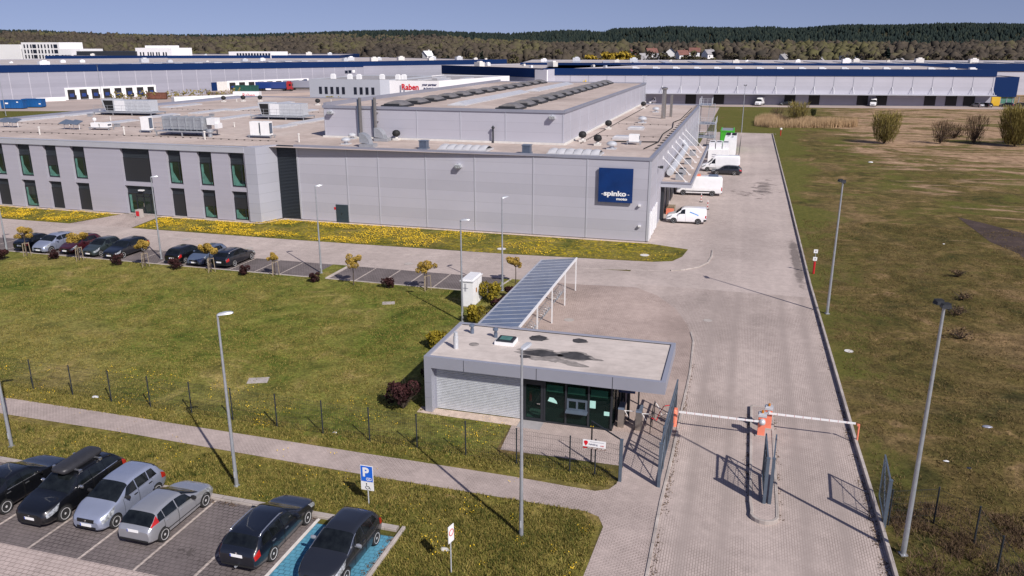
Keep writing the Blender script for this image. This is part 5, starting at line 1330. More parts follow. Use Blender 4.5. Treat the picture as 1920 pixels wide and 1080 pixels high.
class Car:
    """smooth analytic car surface; s runs from the nose (0) to the tail (L), t from sill (0) to roof centre (7)"""
    def __init__(c, L, W, top, belt, plan=None, low=None, tumble=.25, arch=(.0,.0), roofz=None):
        c.L, c.W = L, W
        c.top = pchip(*zip(*top)); c.belt = pchip(*zip(*belt))
        plan = plan or [(0,.72),(.06,.82),(.18,.91),(.45,.975),(.9,1.0),(L-.9,1.0),(L-.40,.975),(L-.14,.93),(L-.03,.88),(L,.84)]
        c.plan = pchip([p[0] for p in plan], [p[1]*W/2 for p in plan])
        low = low or [(0,.26),(.25,.20),(.9,.19),(L-.9,.20),(L-.2,.27),(L,.33)]
        c.low = pchip(*zip(*low)); c.tumble = tumble
        c.knots = sorted({p[0] for p in top}|{p[0] for p in plan})
        c.gh = max(z for _, z in top)-sum(z for _, z in belt)/len(belt)
    def S(c, s, t, side=1):
        w = c.plan(s); zl = c.low(s); zt = c.top(s); zb = min(c.belt(s), zt-.035)
        g = max(0., min(1., (zt-zb-.035)/max(.12, c.gh*.95)))
        wr = w*.955-c.tumble*g-(.02 if g < .2 else 0)
        z5 = zb+(zt-zb)*(.45+.42*g)
        K = [(.86*w, zl), (.965*w, zl+.07), (.995*w, zl+.36*(zb-zl)), (1.0*w, zl+.70*(zb-zl)), (.955*w, zb), (wr, z5), (wr*.80, zt-.022*(.4+g)), (0, zt)]
        i = min(6, int(t)); u = t-i
        if u == 0: x, z = K[i]
        else:
            P = [K[max(i-1,0)], K[i], K[i+1], K[min(i+2,7)]]
            if i == 6: P[3] = (-K[6][0], K[6][1])
            r = []
            for a in (0, 1):
                p0, p1, p2, p3 = (q[a] for q in P)
                m1 = (p2-p0)*.35; m2 = (p3-p1)*.35
                if i == 4: m1 = (p2-p1)*.9; m2 = (p2-p1)*.9
                u2, u3 = u*u, u*u*u
                r.append(p1*(2*u3-3*u2+1)+m1*(u3-2*u2+u)+p2*(-2*u3+3*u2)+m2*(u3-u2))
            x, z = r
        return Vector((side*x, c.L/2-s, z))
    def body(c, res=1.0):
        st = set(); n = int(34*res)
        for i in range(n+1): st.add(round(c.L*i/n, 3))
        for e in (.02,.05,.09,.14,.20): st.add(e); st.add(round(c.L-e, 3))
        for k in c.knots: st.add(round(k, 3))
        st = sorted(st); st = [a for i, a in enumerate(st) if i == 0 or a-st[i-1] > .012]
        q = 3 if res >= 1 else 2
        ts = [i/q for i in range(7*q+1)]
        m = MB(); P = []
        for s in st:
            row = [c.S(s, t, 1) for t in ts]+[c.S(s, t, -1) for t in ts[::-1][1:]]
            P.append(row)
        m.grid(P)
        k = len(P[0])
        for r_ in (P[0], P[-1]): m.add(r_, [tuple(range(k))])
        m.grid([[P[i][0], P[i][-1]] for i in range(len(P))])
        return m
    def patch(c, s0, s1, t0, t1, off, side=1, ns=8, nt=5, both=False, slope=(0,0)):
        """offset patch of the surface; slope shears the two ends with t"""
        P = []
        sides = [1, -1] if both else [side]
        for i in range(ns+1):
            row = []
            for sd in sides:
                rr = []
                for j in range(nt+1):
                    v = j/nt; t = t0+(t1-t0)*v; a = s0+slope[0]*v; b = s1+slope[1]*v
                    s = min(max(a+(b-a)*i/ns, .001), c.L-.001)
                    p = c.S(s, t, sd); ds = c.S(min(s+.01,c.L), t, sd)-c.S(max(s-.01,0), t, sd); dt = c.S(s, min(t+.03,7), sd)-c.S(s, max(t-.03,0), sd)
                    nn = ds.cross(dt)
                    if nn.length < 1e-9: nn = Vector((0,0,1))
                    nn.normalize()
                    if nn.x*sd*.6+nn.z*.5+(-ds.y)*0 < 0 and abs(nn.y) < .97: nn = -nn
                    if abs(nn.y) >= .97:
                        want = 1 if s < c.L/2 else -1
                        if nn.y*want < 0: nn = -nn
                    rr.append(p+nn*off)
                row += rr if sd == 1 else rr[::-1][(1 if both and t1 >= 7 else 0):]
            P.append(row)
        return P
def wheel_mesh(r, w, hub, spokes):
    ty = MB().lathe([(hub*.98,-w/2+.02),(r*.90,-w/2),(r*.985,-w/2+.03),(r,-w*.2),(r,w*.2),(r*.985,w/2-.03),(r*.90,w/2),(hub*.98,w/2-.02)], (0,0,0), 28, 0, 'x')
    ri = MB().lathe([(hub*1.0,w/2-.025),(hub*.93,w/2-.02),(hub*.90,w/2-.05),(hub*.5,w/2-.09),(0,w/2-.09)], (0,0,0), 28, 1, 'x')
    ri.lathe([(hub*1.0,w/2-.028),(hub*.99,w/2-.008),(hub*.90,w/2-.012),(hub*.88,w/2-.06)], (0,0,0), 28, 0, 'x')
    for i in range(spokes):
        a = 2*PI*i/spokes; ca, sa = math.cos(a), math.sin(a)
        x = w/2-.028
        pts = []
        for rr, hw in ((.02,.075),(hub*.96,.050)):
            for sgn in (-1,1): pts.append((rr*ca-sgn*hw*sa, rr*sa+sgn*hw*ca))
        vs = [(x,p[0],p[1]) for p in pts]+[(x-.05,p[0],p[1]) for p in pts]
        ri.add(vs, [(0,2,3,1),(4,5,7,6),(0,4,6,2),(1,3,7,5),(2,6,7,3),(0,1,5,4)], 0)
    ri.lathe([(.055,w/2-.05),(.055,w/2-.02),(0,w/2-.016)], (0,0,0), 12, 0, 'x')
    return ty, ri
_wh = {}
M['rim_back'] = pbr('rim_back', (.17,.17,.175), .5, .3, .1)
def add_wheels(t, c, ys, r, w=.21, hub=None, spokes=5, rim='alloy', inset=.0, archcol=True):
    hub = hub or r*.72; key = (r, w, hub, spokes, rim)
    for s in ys:
        for sd in (1, -1):
            x = c.plan(s)*1.0-w/2+.025-inset
            if key not in _wh:
                ty, ri = wheel_mesh(r, w, hub, spokes)
                a = ty.build('wheel', M['rubber'], t, smooth=35); b = ri.build('rim', [M[rim], M['rim_back']], a, smooth=35); _wh[key] = (a.data, b.data)
            else:
                a = bpy.data.objects.new('wheel', _wh[key][0]); COL.objects.link(a); a.parent = t
                b = bpy.data.objects.new('rim', _wh[key][1]); COL.objects.link(b); b.parent = a
            a.location = (sd*x, c.L/2-s, r); a.rotation_euler = (0,0,0 if sd > 0 else PI)
            # dark wheel opening lying on the flank, with a thin lip
            ar = r*1.17; m = MB(); V = []; F = []
            for j in range(21):
                th = PI*(-.13+1.26*j/20)
                y = c.L/2-s+ar*math.cos(th); z = r+ar*math.sin(th)
                V.append((sd*(flank(c, c.L/2-y, z)+.006), y, z))
            V.append((sd*(flank(c, s, r)+.006), c.L/2-s, r))
            m.add(V, [(j, j+1, 21) if sd > 0 else (j+1, j, 21) for j in range(20)])
            m.build('wheel_arch', M['seam'], t)
def flank(c, s, z):
    """half width of the body side at station s and height z"""
    s = min(max(s, .01), c.L-.01); best = c.plan(s)
    zl = c.low(s)
    if z <= zl: return c.S(s, 0).x
    lo, hi = 0., 4.
    for _ in range(22):
        md = (lo+hi)/2
        if c.S(s, md).z < z: lo = md
        else: hi = md
    return c.S(s, lo).x
def car(name, label, cat, loc, rz, c, paintn, spec, group=None, res=1.0):
    """spec: ws=(s0,s1) windscreen, rw=(s0,s1) rear window, sides=[(s0,s1)] side panes, doors=[(s0,s1)], axles, r"""
    t = thing(name, label, cat, loc, rz, group); t.scale = (spec.get('sc', .955),)*3
    P = M[paintn]
    c.body(res).build('body', P, t, smooth=32)
    G = M['glass_car']
    def gp_(name_, grid, mat=G, par=t, smooth='all'): return MB().grid(grid).build(name_, mat, par, smooth=smooth)
    a, b = spec['ws']; gp_('windscreen', c.patch(a, b, 5.05, 7, .010, both=True, ns=8, nt=6))
    if spec.get('rw'):
        a, b = spec['rw']; gp_('rear_window', c.patch(a, b, spec.get('rwt', 5.25), 7, .010, both=True, ns=7, nt=6))
    for sd in (1, -1):
        for q in spec['sides']:
            a, b = q[:2]; sl = q[2] if len(q) > 2 else (0, 0); tt = q[3] if len(q) > 3 else (4.10, 4.90)
            gp_('side_window', c.patch(a-.012, b+.012, tt[0]-.03, min(tt[1]+.08, 4.99), .010, sd, 8, 4, slope=sl))
            if spec.get('chrome'):
                e = c.patch(a-.02, b+.02, 4.02, 4.09, .013, sd, 8, 1); gp_('window_trim', e, M['chrome'])
        for a, b in spec.get('doors', ()):
            m = MB().grid(c.patch(a-.012, b+.012, .75, 4.02, .004, sd, 8, 10), 1); m.grid(c.patch(a, b, .80, 4.0, .0075, sd, 8, 10), 0)
            d = m.build('door', [P, M['seam']], t, smooth='all')
            p = c.S(b-.16, 3.45, sd); h = MB(); h.box((p.x+sd*.022, p.y, p.z+.03),(.030,.19,.035)); h.build('handle', M[spec.get('handle', paintn)], d)
        if spec.get('rail'):
            a, b = spec['rail']; pts = []
            for i in range(9):
                s = a+(b-a)*i/8; p = c.S(s, 5.35, sd); pts.append((p.x, p.y, p.z+.045 if 0 < i < 8 else p.z))
            MB().path(pts, .028, 8).build('roof_rail', M[spec.get('railmat', 'chrome')], t, smooth='all')
        hl = spec.get('hl', (.10,.55,3.05,4.25)); gp_('headlight', c.patch(hl[0], hl[1], hl[2], hl[3], .010, sd, 6, 5, slope=(.0,.22)), M['lamp_glass'])
        tl = spec.get('tl', (c.L-.36,c.L-.03,2.75,3.95)); gp_('taillight', c.patch(tl[0], tl[1], tl[2], tl[3], .011, sd, 6, 5), M['lamp_red'])
        if 'mir' in spec:
            s = spec['mir']; p = c.S(s, 4.05, sd); m = MB()
            m.lathe([(0,-.13),(.075,-.11),(.10,0),(.075,.10),(0,.13)], (p.x+sd*.15, p.y, p.z+.07), 10, 0, 'x'); 
            for i in range(len(m.v)): v = m.v[i]; m.v[i] = (v[0], p.y+(v[1]-p.y)*.62, v[2])
            m.box((p.x+sd*.03, p.y, p.z+.03),(.12,.05,.04)); m.build('wing_mirror', M[spec.get('mirmat', paintn)], t, smooth=40)
        if spec.get('strip'):
            z0, z1 = spec['strip']; gp_('rubbing_strip', c.patch(.95, c.L-.95, z0, z1, .014, sd, 12, 1), M['plastic_black'])
    gz = spec.get('grille', .50)
    y0 = c.L/2
    m = MB(); 
    wf = c.plan(.03)*.62
    m.bx(-wf,wf,y0-.06,y0+.012,gz-.02,gz+.12); m.bx(-wf*1.15,wf*1.15,y0-.09,y0+.010,.27,.36)
    m.build('grille', M['plastic_black'], t)
    if spec.get('badge', True): MB().lathe([(0,.0),(.045,.0),(.045,.018),(0,.02)], (0, y0, gz+.055), 12, 0, 'y').build('badge', M['chrome'], t)
    pz = spec.get('plate_f', .40); m = MB(); m.bx(-.26,.26,y0+.010,y0+.025,pz-.06,pz+.06); m.bx(.215,.262,y0+.011,y0+.027,pz-.058,pz+.058,1); m.build('number_plate', [M['plate'], M['plate_blue']], t)
    pr = spec.get('plate_r', .62); yr = -c.L/2; tl_ = spec.get('plate_r_in', 0)
    m = MB(); m.bx(-.26,.26,yr-.024+tl_,yr-.006+tl_,pr-.06,pr+.06); m.bx(-.262,-.215,yr-.026+tl_,yr-.007+tl_,pr-.058,pr+.058,1); m.build('number_plate', [M['plate'], M['plate_blue']], t)
    m = MB(); wr_ = c.plan(c.L-.02); m.bx(-wr_*.9,wr_*.9,yr-.015,yr+.12,.34,.42); m.build('rear_bumper_trim', M['plastic_black'], t)
    add_wheels(t, c, spec['axles'], spec.get('r', .32), spec.get('tw', .21), None, spec.get('spokes', 5), spec.get('rim', 'alloy'))
    return t

def hatch(L=4.15, W=1.72, H=1.44, hood=.95, cowl=1.02, roof0=1.95, tail=.92, rake=.55, belt=.92):
    top = [(0,.56),(.05,.66),(.16,.73),(.5,.82),(cowl-.12,hood),(cowl,hood+.03),(roof0,H-.035),(roof0+.5,H),(L-1.1,H-.015),(L-rake-.05,H-.075),(L-.14,tail+.06),(L-.06,tail),(L,tail-.10)]
    bl = [(0,.50),(.3,.66),(cowl,belt-.02),(L*.6,belt+.02),(L-.3,belt+.05),(L,belt-.15)]
    return Car(L, W, top, bl)
# ---- six cars in the near car park
PK = 'cars parked in the near car park'
# silver hatchback, nose to the kerb (seen from behind)
c = hatch(4.15,1.70,1.43,.88,1.05,2.05,.90,.62,.90)
t = car('parked_car', 'silver hatchback with tall red-orange tail lights, parked nose to the kerb', 'car', (-21.15,23.2,.012), 0, c, 'paint_silver',
    dict(ws=(1.12,1.98), rw=(3.56,3.99), sides=[(1.55,2.42,(.25,0)),(2.50,3.18),(3.24,3.62,(0,-.16))], doors=[(1.42,2.46),(2.50,3.30)], axles=(.78,3.40), r=.31, mir=1.62, mirmat='plastic_black', handle='paint_silver', strip=(1.75,1.98), grille=.47, tl=(3.56,3.98,4.05,5.1), spokes=6, plate_r=.80), PK)
for sd in (1,-1):
    pass
# silver minivan-hatch, nose to the camera
c = Car(3.85,1.68,[(0,.60),(.05,.70),(.18,.80),(.45,.90),(.72,.99),(.82,1.03),(1.75,1.47),(2.2,1.525),(2.9,1.52),(3.35,1.45),(3.62,1.10),(3.78,.95),(3.85,.80)],[(0,.55),(.3,.72),(.8,.94),(2.2,.98),(3.4,1.02),(3.85,.8)],
    [(0,.70),(.05,.80),(.16,.90),(.4,.97),(.8,1.0),(3.0,1.0),(3.5,.97),(3.7,.93),(3.85,.86)], tumble=.21)
car('parked_car', 'silver one-box compact car parked nose towards the camera, beside the car with roof box', 'car', (-23.62,23.35,.012), PI, c, 'paint_silver_blue',
    dict(ws=(.90,1.70), rw=(3.30,3.60), sides=[(1.30,2.05,(.32,0)),(2.12,2.75),(2.82,3.25,(0,-.15))], doors=[(1.25,2.08),(2.12,2.95)], axles=(.70,3.15), r=.30, mir=1.36, mirmat='plastic_black', handle='plastic_black', hl=(.10,.62,3.05,4.35), grille=.55, spokes=7, plate_f=.42, sc=.98), PK)
# black SUV with roof box
c = Car(5.0,1.93,[(0,.72),(.05,.84),(.18,.92),(.6,1.02),(1.15,1.10),(1.28,1.14),(2.15,1.62),(2.7,1.70),(3.7,1.69),(4.25,1.62),(4.72,1.24),(4.9,1.08),(5.0,.92)],[(0,.66),(.4,.86),(1.3,1.08),(3,1.12),(4.5,1.18),(5.0,.95)], low=[(0,.34),(.3,.28),(1,.27),(4,.28),(4.8,.34),(5,.40)], tumble=.25)
t = car('parked_car', 'black estate SUV with a dark roof box, parked nose towards the camera', 'car', (-26.0,23.35,.012), PI, c, 'paint_black',
    dict(ws=(1.36,2.08), rw=(4.28,4.66), sides=[(1.92,2.72,(.22,0)),(2.80,3.55),(3.62,4.35,(0,-.2))], doors=[(1.85,2.76),(2.80,3.72)], axles=(.98,3.98), r=.37, tw=.25, mir=1.95, mirmat='chrome', rail=(2.2,4.2), railmat='paint_black', chrome=True, grille=.62, hl=(.12,.62,3.0,4.1), spokes=5, plate_f=.55, sc=.90), PK)
m = MB(); P = []
for i, (y, w, h) in enumerate(((1.18,.10,.03),(1.17,.28,.08),(1.10,.38,.12),(.90,.44,.155),(.4,.46,.17),(-.4,.46,.18),(-.90,.45,.175),(-1.08,.41,.15),(-1.16,.33,.10),(-1.18,.12,.04))):
    P.append([(w*x, y, z*h+1.93) for x, z in ((-.85,-1),(-1,-.5),(-1,.2),(-.86,.72),(-.5,.96),(0,1.02),(.5,.96),(.86,.72),(1,.2),(1,-.5),(.85,-1))])
m.grid(P, flip=True); m.grid([[p[0],p[-1]] for p in P]); m.add(P[0], [tuple(range(11))]); m.add(P[-1], [tuple(range(11))])
bx = m.build('roof_box', M['roof_box'], t, smooth=50); bx.location = (0,-.45,-.07)
MB().bx(-.45,-.44,-.78,-.5,1.90,1.95).bx(.455,.465,.5,.78,1.90,1.95).build('clasp', M['chrome'], bx)
for y in (.15,-1.05): MB().bx(-.78,.78,y-.04,y+.04,1.735,1.775).bx(-.80,-.70,y-.06,y+.06,1.66,1.78).bx(.70,.80,y-.06,y+.06,1.66,1.78).build('roof_bar', M['chrome'], t)
# black saloon, cut by the left edge
c = Car(4.75,1.84,[(0,.58),(.05,.68),(.18,.75),(.6,.83),(1.2,.92),(1.3,.95),(2.15,1.38),(2.7,1.44),(3.2,1.42),(4.05,1.10),(4.2,1.05),(4.6,1.00),(4.7,.94),(4.75,.82)],[(0,.52),(.4,.70),(1.3,.92),(3,.97),(4.2,1.0),(4.75,.82)])
car('parked_car', 'black saloon cut off by the left edge, beside the roof-box SUV', 'car', (-28.75,23.0,.012), 0, c, 'paint_black',
    dict(ws=(1.38,2.08), rw=(3.28,4.0), sides=[(1.85,2.65,(.22,0)),(2.73,3.45,(0,-.15))], doors=[(1.75,2.69),(2.73,3.62)], axles=(.92,3.70), r=.33, mir=1.9, chrome=True, handle='chrome', grille=.50, spokes=10), PK)
# dark navy estate seen from behind
c = Car(4.57,1.77,[(0,.58),(.05,.68),(.18,.75),(.6,.84),(1.12,.93),(1.22,.97),(2.1,1.42),(2.6,1.475),(3.6,1.46),(4.02,1.40),(4.38,1.06),(4.5,.96),(4.57,.82)],[(0,.52),(.4,.70),(1.2,.93),(3,.97),(4.2,1.0),(4.57,.82)], tumble=.235)
t = car('parked_car', 'black estate car with silver roof rails seen from behind, left of the blue bay', 'car', (-16.45,23.15,.012), 0, c, 'paint_navy',
    dict(ws=(1.30,2.03), rw=(4.03,4.36), sides=[(1.80,2.58,(.22,0)),(2.66,3.36),(3.43,4.02,(0,-.16))], doors=[(1.70,2.62),(2.66,3.52)], axles=(.90,3.48), r=.325, mir=1.84, rail=(2.3,3.95), handle='chrome', grille=.50, spokes=8, tl=(4.26,4.54,2.9,4.15), plate_r=.80, hl=(.10,.55,3.05,4.25)), PK)
MB().tube((0,-2.28,.34),(0,-2.42,.36),.02,.02,6).lathe([(0,.36),(.035,.39),(.03,.43),(0,.44)], (0,-2.42,0), 8).build('tow_hook', M['galv'], t)
MB().lathe([(0,0),(.04,0),(.04,-.02),(0,-.02)], (0,-2.27,.90), 10, 0, 'y').build('badge', M['chrome'], t)
# graphite hatchback in the blue bay, nose to the camera
c = Car(4.02,1.74,[(0,.60),(.05,.70),(.18,.78),(.5,.88),(.95,.98),(1.06,1.02),(1.95,1.45),(2.4,1.51),(3.1,1.48),(3.5,1.40),(3.82,1.08),(3.95,.96),(4.02,.82)],[(0,.54),(.35,.72),(1.05,.95),(2.4,1.0),(3.5,1.06),(4.02,.82)], tumble=.235)
t = car('parked_car', 'dark graphite hatchback on the blue painted disabled bay, nose towards the camera', 'car', (-13.2,22.75,.018), PI-.02, c, 'paint_graphite',
    dict(ws=(1.14,1.88), rw=(3.52,3.80), sides=[(1.60,2.38,(.25,0)),(2.46,3.05),(3.12,3.48,(0,-.14))], doors=[(1.52,2.42),(2.46,3.22)], axles=(.80,3.31), r=.31, mir=1.66, mirmat='paint_silver', handle='paint_graphite', hl=(.14,.75,3.15,4.55), grille=.52, spokes=5, plate_f=.42), PK)
m = MB()
for sd in (1,-1): m.path([c.S(1.08+.9*i/6, 5.02, sd)+Vector((sd*.01,0,.008)) for i in range(7)], .016, 6)
m.build('pillar_trim', M['chrome'], t)

# ---- eight cars in the staff bays
SB = 'cars parked in the staff bays'
def saloon(): return Car(4.5,1.78,[(0,.58),(.05,.68),(.18,.75),(.6,.83),(1.15,.92),(1.25,.95),(2.1,1.38),(2.6,1.43),(3.1,1.41),(3.9,1.09),(4.3,1.0),(4.45,.93),(4.5,.80)],[(0,.52),(.4,.70),(1.2,.92),(3,.97),(4.1,1.0),(4.5,.8)])
def estate(): return Car(4.65,1.80,[(0,.58),(.05,.68),(.18,.75),(.6,.84),(1.12,.93),(1.22,.97),(2.1,1.42),(2.6,1.48),(3.6,1.46),(4.1,1.38),(4.46,1.06),(4.58,.96),(4.65,.82)],[(0,.52),(.4,.70),(1.2,.93),(3,.97),(4.2,1.0),(4.65,.82)])
def mpv(): return Car(4.3,1.77,[(0,.62),(.05,.72),(.18,.82),(.5,.94),(.85,1.03),(.95,1.07),(1.9,1.50),(2.4,1.56),(3.2,1.54),(3.7,1.45),(4.05,1.10),(4.22,.98),(4.3,.82)],[(0,.56),(.35,.74),(1,.98),(2.4,1.02),(3.6,1.08),(4.3,.82)])
se = dict(ws=(1.32,2.03), rw=(3.18,3.85), sides=[(1.80,2.55,(.22,0)),(2.63,3.3,(0,-.15))], doors=[(1.7,2.6),(2.63,3.5)], axles=(.9,3.5), r=.32, mir=1.84)
es = dict(ws=(1.30,2.03), rw=(4.1,4.44), sides=[(1.80,2.58,(.22,0)),(2.66,3.40),(3.47,4.1,(0,-.16))], doors=[(1.70,2.62),(2.66,3.55)], axles=(.9,3.56), r=.325, mir=1.84)
mp = dict(ws=(1.03,1.83), rw=(3.72,4.03), sides=[(1.48,2.3,(.28,0)),(2.38,3.1),(3.17,3.65,(0,-.15))], doors=[(1.4,2.34),(2.38,3.25)], axles=(.78,3.40), r=.32, mir=1.55, hl=(.12,.65,3.05,4.35))
hs_ = dict(ws=(1.06,1.85), rw=(3.4,3.75), sides=[(1.50,2.25,(.25,0)),(2.33,3.0),(3.06,3.38,(0,-.14))], doors=[(1.4,2.29),(2.33,3.1)], axles=(.75,3.2), r=.30, mir=1.56, hl=(.12,.6,3.1,4.4))
car('parked_car', 'black saloon under the leftmost orange tree, tail towards the lawn', 'car', (-64.1,58.6,.012), 0, saloon(), 'paint_black', se, SB, .7)
car('parked_car', 'light silver-blue people carrier parked second from the left in the staff bays', 'car', (-61.8,58.3,.012), PI, mpv(), 'paint_silver_blue', mp, SB, .7)
car('parked_car', 'dark maroon car partly hidden by the orange tree in the staff bays', 'car', (-59.2,58.7,.012), PI, hatch(4.2,1.74,1.45), 'paint_maroon', dict(hs_, rw=(3.55,3.98), axles=(.8,3.4)), SB, .7)
car('parked_car', 'dark green-grey small hatchback in the staff bays', 'car', (-56.4,58.3,.012), PI, hatch(3.8,1.68,1.5,.96,.95,1.85), 'paint_green_grey', dict(hs_, rw=(3.2,3.6)), SB, .7)
car('parked_car', 'black estate car at the right end of the longer row of staff cars', 'car', (-54.0,58.6,.012), PI, estate(), 'paint_navy', es, SB, .7)
car('parked_car', 'near-black hatchback behind the purple bush, left of the blue-grey car', 'car', (-47.4,58.5,.012), 0, hatch(4.2,1.76,1.46), 'paint_black', dict(hs_, rw=(3.58,4.0), axles=(.8,3.4)), SB, .7)
car('parked_car', 'blue-grey hatchback behind the orange tree, between two dark cars', 'car', (-45.2,58.5,.012), PI, hatch(4.2,1.75,1.46), 'paint_blue_grey', dict(hs_, rw=(3.58,4.0), axles=(.8,3.4)), SB, .7)
car('parked_car', 'dark blue estate at the right end of the three staff cars, tail towards the lawn', 'car', (-42.6,58.7,.012), 0, estate(), 'paint_navy', dict(es, rail=(2.3,4.0)), SB, .7)

# ---- vans and the estate along the loading canopy
YV = 'vehicles parked by the loading canopy'
c = Car(4.45,1.80,[(0,.70),(.05,.82),(.18,.92),(.5,1.02),(.95,1.12),(1.03,1.16),(1.62,1.66),(1.95,1.80),(2.4,1.82),(4.1,1.80),(4.33,1.74),(4.42,1.55),(4.45,1.0)],[(0,.62),(.35,.82),(1.0,1.08),(2.4,1.10),(4.2,1.10),(4.45,1.0)], plan=[(0,.76),(.06,.86),(.2,.94),(.5,.985),(.9,1.0),(4.0,1.0),(4.3,.985),(4.42,.96),(4.45,.93)], tumble=.10)
t = car('delivery_van', 'small white panel van with a blue diagonal stripe on its side, nearest the hall corner', 'van', (-5.45,87.0,.012), PI/2+.03, c, 'paint_white',
    dict(ws=(1.10,1.66), rw=None, sides=[(1.48,2.08,(.22,0))], doors=[(1.28,2.15)], axles=(.86,3.55), r=.31, mir=1.45, mirmat='plastic_black', rim='galv', hl=(.10,.50,3.05,4.2), tl=(4.30,4.43,2.6,3.9), grille=.50), YV)
m = MB(); P = []
for i in range(9):
    s = 2.62+.95*i/8; z = 1.38-.36*i/8
    P.append([(-(flank(c, s, z-.05)+.008), c.L/2-s, z-.05), (-(flank(c, s, z+.05)+.008), c.L/2-s, z+.05)])
m.grid(P); 
P2 = [[(-p[0][0],p[0][1],p[0][2]),(-p[1][0],p[1][1],p[1][2])] for p in P]; m.grid(P2)
m.build('blue_stripe', M['stripe_blue'], t)
MB().grid(c.patch(0.03,.5,.6,2.2,.012,1,6,4)).grid(c.patch(0.03,.5,.6,2.2,.012,-1,6,4)).build('front_bumper', M['plastic_black'], t, smooth='all')
MB().grid(c.patch(4.15,4.44,.6,2.0,.012,1,4,3)).grid(c.patch(4.15,4.44,.6,2.0,.012,-1,4,3)).build('rear_bumper', M['plastic_black'], t, smooth='all')
def bigvan(L=5.6, H=2.5):
    return Car(L,2.0,[(0,.80),(.05,.95),(.2,1.06),(.6,1.18),(.85,1.28),(.95,1.36),(1.62,2.05),(2.0,H-.12),(2.5,H-.02),(L-.8,H),(L-.15,H-.04),(L-.03,H-.25),(L,1.2)],[(0,.72),(.35,.95),(1.0,1.26),(2.4,1.30),(L-.2,1.30),(L,1.2)], plan=[(0,.78),(.06,.87),(.2,.94),(.5,.985),(1.1,1.0),(L-.4,1.0),(L-.1,.985),(L,.96)], low=[(0,.34),(.3,.30),(L-.3,.34),(L,.42)], tumble=.10)
bv = dict(ws=(1.02,1.66), rw=None, sides=[(1.42,2.10,(.24,0),(4.05,4.72))], doors=[(1.22,2.2)], r=.35, tw=.24, mir=1.4, mirmat='plastic_black', rim='galv', grille=.62, plate_f=.5, strip=(1.6,2.05))
c = bigvan(6.0,2.6)
t = car('delivery_van', 'large white panel van half under the canopy, orange cargo on its roof', 'van', (-5.2,104.7,.012), PI/2+.06, c, 'paint_white', dict(bv, axles=(.95,4.75), tl=(5.86,5.98,2.2,3.9)), YV)
m = MB(); m.bx(-.7,.4,.9,1.9,2.58,2.80); m.bx(-.6,.5,-.1,.7,2.58,2.74); m.build('roof_cargo', M['barrier_orange'], t); MB().bx(-.7,.7,-2.4,-1.2,2.58,2.70).build('roof_rack', M['steel_blue'], t)
c = bigvan(5.9,2.6)
car('delivery_van', 'large white panel van behind the dark estate car by the canopy end', 'van', (-3.3,126.2,.012), PI/2+.03, c, 'paint_white', dict(bv, axles=(.95,4.65), tl=(5.76,5.88,2.2,3.9)), YV)
car('parked_car', 'dark estate car parked side-on in front of the far white van', 'car', (-2.3,123.2,.012), PI/2, estate(), 'paint_graphite', es, YV, .7)
# machine containers behind the vans
t = thing('machine_unit', 'white machine unit with three black-slotted roof hoods behind the far white van', 'machine unit', (-3.9,134.0,.012), 0)
MB().bx(-1.6,1.5,-2.5,2.5,.25,2.6).build('housing', M['white'], t)
for k in range(3):
    x = -1.1+k*1.05; MB().bx(x-.46,x+.46,-1.6,2.2,2.6,3.55).build('hood', M['white_metal'], t); 
    MB().bx(x-.34,x+.34,-.2,.7,3.55,3.60).build('slot', M['black'], t)
MB().bx(-1.0,-.35,-2.52,-2.5,1.2,1.3).bx(-1.0,-.35,-2.52,-2.5,1.5,1.6).bx(-1.0,-.35,-2.52,-2.5,1.8,1.9).bx(-1.0,-.35,-2.52,-2.5,.9,1.0).build('louvre', M['trim'], t)
for x in (-1.3,1.2):
    for y in (-2.2,2.2): MB().bx(x-.12,x+.12,y-.2,y+.2,0,.25).build('foot', M['black'], t)
t = thing('machine_unit', 'tall white machine unit with two black roof panels in front of the green container', 'machine unit', (-2.35,143.5,.012), 0)
MB().bx(-.95,.95,-5.5,5.5,.2,3.55).build('housing', M['white'], t)
for x in (-.5,.5): MB().bx(x-.38,x+.38,1.2,5.2,3.55,3.62).build('roof_panel', M['black'], t)
for x, y in ((-.4,-1.0),(.3,-2.2)): MB().lathe([(.16,3.55),(.18,3.75),(.05,3.8),(0,3.8)], (x,y,0), 10).build('vent', M['galv'], t)
MB().bx(-.9,.9,-5.3,5.3,0,.2).build('base', M['black'], t)
t = thing('waste_container', 'bright green tall waste container with rim behind the white machine units', 'container', (-3.25,155.5,.012), 0)
m = MB(); m.bx(-1.15,1.15,-3.2,3.2,.2,3.5)
for i in range(6): m.bx(-1.22,-1.15,-2.9+i*1.15,-2.75+i*1.15,.2,3.4); m.bx(1.15,1.22,-2.9+i*1.15,-2.75+i*1.15,.2,3.4)
for x in (-1.05,0,1.05): m.bx(x-.06,x+.06,-3.27,-3.2,.2,3.45)
m.build('body', M['bin_green'], t)
MB().bx(-1.0,1.0,-3.0,3.0,3.5,3.52).build('load', M['galv'], t); MB().bx(-1.2,1.2,-3.28,-3.1,3.42,3.62).bx(-1.2,-1.02,-3.1,3.25,3.42,3.62).bx(1.02,1.2,-3.1,3.25,3.42,3.62).build('rim', M['bin_green'], t)
# fenced grate pen beside the units
t = thing('steel_pen', 'low dark mesh pen along the white machine units', 'fence', (-1.0,148,.012), 0)
m = MB()
for i in range(9): m.tube((.2,-16+i*4,0),(.2,-16+i*4,1.5),.03,.03,6)
m.build('post', M['fence_dark'], t); m = MB()
for z in (.1,.55,1.0,1.48): m.tube((.2,-16,z),(.2,16,z),.018,.018,5)
for i in range(107): m.box((.2,-16+i*.3,.8),(.012,.012,1.4))
m.build('wire_mesh', M['fence_dark'], t)
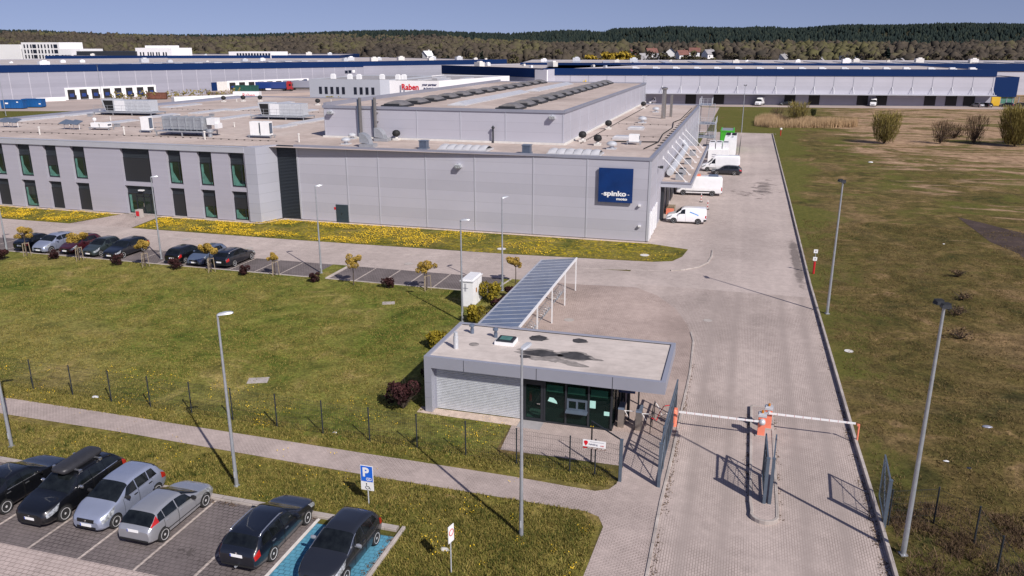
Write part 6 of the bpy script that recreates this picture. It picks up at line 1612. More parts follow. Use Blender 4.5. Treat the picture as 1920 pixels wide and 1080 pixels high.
# red-white barrier posts and clutter by the loading bays
for x, y, l in ((-4.6,99.5,'first red and white warning post beside the big van under the canopy'),(-3.6,95.0,'red and white warning post standing in the yard in front of the big van')):
    t = thing('warning_post', l, 'post', (x,y,.012), 0, 'warning posts by the canopy')
    for k in range(5): MB().tube((0,0,.05+k*.2),(0,0,.25+k*.2),.05,.05,8).build('band', M['red' if k % 2 else 'white'], t)
    MB().lathe([(.22,0),(.22,.05),(.05,.07)], (0,0,0), 12).build('foot', M['black'], t)
t = thing('pallet_stack', 'stack of wooden pallets and an orange crate under the loading canopy', 'pallets', (-7.6,92.5,.012), 0)
m = MB()
for k in range(5):
    for i in range(5): m.bx(-.5+i*.21,-.38+i*.21,-.6,.6,.10+k*.15,.125+k*.15)
    for y in (-.55,0,.55): m.bx(-.5,.46,y-.04,y+.04,.02+k*.15,.10+k*.15)
m.build('pallet', M['wood'], t); MB().bx(-.4,.4,-1.7,-.9,.0,.55).build('crate', M['barrier_orange'], t)

# ================================================================== SHRUBS AND SMALL TREES
def leaf_cloud(clumps, n, size, seed, up=0.0, squash=1.0):
    """quads scattered through overlapping clumps (x,y,z,rx,rz,bright)"""
    g = np.random.default_rng(seed); C = np.array(clumps, float)
    w = C[:, 3]**2; k = g.choice(len(C), n, p=w/w.sum())
    d = g.normal(0, 1, (n, 3)); d /= np.linalg.norm(d, axis=1)[:, None]
    rad = g.uniform(.35, 1, n)**.45
    p = C[k, :3]+d*np.stack([C[k, 3]*rad, C[k, 3]*rad, C[k, 4]*rad], 1)
    a = g.normal(0, 1, (n, 3)); a[:, 2] *= squash; a /= np.linalg.norm(a, axis=1)[:, None]
    b = np.cross(a, d+g.normal(0, .6, (n, 3))); b /= (np.linalg.norm(b, axis=1)[:, None]+1e-9)
    s = (size*g.uniform(.55, 1.4, n))[:, None]
    V = np.stack([p-a*s-b*s*.6, p+a*s-b*s*.6, p+a*s+b*s*.6, p-a*s+b*s*.6], 1).reshape(-1, 3)
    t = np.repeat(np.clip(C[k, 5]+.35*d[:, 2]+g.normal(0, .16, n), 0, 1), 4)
    return V, np.arange(4*n).reshape(-1, 4), t
def crown(name, parent, clumps, n, size, mat, seed, **k):
    V, F, t = leaf_cloud(clumps, n, size, seed, **k); return npmesh(name, V, F, mat, parent, t)
def branches(m, base, tips, r, mid=.45, seed=0):
    g = random.Random(seed)
    for tp in tips:
        a = Vector(base); b = Vector(tp); c = a.lerp(b, mid)+Vector((g.uniform(-.1,.1), g.uniform(-.1,.1), .1))*(b-a).length
        m.tube(a, c, r, r*.65, 5); m.tube(c, b, r*.65, r*.2, 5)
    return m
# small orange-leaved street trees with stakes
TG = 'small staked trees along the staff bays'
def small_tree(loc, label, seed, stakes=True, mat='leaf_orange', h=1.55, w=.72, size=.036, n=900):
    t = thing('small_tree', label, 'tree', loc, 0, TG); g = random.Random(seed)
    cl = []
    for i in range(11):
        a = g.uniform(0, 2*PI); rr = g.uniform(.15, .75)*w; cl.append((rr*math.cos(a), rr*math.sin(a), h+.35+g.uniform(-.25,.32)*w*1.2, g.uniform(.22,.40)*w, g.uniform(.20,.32)*w, g.uniform(.30,.75)))
    m = MB().tube((0,0,0),(.02,0,h*.6),.045,.036,7).tube((.02,0,h*.6),(0,.01,h+.1),.036,.028,7)
    branches(m, (0,.01,h), [(c[0],c[1],c[2]) for c in cl], .022, seed=seed); m.build('trunk', M['bark'], t)
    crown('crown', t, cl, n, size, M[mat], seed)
    if stakes:
        for k in range(3):
            a = .5+k*2.09; MB().tube((.34*math.cos(a),.34*math.sin(a),0),(.28*math.cos(a),.28*math.sin(a),1.25),.03,.03,6).build('stake', M['wood'], t)
        m = MB(); pts = [(.28*math.cos(.5+k*2.09),.28*math.sin(.5+k*2.09),1.18) for k in (0,1,2,0)]; m.path(pts, .02, 5); m.build('stake_rail', M['wood'], t)
    return t
for i, (x, y, h, w, st, l) in enumerate((
    (-62.3,55.5,1.75,1.0,1,'leftmost small orange staked tree in front of the black saloon'),
    (-56.4,55.5,1.75,.95,1,'small orange staked tree in front of the maroon car'),
    (-49.3,55.4,1.65,.85,1,'small orange staked tree right of the longer car row'),
    (-42.7,55.5,1.7,.92,1,'small orange staked tree in front of the blue-grey hatchback'),
    (-36.9,56.1,1.30,.60,1,'smallest orange staked tree beside the empty bays'),
    (-29.3,55.4,1.65,.92,0,'small orange tree without stakes by the kerb of the right bays'),
    (-23.1,55.7,1.55,.92,1,'round orange staked tree in front of the middle of the right bays'),
    (-16.9,59.4,1.35,.78,0,'small orange tree at the far end of the bike shelter bed'))):
    small_tree((x,y,.004), l, 40+i, bool(st), h=h, w=w, n=int(3400*w))
# shrubs: purple barberry and golden bushes
def shrub(loc, label, seed, mat, r=.55, h=.95, n=900, size=.06, name='shrub', cat='bush', spiky=.0):
    t = thing(name, label, cat, loc, 0, None); g = random.Random(seed); cl = []
    for i in range(10):
        a = g.uniform(0,2*PI); rr = g.uniform(0,.75)*r; cl.append((rr*math.cos(a), rr*math.sin(a), h*g.uniform(.3,.78), r*g.uniform(.3,.5), h*g.uniform(.2,.32), g.uniform(.15,.8)))
    m = MB(); tips = [(c[0]*1.25, c[1]*1.25, c[2]+h*.25) for c in cl]+[(r*math.cos(a_)*.9, r*math.sin(a_)*.9, h*g.uniform(.5,1.12)) for a_ in [g.uniform(0,2*PI) for _ in range(int(14*spiky)+6)]]
    branches(m, (0,0,0), tips, .016, seed=seed); m.build('stem', M['bark'], t)
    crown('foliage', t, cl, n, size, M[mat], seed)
    return t
pur = [(-63.2,53.6,.62,1.0,'purple barberry bush at the left edge by the street lamp'),(-58.9,55.2,.58,.98,'purple barberry bush in front of the silver-blue people carrier'),(-51.9,55.0,.62,1.05,'purple barberry bush in front of the black estate car'),(-46.2,55.3,.66,1.05,'purple barberry bush in front of the near-black hatchback'),
    (-39.4,55.4,.50,.95,'purple barberry bush right of the three staff cars'),(-32.7,55.2,.46,.80,'small purple barberry bush at the foot of the grass tongue'),(-26.2,55.3,.58,.95,'purple barberry bush between the two orange trees of the right bays')]
for i, (x, y, r, h, l) in enumerate(pur): shrub((x,y,.004), l, 70+i, 'leaf_purple', r, h, 800, .05, spiky=.6)
shrub((-16.25,35.4,.004), 'large spiky purple barberry bush at the left end of the gatehouse', 90, 'leaf_purple', 1.0, 1.5, 2200, .055, spiky=2.0)
shrub((-16.1,39.3,.004), 'dark purple bush in the shadow behind the gatehouse end wall', 91, 'leaf_purple', .7, 1.1, 900, .055, spiky=.6)
for i, (x, y, r, h, l, mt) in enumerate(((-17.3,54.3,.95,1.6,'golden round bush right of the white cabinet','leaf_gold'),(-17.0,49.3,.80,1.35,'golden round bush in front of the street lamp behind the gatehouse','leaf_gold'),(-17.6,44.2,.85,1.25,'golden bush against the left rear corner of the gatehouse','leaf_gold'),
    (-16.0,52.3,.7,1.1,'purple bush squeezed between golden bush and bike shelter','leaf_purple'),(-15.7,49.0,.75,1.0,'purple bush beside the near golden bush and the bike shelter','leaf_purple'),(-16.2,55.8,.55,.8,'purple bush behind the farther golden bush','leaf_purple'),(-16.6,46.6,.6,.8,'purple bush under the near end of the bike shelter','leaf_purple'))):
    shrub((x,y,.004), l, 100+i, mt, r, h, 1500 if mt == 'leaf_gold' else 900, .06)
# bushes in the right field
def thicket(loc, label, seed, r, h, mat, n, size=.16, cat='bush'):
    t = thing('willow_bush', label, cat, loc, 0, None); g = random.Random(seed); cl = []
    for i in range(70):
        a = g.uniform(0,2*PI); zf = g.uniform(.08,.98); rr = r*(.45+.75*zf-.5*zf*zf)*g.uniform(.2,1.0)**.6; cl.append((rr*math.cos(a), rr*math.sin(a), h*zf*(1-.18*(rr/r)**2), r*g.uniform(.08,.17), h*g.uniform(.05,.10), g.uniform(.2,.8)))
    m = MB(); branches(m, (0,0,0), [(c[0]*.9,c[1]*.9,c[2]) for c in cl[:14]]+[(r*g.uniform(-.8,.8), r*g.uniform(-.8,.8), h*g.uniform(.6,1.05)) for _ in range(26)], .05, seed=seed)
    m.build('trunk', M['bark'], t)
    # fine upright twigs with budding leaves rather than a solid crown
    gg = np.random.default_rng(seed); k = n; zf = gg.uniform(.02, .86, k)**.8; an = gg.uniform(0, 2*PI, k)
    rr = r*(.42+.85*zf-.62*zf*zf)*gg.uniform(.05, 1, k)**.6
    p0 = np.stack([rr*np.cos(an), rr*np.sin(an), h*zf], 1)
    d = np.stack([np.cos(an)*.35*rr/r+gg.normal(0,.20,k), np.sin(an)*.35*rr/r+gg.normal(0,.20,k), gg.uniform(.5,1.0,k)], 1)*(h*.19*gg.uniform(.5,1.3,k))[:, None]
    w_ = gg.normal(0, 1, (k, 3)); w_[:, 2] *= .2; w_ *= (size*.5/np.linalg.norm(w_, axis=1))[:, None]
    V = np.stack([p0-w_, p0+w_, p0+d+w_*.5, p0+d-w_*.5], 1).reshape(-1, 3)
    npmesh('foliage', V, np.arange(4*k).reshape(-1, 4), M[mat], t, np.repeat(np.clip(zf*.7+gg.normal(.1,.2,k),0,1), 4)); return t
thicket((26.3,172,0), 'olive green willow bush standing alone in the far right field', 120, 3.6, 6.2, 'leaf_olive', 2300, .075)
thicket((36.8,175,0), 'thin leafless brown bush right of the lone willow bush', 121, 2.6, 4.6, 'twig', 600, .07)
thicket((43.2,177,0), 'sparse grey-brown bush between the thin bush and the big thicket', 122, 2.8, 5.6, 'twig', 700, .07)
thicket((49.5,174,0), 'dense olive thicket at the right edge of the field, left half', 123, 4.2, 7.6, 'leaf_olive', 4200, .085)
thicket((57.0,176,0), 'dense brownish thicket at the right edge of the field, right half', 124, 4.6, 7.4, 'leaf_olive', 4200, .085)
thicket((41.5,186,0), 'low brown scrub behind the sparse grey-brown bush', 125, 3.4, 3.0, 'twig', 700, .08)
thicket((12.0,213,0), 'greenish willow bush growing in the reed bed', 126, 3.4, 5.2, 'leaf_olive', 1200, .085)
thicket((17.3,236,0), 'small dark conical bush at the far edge of the field', 127, 1.0, 2.0, 'leaf_dark', 400, .14)
thicket((7.5,228,0), 'low bare scrub behind the reed bed near the far white van', 128, 2.6, 2.6, 'twig', 400, .08)
for i, (x, y) in enumerate(((16.7,64.5),(15.6,60.5),(17.9,71.5),(14.6,55.2))):
    shrub((x,y,0), ['dark dead weed clump in the brown field beyond the second mast','smaller dead weed clump nearer the second mast','dead weed clump farthest from the second mast','low brown weed clump in the field between the masts'][i], 140+i, 'twig', .8, .7, 160, .05, 'weed_clump', 'weeds', 1.0)

# ================================================================== FAR BUILDINGS
def wall_quad(mb, a, b, z0a, z0b, z1a, z1b, mi=0): mb.add([(a[0],a[1],z0a),(b[0],b[1],z0b),(b[0],b[1],z1b),(a[0],a[1],z1a)], [(0,1,2,3)], mi)
class Face:
    """helper along a facade from a to b (seen with a on the left)"""
    def __init__(s, a, b):
        s.a = Vector(a); s.d = Vector(b)-s.a; s.L = s.d.length; s.d.normalize(); s.n = Vector((s.d.y, -s.d.x)); s.rz = math.atan2(s.d.y, s.d.x)
    def box(s, m, u0, u1, z0, z1, out0, out1, mi=0):
        c = s.a+s.d*((u0+u1)/2)+s.n*((out0+out1)/2); m.box((c.x,c.y,(z0+z1)/2),(abs(u1-u0),abs(out1-out0),z1-z0), s.rz, mi)
    def pt(s, u, out=0): p = s.a+s.d*u+s.n*out; return (p.x, p.y)
def building_shell(t, off, poly, z0, z1, wall, roof, zs=None, strips=None):
    m = MB(); n = len(poly)
    for i in range(n):
        a, b = poly[i], poly[(i+1) % n]; za = zs[i] if zs else z1; zb = zs[(i+1) % n] if zs else z1
        wall_quad(m, a, b, z0, z0, za, zb)
    if strips:
        m.add(strips[0].v, strips[0].f, 1); wall = [wall, strips[1]]
    part(m, 'wall', wall, t, off)
    part(MB().add([(p[0],p[1],(zs[i] if zs else z1)-.25) for i, p in enumerate(poly)], [tuple(range(n))]), 'roof', roof, t, off)
def roof_bits(t, off, F, z, n, seed, depth=(8,60), name='roof_unit'):
    g = random.Random(seed); 
    for i in range(n):
        u = F.L*(i+.5+g.uniform(-.4,.4))/n; d = -g.uniform(*depth); p = F.pt(u, d); s = g.choice((.5,.8,1.0,1.3)); m = MB()
        m.box((p[0],p[1],z+.5*s),(2.6*s,1.8*s,1.3*s), F.rz); m.box((p[0]+.2,p[1],z+1.25*s),(1.4*s,1.2*s,.4*s), F.rz, 0, .8)
        part(m, name, M[g.choice(('white_metal','galv_light','off_white'))], t, off)
# -- left distribution hall
A, B, C_ = (-262,165.6), (-174,351), (-121,408)
LO = (-215,260,0)
lh = thing('distribution_hall', 'very long grey distribution hall with navy roof band and white loading docks on the left', 'building', LO)
F1 = Face(A, B); F2 = Face(B, C_)
m = MB()
for i in range(34): F1.box(m, 3+i*6-.12, 3+i*6+.12, 0, 10.4-i*.033, 0.003, .06)
building_shell(lh, LO, [A, B, C_, (-215,470), (-300,430), (-390,230)], 0, 12, M['wh_wall'], M['roof_far'], [12.4,11.25,11.6,11.6,11.8,12.4], (m, M['wh_wall_light']))
m = MB(); 
p0, p1 = F1.pt(-.1,.12), F1.pt(F1.L+.1,.12); wall_quad(m, p0, p1, 10.2, 9.0, 12.6, 11.5)
p0, p1 = F2.pt(0,.12), F2.pt(F2.L,.12); wall_quad(m, p0, p1, 9.4, 9.6, 11.5, 11.85)
part(m, 'roof_band', M['stripe_navy'], lh, LO)
m = MB(); wall_quad(m, F2.pt(.1,.06), F2.pt(F2.L,.06), 0,0,9.4,9.6); part(m, 'wall', M['wh_wall_dark'], lh, LO)
def dock_row(F, u0, u1, n, z1, t, off, zs=0.4, skip=()):
    m = MB(); F.box(m, u0, u1, zs, z1, 0, .25); part(m, 'dock_wall', M['plaster_white'], t, off)
    for i in range(n):
        if i in skip: continue
        u = u0+(u1-u0)*(i+.5)/n; w = (u1-u0)/n*.30
        d = MB(); F.box(d, u-w, u+w, zs+.2, z1-.65, .25, .42); o = part(d, 'dock_door', M['black'], t, off)
        e = MB(); F.box(e, u-w*.55, u+w*.62, zs+1.0, z1-2.0, .42, .52); part(e, 'dock_curtain', M['bin_blue'], o, (0,0,0)); o.children[0].location = (0,0,0); o.children[0].data.materials[0] = M['paint_dark_blue']
        g_ = MB(); F.box(g_, u+w*1.05, u+w*1.25, zs+.3, zs+1.6, .25, .55); part(g_, 'buffer', M['plastic_black'], t, off)
# measured dock rows along the facade
dock_row(F1, 73.6, 106, 8, 4.3, lh, LO, .15)
dock_row(F1, 135.6, 174.6, 9, 4.75, lh, LO, 1.1)
ap0, ap1, ap2, ap3 = F1.pt(126,.3), F1.pt(182,.3), F1.pt(186,36), F1.pt(120,36)
struct(MB().prism([ap0, ap3, ap2, ap1], 0, 1.1).build('loading_apron', M['far_yard']))
m = MB(); F1.box(m, 64, 73.6, 0, 1.3, 0, .12); part(m, 'plinth', M['plaster_white'], lh, LO)
m = MB(); F1.box(m, 131, 135.6, 1.1, 4.6, 0, .2); part(m, 'dock_annex', M['off_white'], lh, LO)
m = MB(); F1.box(m, 128.7, 131, 1.1, 4.4, 0, .22); part(m, 'blue_door', M['stripe_navy'], lh, LO)
m = MB(); F1.box(m, 171.8, 173.6, 2.6, 4.4, .43, .5); part(m, 'blue_door', M['stripe_navy'], lh, LO)
for i, (u, z) in enumerate(((195.4,7.0),(197.4,7.1),(199.6,7.2))): 
    m = MB(); F1.box(m, u-.9, u+.9, z-.8, z+.7, .05, .10, 1); F1.box(m, u-.75, u+.75, z-.65, z+.55, .10, .13, 0); part(m, 'window', [M['plaster_white'] if i == 2 else M['window_dark'], M['trim']], lh, LO)
roof_bits(lh, LO, F1, 11.6, 16, 5, (10,70)); roof_bits(lh, LO, F2, 11.5, 9, 6, (6,40))
m = MB()
for i in range(22): F1.box(m, 10+i*8.5, 13.5+i*8.5, 11.6, 11.9, -30, -12)
part(m, 'flat_skylight', M['skylight'], lh, LO)
# second roof band farther back over the left hall
L2 = (-250,430,0); t2 = thing('distribution_hall', 'navy banded warehouse strip rising behind the left distribution hall', 'building', L2)
building_shell(t2, L2, [(-372,365),(-232,438),(-260,520),(-420,470)], 0, 13.2, M['stripe_navy'], M['roof_far'])
roof_bits(t2, L2, Face((-372,365),(-232,438)), 13.2, 12, 8, (6,40))
# -- middle warehouse with navy band
MO = (-90,280,0); mh = thing('warehouse', 'grey warehouse with navy band behind the white logistics building, centre', 'building', MO)
building_shell(mh, MO, [(-114,297),(-63.5,261),(-40,330),(-90,360)], 0, 11.1, M['wh_wall_light'], M['roof_far'])
F = Face((-114,297),(-63.5,261)); m = MB(); F.box(m, -.1, F.L-2, 8.3, 11.35, .02, .15); part(m, 'roof_band', M['stripe_navy'], mh, MO)
m = MB(); F.box(m, F.L-6, F.L+.1, 7.0, 10.9, .02, .4); part(m, 'corner_panel', M['plaster_white'], mh, MO)
roof_bits(mh, MO, F, 11.1, 7, 9, (6,40))
# -- long warehouse on the right with canopy
RO = (5,280,0); rh = thing('warehouse', 'long light grey warehouse with navy roof band, canopy and dark doors on the right', 'building', RO)
RA, RB = (-66,265.2), (73.4,289.4)
building_shell(rh, RO, [RA, RB, (60,372), (-82,345)], 0, 11.1, M['wh_wall_dark'], M['roof_far'])
F = Face(RA, RB); L_ = F.L
m = MB(); F.box(m, -.2, L_+.2, 9.2, 11.35, .02, .9); part(m, 'roof_band', M['stripe_navy'], rh, RO)
m = MB(); F.box(m, -.1, L_, 3.7, 9.2, .02, .7)
for i in range(24): F.box(m, 3+i*6-.07, 3+i*6+.07, 3.7, 9.2, .703, .75, 1)
part(m, 'upper_wall', [M['wh_wall_light'], M['trim']], rh, RO)
m = MB(); F.box(m, -.1, L_+.1, 3.45, 3.7, .0, 3.2); part(m, 'canopy', M['trim_light'], rh, RO)
for i in range(24):
    u = 3+i*6.0; a = F.pt(u,.75); b = F.pt(u,3.0)
    part(MB().tube((a[0],a[1],5.9),(b[0],b[1],3.7),.09,.09,5), 'canopy_rod', M['white_metal'], rh, RO)
for u in (39,50,78,89,103,113.7,118.6,130,136.5):
    pass
for u in (48.5,57.5,80.0,87.6,102.6,108.4,123.2,129.6,136.0 if False else 135.0):
    m = MB(); F.box(m, u-1.7, u+1.7, .2, 3.3, .02, .12); part(m, 'dark_door', M['black'], rh, RO)
m = MB(); F.box(m, 0, L_, 0, .35, .02, .10); part(m, 'plinth', M['trim'], rh, RO)
for i in range(17):
    u = 30+i*6.6; a = F.pt(u, -.2-random.uniform(.5,4)); m = MB(); m.box((a[0],a[1],11.5),(1.6,1.2,.8), F.rz); m.box((a[0]+.9,a[1],11.35),(1.2,.5,.4), F.rz+.5); part(m, 'roof_unit', M['white_metal'], rh, RO)
# round number plate and lettering on the end
sp = F.pt(1.6, 1.0); m = MB().lathe([(0,-.05),(1.05,-.05),(1.05,.05),(0,.05)], (0,0,0), 20, 0, 'y')
nb = thing('number_sign', 'round navy sign with white 6 at the left end of the right warehouse', 'sign', (sp[0],sp[1],7.9), F.rz); m.build('disc', M['stripe_navy'], nb)
text('lettering', '6', 1.3, M['white'], nb, face_south(-.38,-.06,-.45), .01)
# golden mark and lettering over the factory roof edge
q = F.pt(14, 1.0); sg2 = thing('wall_sign', 'small golden leaf mark with pale lettering on the far right warehouse', 'sign', (q[0],q[1],6.0), F.rz)
MB().add([(-1.6,0,0),(-.6,0,1.5),(-.2,0,.3)], [(0,1,2)]).add([(-.5,0,0),(.1,0,2.0),(.6,0,.2)], [(0,1,2)]).build('leaf_mark', M['yellow'], sg2)
text('lettering', 'nobel', 2.0, M['white'], sg2, face_south(.9,-.02,-.3), .01)
# -- warehouse behind it
BO = (20,340,0); bh = thing('warehouse', 'second navy banded warehouse rising behind the long right one', 'building', BO)
BA, BB = (-92,330), (150,372)
building_shell(bh, BO, [BA, BB, (135,455), (-108,410)], 0, 11.6, M['wh_wall_light'], M['roof_far'])
F = Face(BA, BB); m = MB(); F.box(m, 0, F.L, 8.9, 11.8, .02, .3); part(m, 'roof_band', M['stripe_navy'], bh, BO)
roof_bits(bh, BO, F, 11.6, 16, 12, (4,50))
m = MB()
for i in range(18): F.box(m, 8+i*13, 11+i*13, 11.4, 11.7, -50, -8)
part(m, 'flat_skylight', M['skylight'], bh, BO)
# -- navy cube office
CO = (83,306,0); cu = thing('office_building', 'square navy blue office cube on a glass base at the far right edge', 'building', CO)
building_shell(cu, CO, [(76.2,304.5),(85.2,306.8),(83,320),(74,317.5)], 2.2, 8.6, M['stripe_navy'], M['roof_far'])
F = Face((76.7,305),(85,307.2)); m = MB(); F.box(m, 0, F.L, 0, 2.2, -9, -.2); part(m, 'glass_base', M['reveal_glass'], cu, CO)
m = MB()
for i in range(6): F.box(m, i*2-.1, i*2+.1, 0, 2.2, -.25, -.05)
part(m, 'mullion', M['trim'], cu, CO)
# -- white logistics building with red lettering
WO = (-100,235,0); wb = thing('logistics_building', 'white logistics building with red lettering and a grey office front behind the factory', 'building', WO)
building_shell(wb, WO, [(-101.5,217.2),(-84.4,217.2),(-76.3,260.5),(-101.5,266)], 0, 8.95, M['plaster_white'], M['roof_grey'])
m = MB(); 
for a, b in (((-124,214.6),(-101.4,214.6)),((-101.4,214.6),(-99.6,217.1)),((-99.6,217.1),(-99.6,250)),((-99.6,250),(-124,250)),((-124,250),(-124,214.6))): wall_quad(m, a, b, 0, 0, 9.15, 9.15)
part(m, 'office_wall', M['grey_render'], wb, WO); part(MB().sheet([(-124,214.6),(-101.4,214.6),(-99.6,217.1),(-99.6,250),(-124,250)], 8.9), 'office_roof', M['roof_grey'], wb, WO)
for z, xs in ((6.0,[-120.4+1.85*i for i in range(5)]+[-109.2+1.85*i for i in range(4)]),(2.3,[-120.4+1.85*i for i in range(5)]+[-109.2+1.85*i for i in range(3)])):
    for x in xs:
        m = MB(); m.bx(x-.45,x+.45,214.50,214.62,z-1.0,z+1.0); part(m, 'window', M['window_dark'], wb, WO)
for x in (-96.2,-95.1): m = MB(); m.bx(x-.2,x+.2,217.10,217.22,5.4,7.6); part(m, 'window', M['trim'], wb, WO)
for x, y in ((-120,222),(-114,221),(-111,221),(-104.5,223),(-99,222),(-97.5,223)):
    m = MB(); m.box((x,y,9.6),(1.3,1.1,1.3)); m.box((x,y,10.3),(.8,.8,.3)); part(m, 'roof_unit', M['white'], wb, WO)
for x, y, L in ((-93,228,7),(-90,236,7),(-86,226,7),(-84,240,8),(-80,250,8),(-95,245,8)):
    m = MB(); m.bx(x-.9,x+.9,y-L/2,y+L/2,8.7,9.0); part(m, 'flat_skylight', M['skylight'], wb, WO)
for y in (226,234,242,250):
    x = -84.4+8.1*(y-217.2)/43.3; m = MB(); m.box((x+.12,y,6.6),(.2,.25,.9)); part(m, 'wall_lamp', M['trim'], wb, WO)
rs = thing('wall_sign', 'red lettering with a dark slogan on the white logistics building', 'sign', (-94.6,217.15,4.35)); 
text('lettering', 'Raben', 2.25, M['text_red'], rs, face_south(-1.3,-.03,2.05), .03, sx=.96, bold=.045)
text('slogan', 'your partner', .84, M['text_navy'], rs, face_south(5.1,-.03,3.25), .03, shear=.2, bold=.025)
text('slogan', 'in logistics', .84, M['text_navy'], rs, face_south(5.5,-.03,2.2), .03, shear=.2, bold=.025)
# -- white office blocks on the far left
def office(label, off, x0, x1, y, z1, steps, rows, cols_, depth=18):
    t = thing('office_block', label, 'building', off)
    m = MB()
    for a, b, zt in steps: m.bx(a, b, y, y+depth, 0, zt)
    part(m, 'wall', M['plaster_white'], t, off)
    for r_ in rows:
        for c_ in cols_:
            ok = any(a+.8 < c_[0] < b-.8 and r_+1 < zt-.6 for a, b, zt in steps)
            if ok: part(MB().bx(c_[0]-c_[1], c_[0]+c_[1], y-.12, y+.02, r_-1.05, r_+1.05), 'window', M['window_dark'], t, off)
    return t
g = random.Random(3)
office('white office block with irregular dark windows and a lower right wing, far left', (-402,400,0), -424, -381, 400, 20.5, [(-424,-395.8,20.4),(-395.8,-381.2,16.7)], [9.2,12.2,15.2,18.2], [(-421.8,.5),(-419.4,.5),(-416.9,.5),(-414.4,1.35),(-411.2,.5),(-408.9,.5),(-406.4,.5),(-403.9,.5),(-401.4,.5),(-398.6,1.35),(-394.4,.5),(-392.0,.5),(-389.6,.5),(-385.0,1.2)])
office('plain white block at the left picture edge', (-445,400,0), -470, -428, 402, 19.3, [(-470,-427.5,19.2)], [], [])
office('smaller white office block with paired dark windows, second from the left', (-330,400,0), -342, -317.5, 400, 18, [(-342,-317.5,17.3)], [10.6,13.9], [(-338.6,.42),(-336.6,.42),(-333.4,.42),(-331.6,.42),(-330.0,.42),(-327.6,.42),(-326.0,.42),(-323.0,.42),(-321.2,.42)])
office('long low white building with a dark window band, between the woods and the hall roof', (-276,420,0), -290, -262, 420, 15.6, [(-294,-266,15.2)], [13.3], [(-288+1.9*i, .6) for i in range(13)])
t = thing('penthouse', 'flat white rooftop storey on the second white office block', 'building', (-331,404,17.3)); MB().bx(-7,8,-.5,10,.0,1.3).build('wall', M['plaster_white'], t)
t = thing('dark_hall', 'low black clad hall between the two white office blocks', 'building', (-362,398,0)); part(MB().bx(-383,-341,399,430,0,15.4), 'wall', M['wall_dark'], t, (-362,398,0))
# -- houses in the trees beyond the right warehouse
def house(loc, rz, label, w=9, d=8, h=4, rf=3.6, roof='tile_red'):
    t = thing('house', label, 'house', loc, rz, 'houses among the far trees')
    m = MB(); m.bx(-w/2,w/2,-d/2,d/2,0,h); m.add([(-w/2,-d/2,h),(-w/2,d/2,h),(-w/2,0,h+rf*.92),(w/2,-d/2,h),(w/2,d/2,h),(w/2,0,h+rf*.92)], [(0,2,1),(3,4,5)]); m.build('wall', M['plaster_white'], t)
    m = MB(); m.add([(-w/2-.5,-d/2-.5,h-.3),(w/2+.5,-d/2-.5,h-.3),(w/2+.5,0,h+rf),(-w/2-.5,0,h+rf),(w/2+.5,d/2+.5,h-.3),(-w/2-.5,d/2+.5,h-.3)], [(0,1,2,3),(3,2,4,5)]); m.bx(1.2,2.0,-.4,.4,h+rf*.6,h+rf+.9); m.build('roof', M[roof], t)
    for x in (-w*.28,w*.2):
        MB().bx(x-.55,x+.55,-d/2-.06,-d/2+.02,1.3,2.7).build('window', M['window_dark'], t)
    return t
HS = [(-.0,0)]

# ================================================================== HILLS AND WOODS
YAW = R(16.15); CH = 18.4; FPX = 1560.6; HZ = 86.0
def polar(u, dist):
    """a bearing (given as the horizontal tangent from the view axis) to a ground position"""
    k = (u-960)/FPX; cs, sn = math.cos(YAW), math.sin(YAW)
    return (k*dist*cs-dist*sn, k*dist*sn+dist*cs)
ridge = [(-700,60),(-300,58),(0,60),(60,60),(100,62),(300,67),(420,67),(480,66),(600,63),(700,60.5),(800,59.5),(850,62),(960,64.5),(1010,62),(1060,59.5),(1090,60),(1130,62.5),(1150,57),(1200,55.5),(1260,53),(1320,54.5),(1380,55),(1430,53),(1480,55.5),(1540,52),(1600,49.5),(1650,50.5),(1700,49.5),(1800,47.5),(1920,48.5),(2300,50),(2700,54)]
rf = pchip([a for a, _ in ridge], [b for _, b in ridge])
def hill_h(u, dist):
    """terrain height: plain up to 850 m, rising to the ridge at 1900 m"""
    top = 18.4+(HZ-rf(u)-5.5)/FPX*1900
    b = min(1, max(0, (dist-500)/330)); b = b*b*(3-2*b)*11.5
    t = min(1, max(0, (dist-900)/1000)); t = t*t*(3-2*t)
    return b+(max(0, top-11.5))*t+4.5*math.sin(u*.011+dist*.004)*t*(1-t)*2
us = np.linspace(-900, 2800, 75); ds = [490,540,600,660,740,820,900,1000,1100,1250,1400,1550,1700,1800,1900,2050,2400,3000]
m = MB(); P = []
for d in ds:
    row = []
    for u in us:
        x, y = polar(u, d); z = hill_h(u, min(d, 1900))*(1 if d <= 1900 else max(.2, 1-(d-1900)/1500))
        row.append((x, y, z-.5))
    P.append(row)
m.grid(P, flip=True); struct(m.build('hills', M['forest'] and pbr('hill_floor', (.045,.042,.022), .95, 0, .3, .02, .1, 0, 'Position'), smooth='all'))
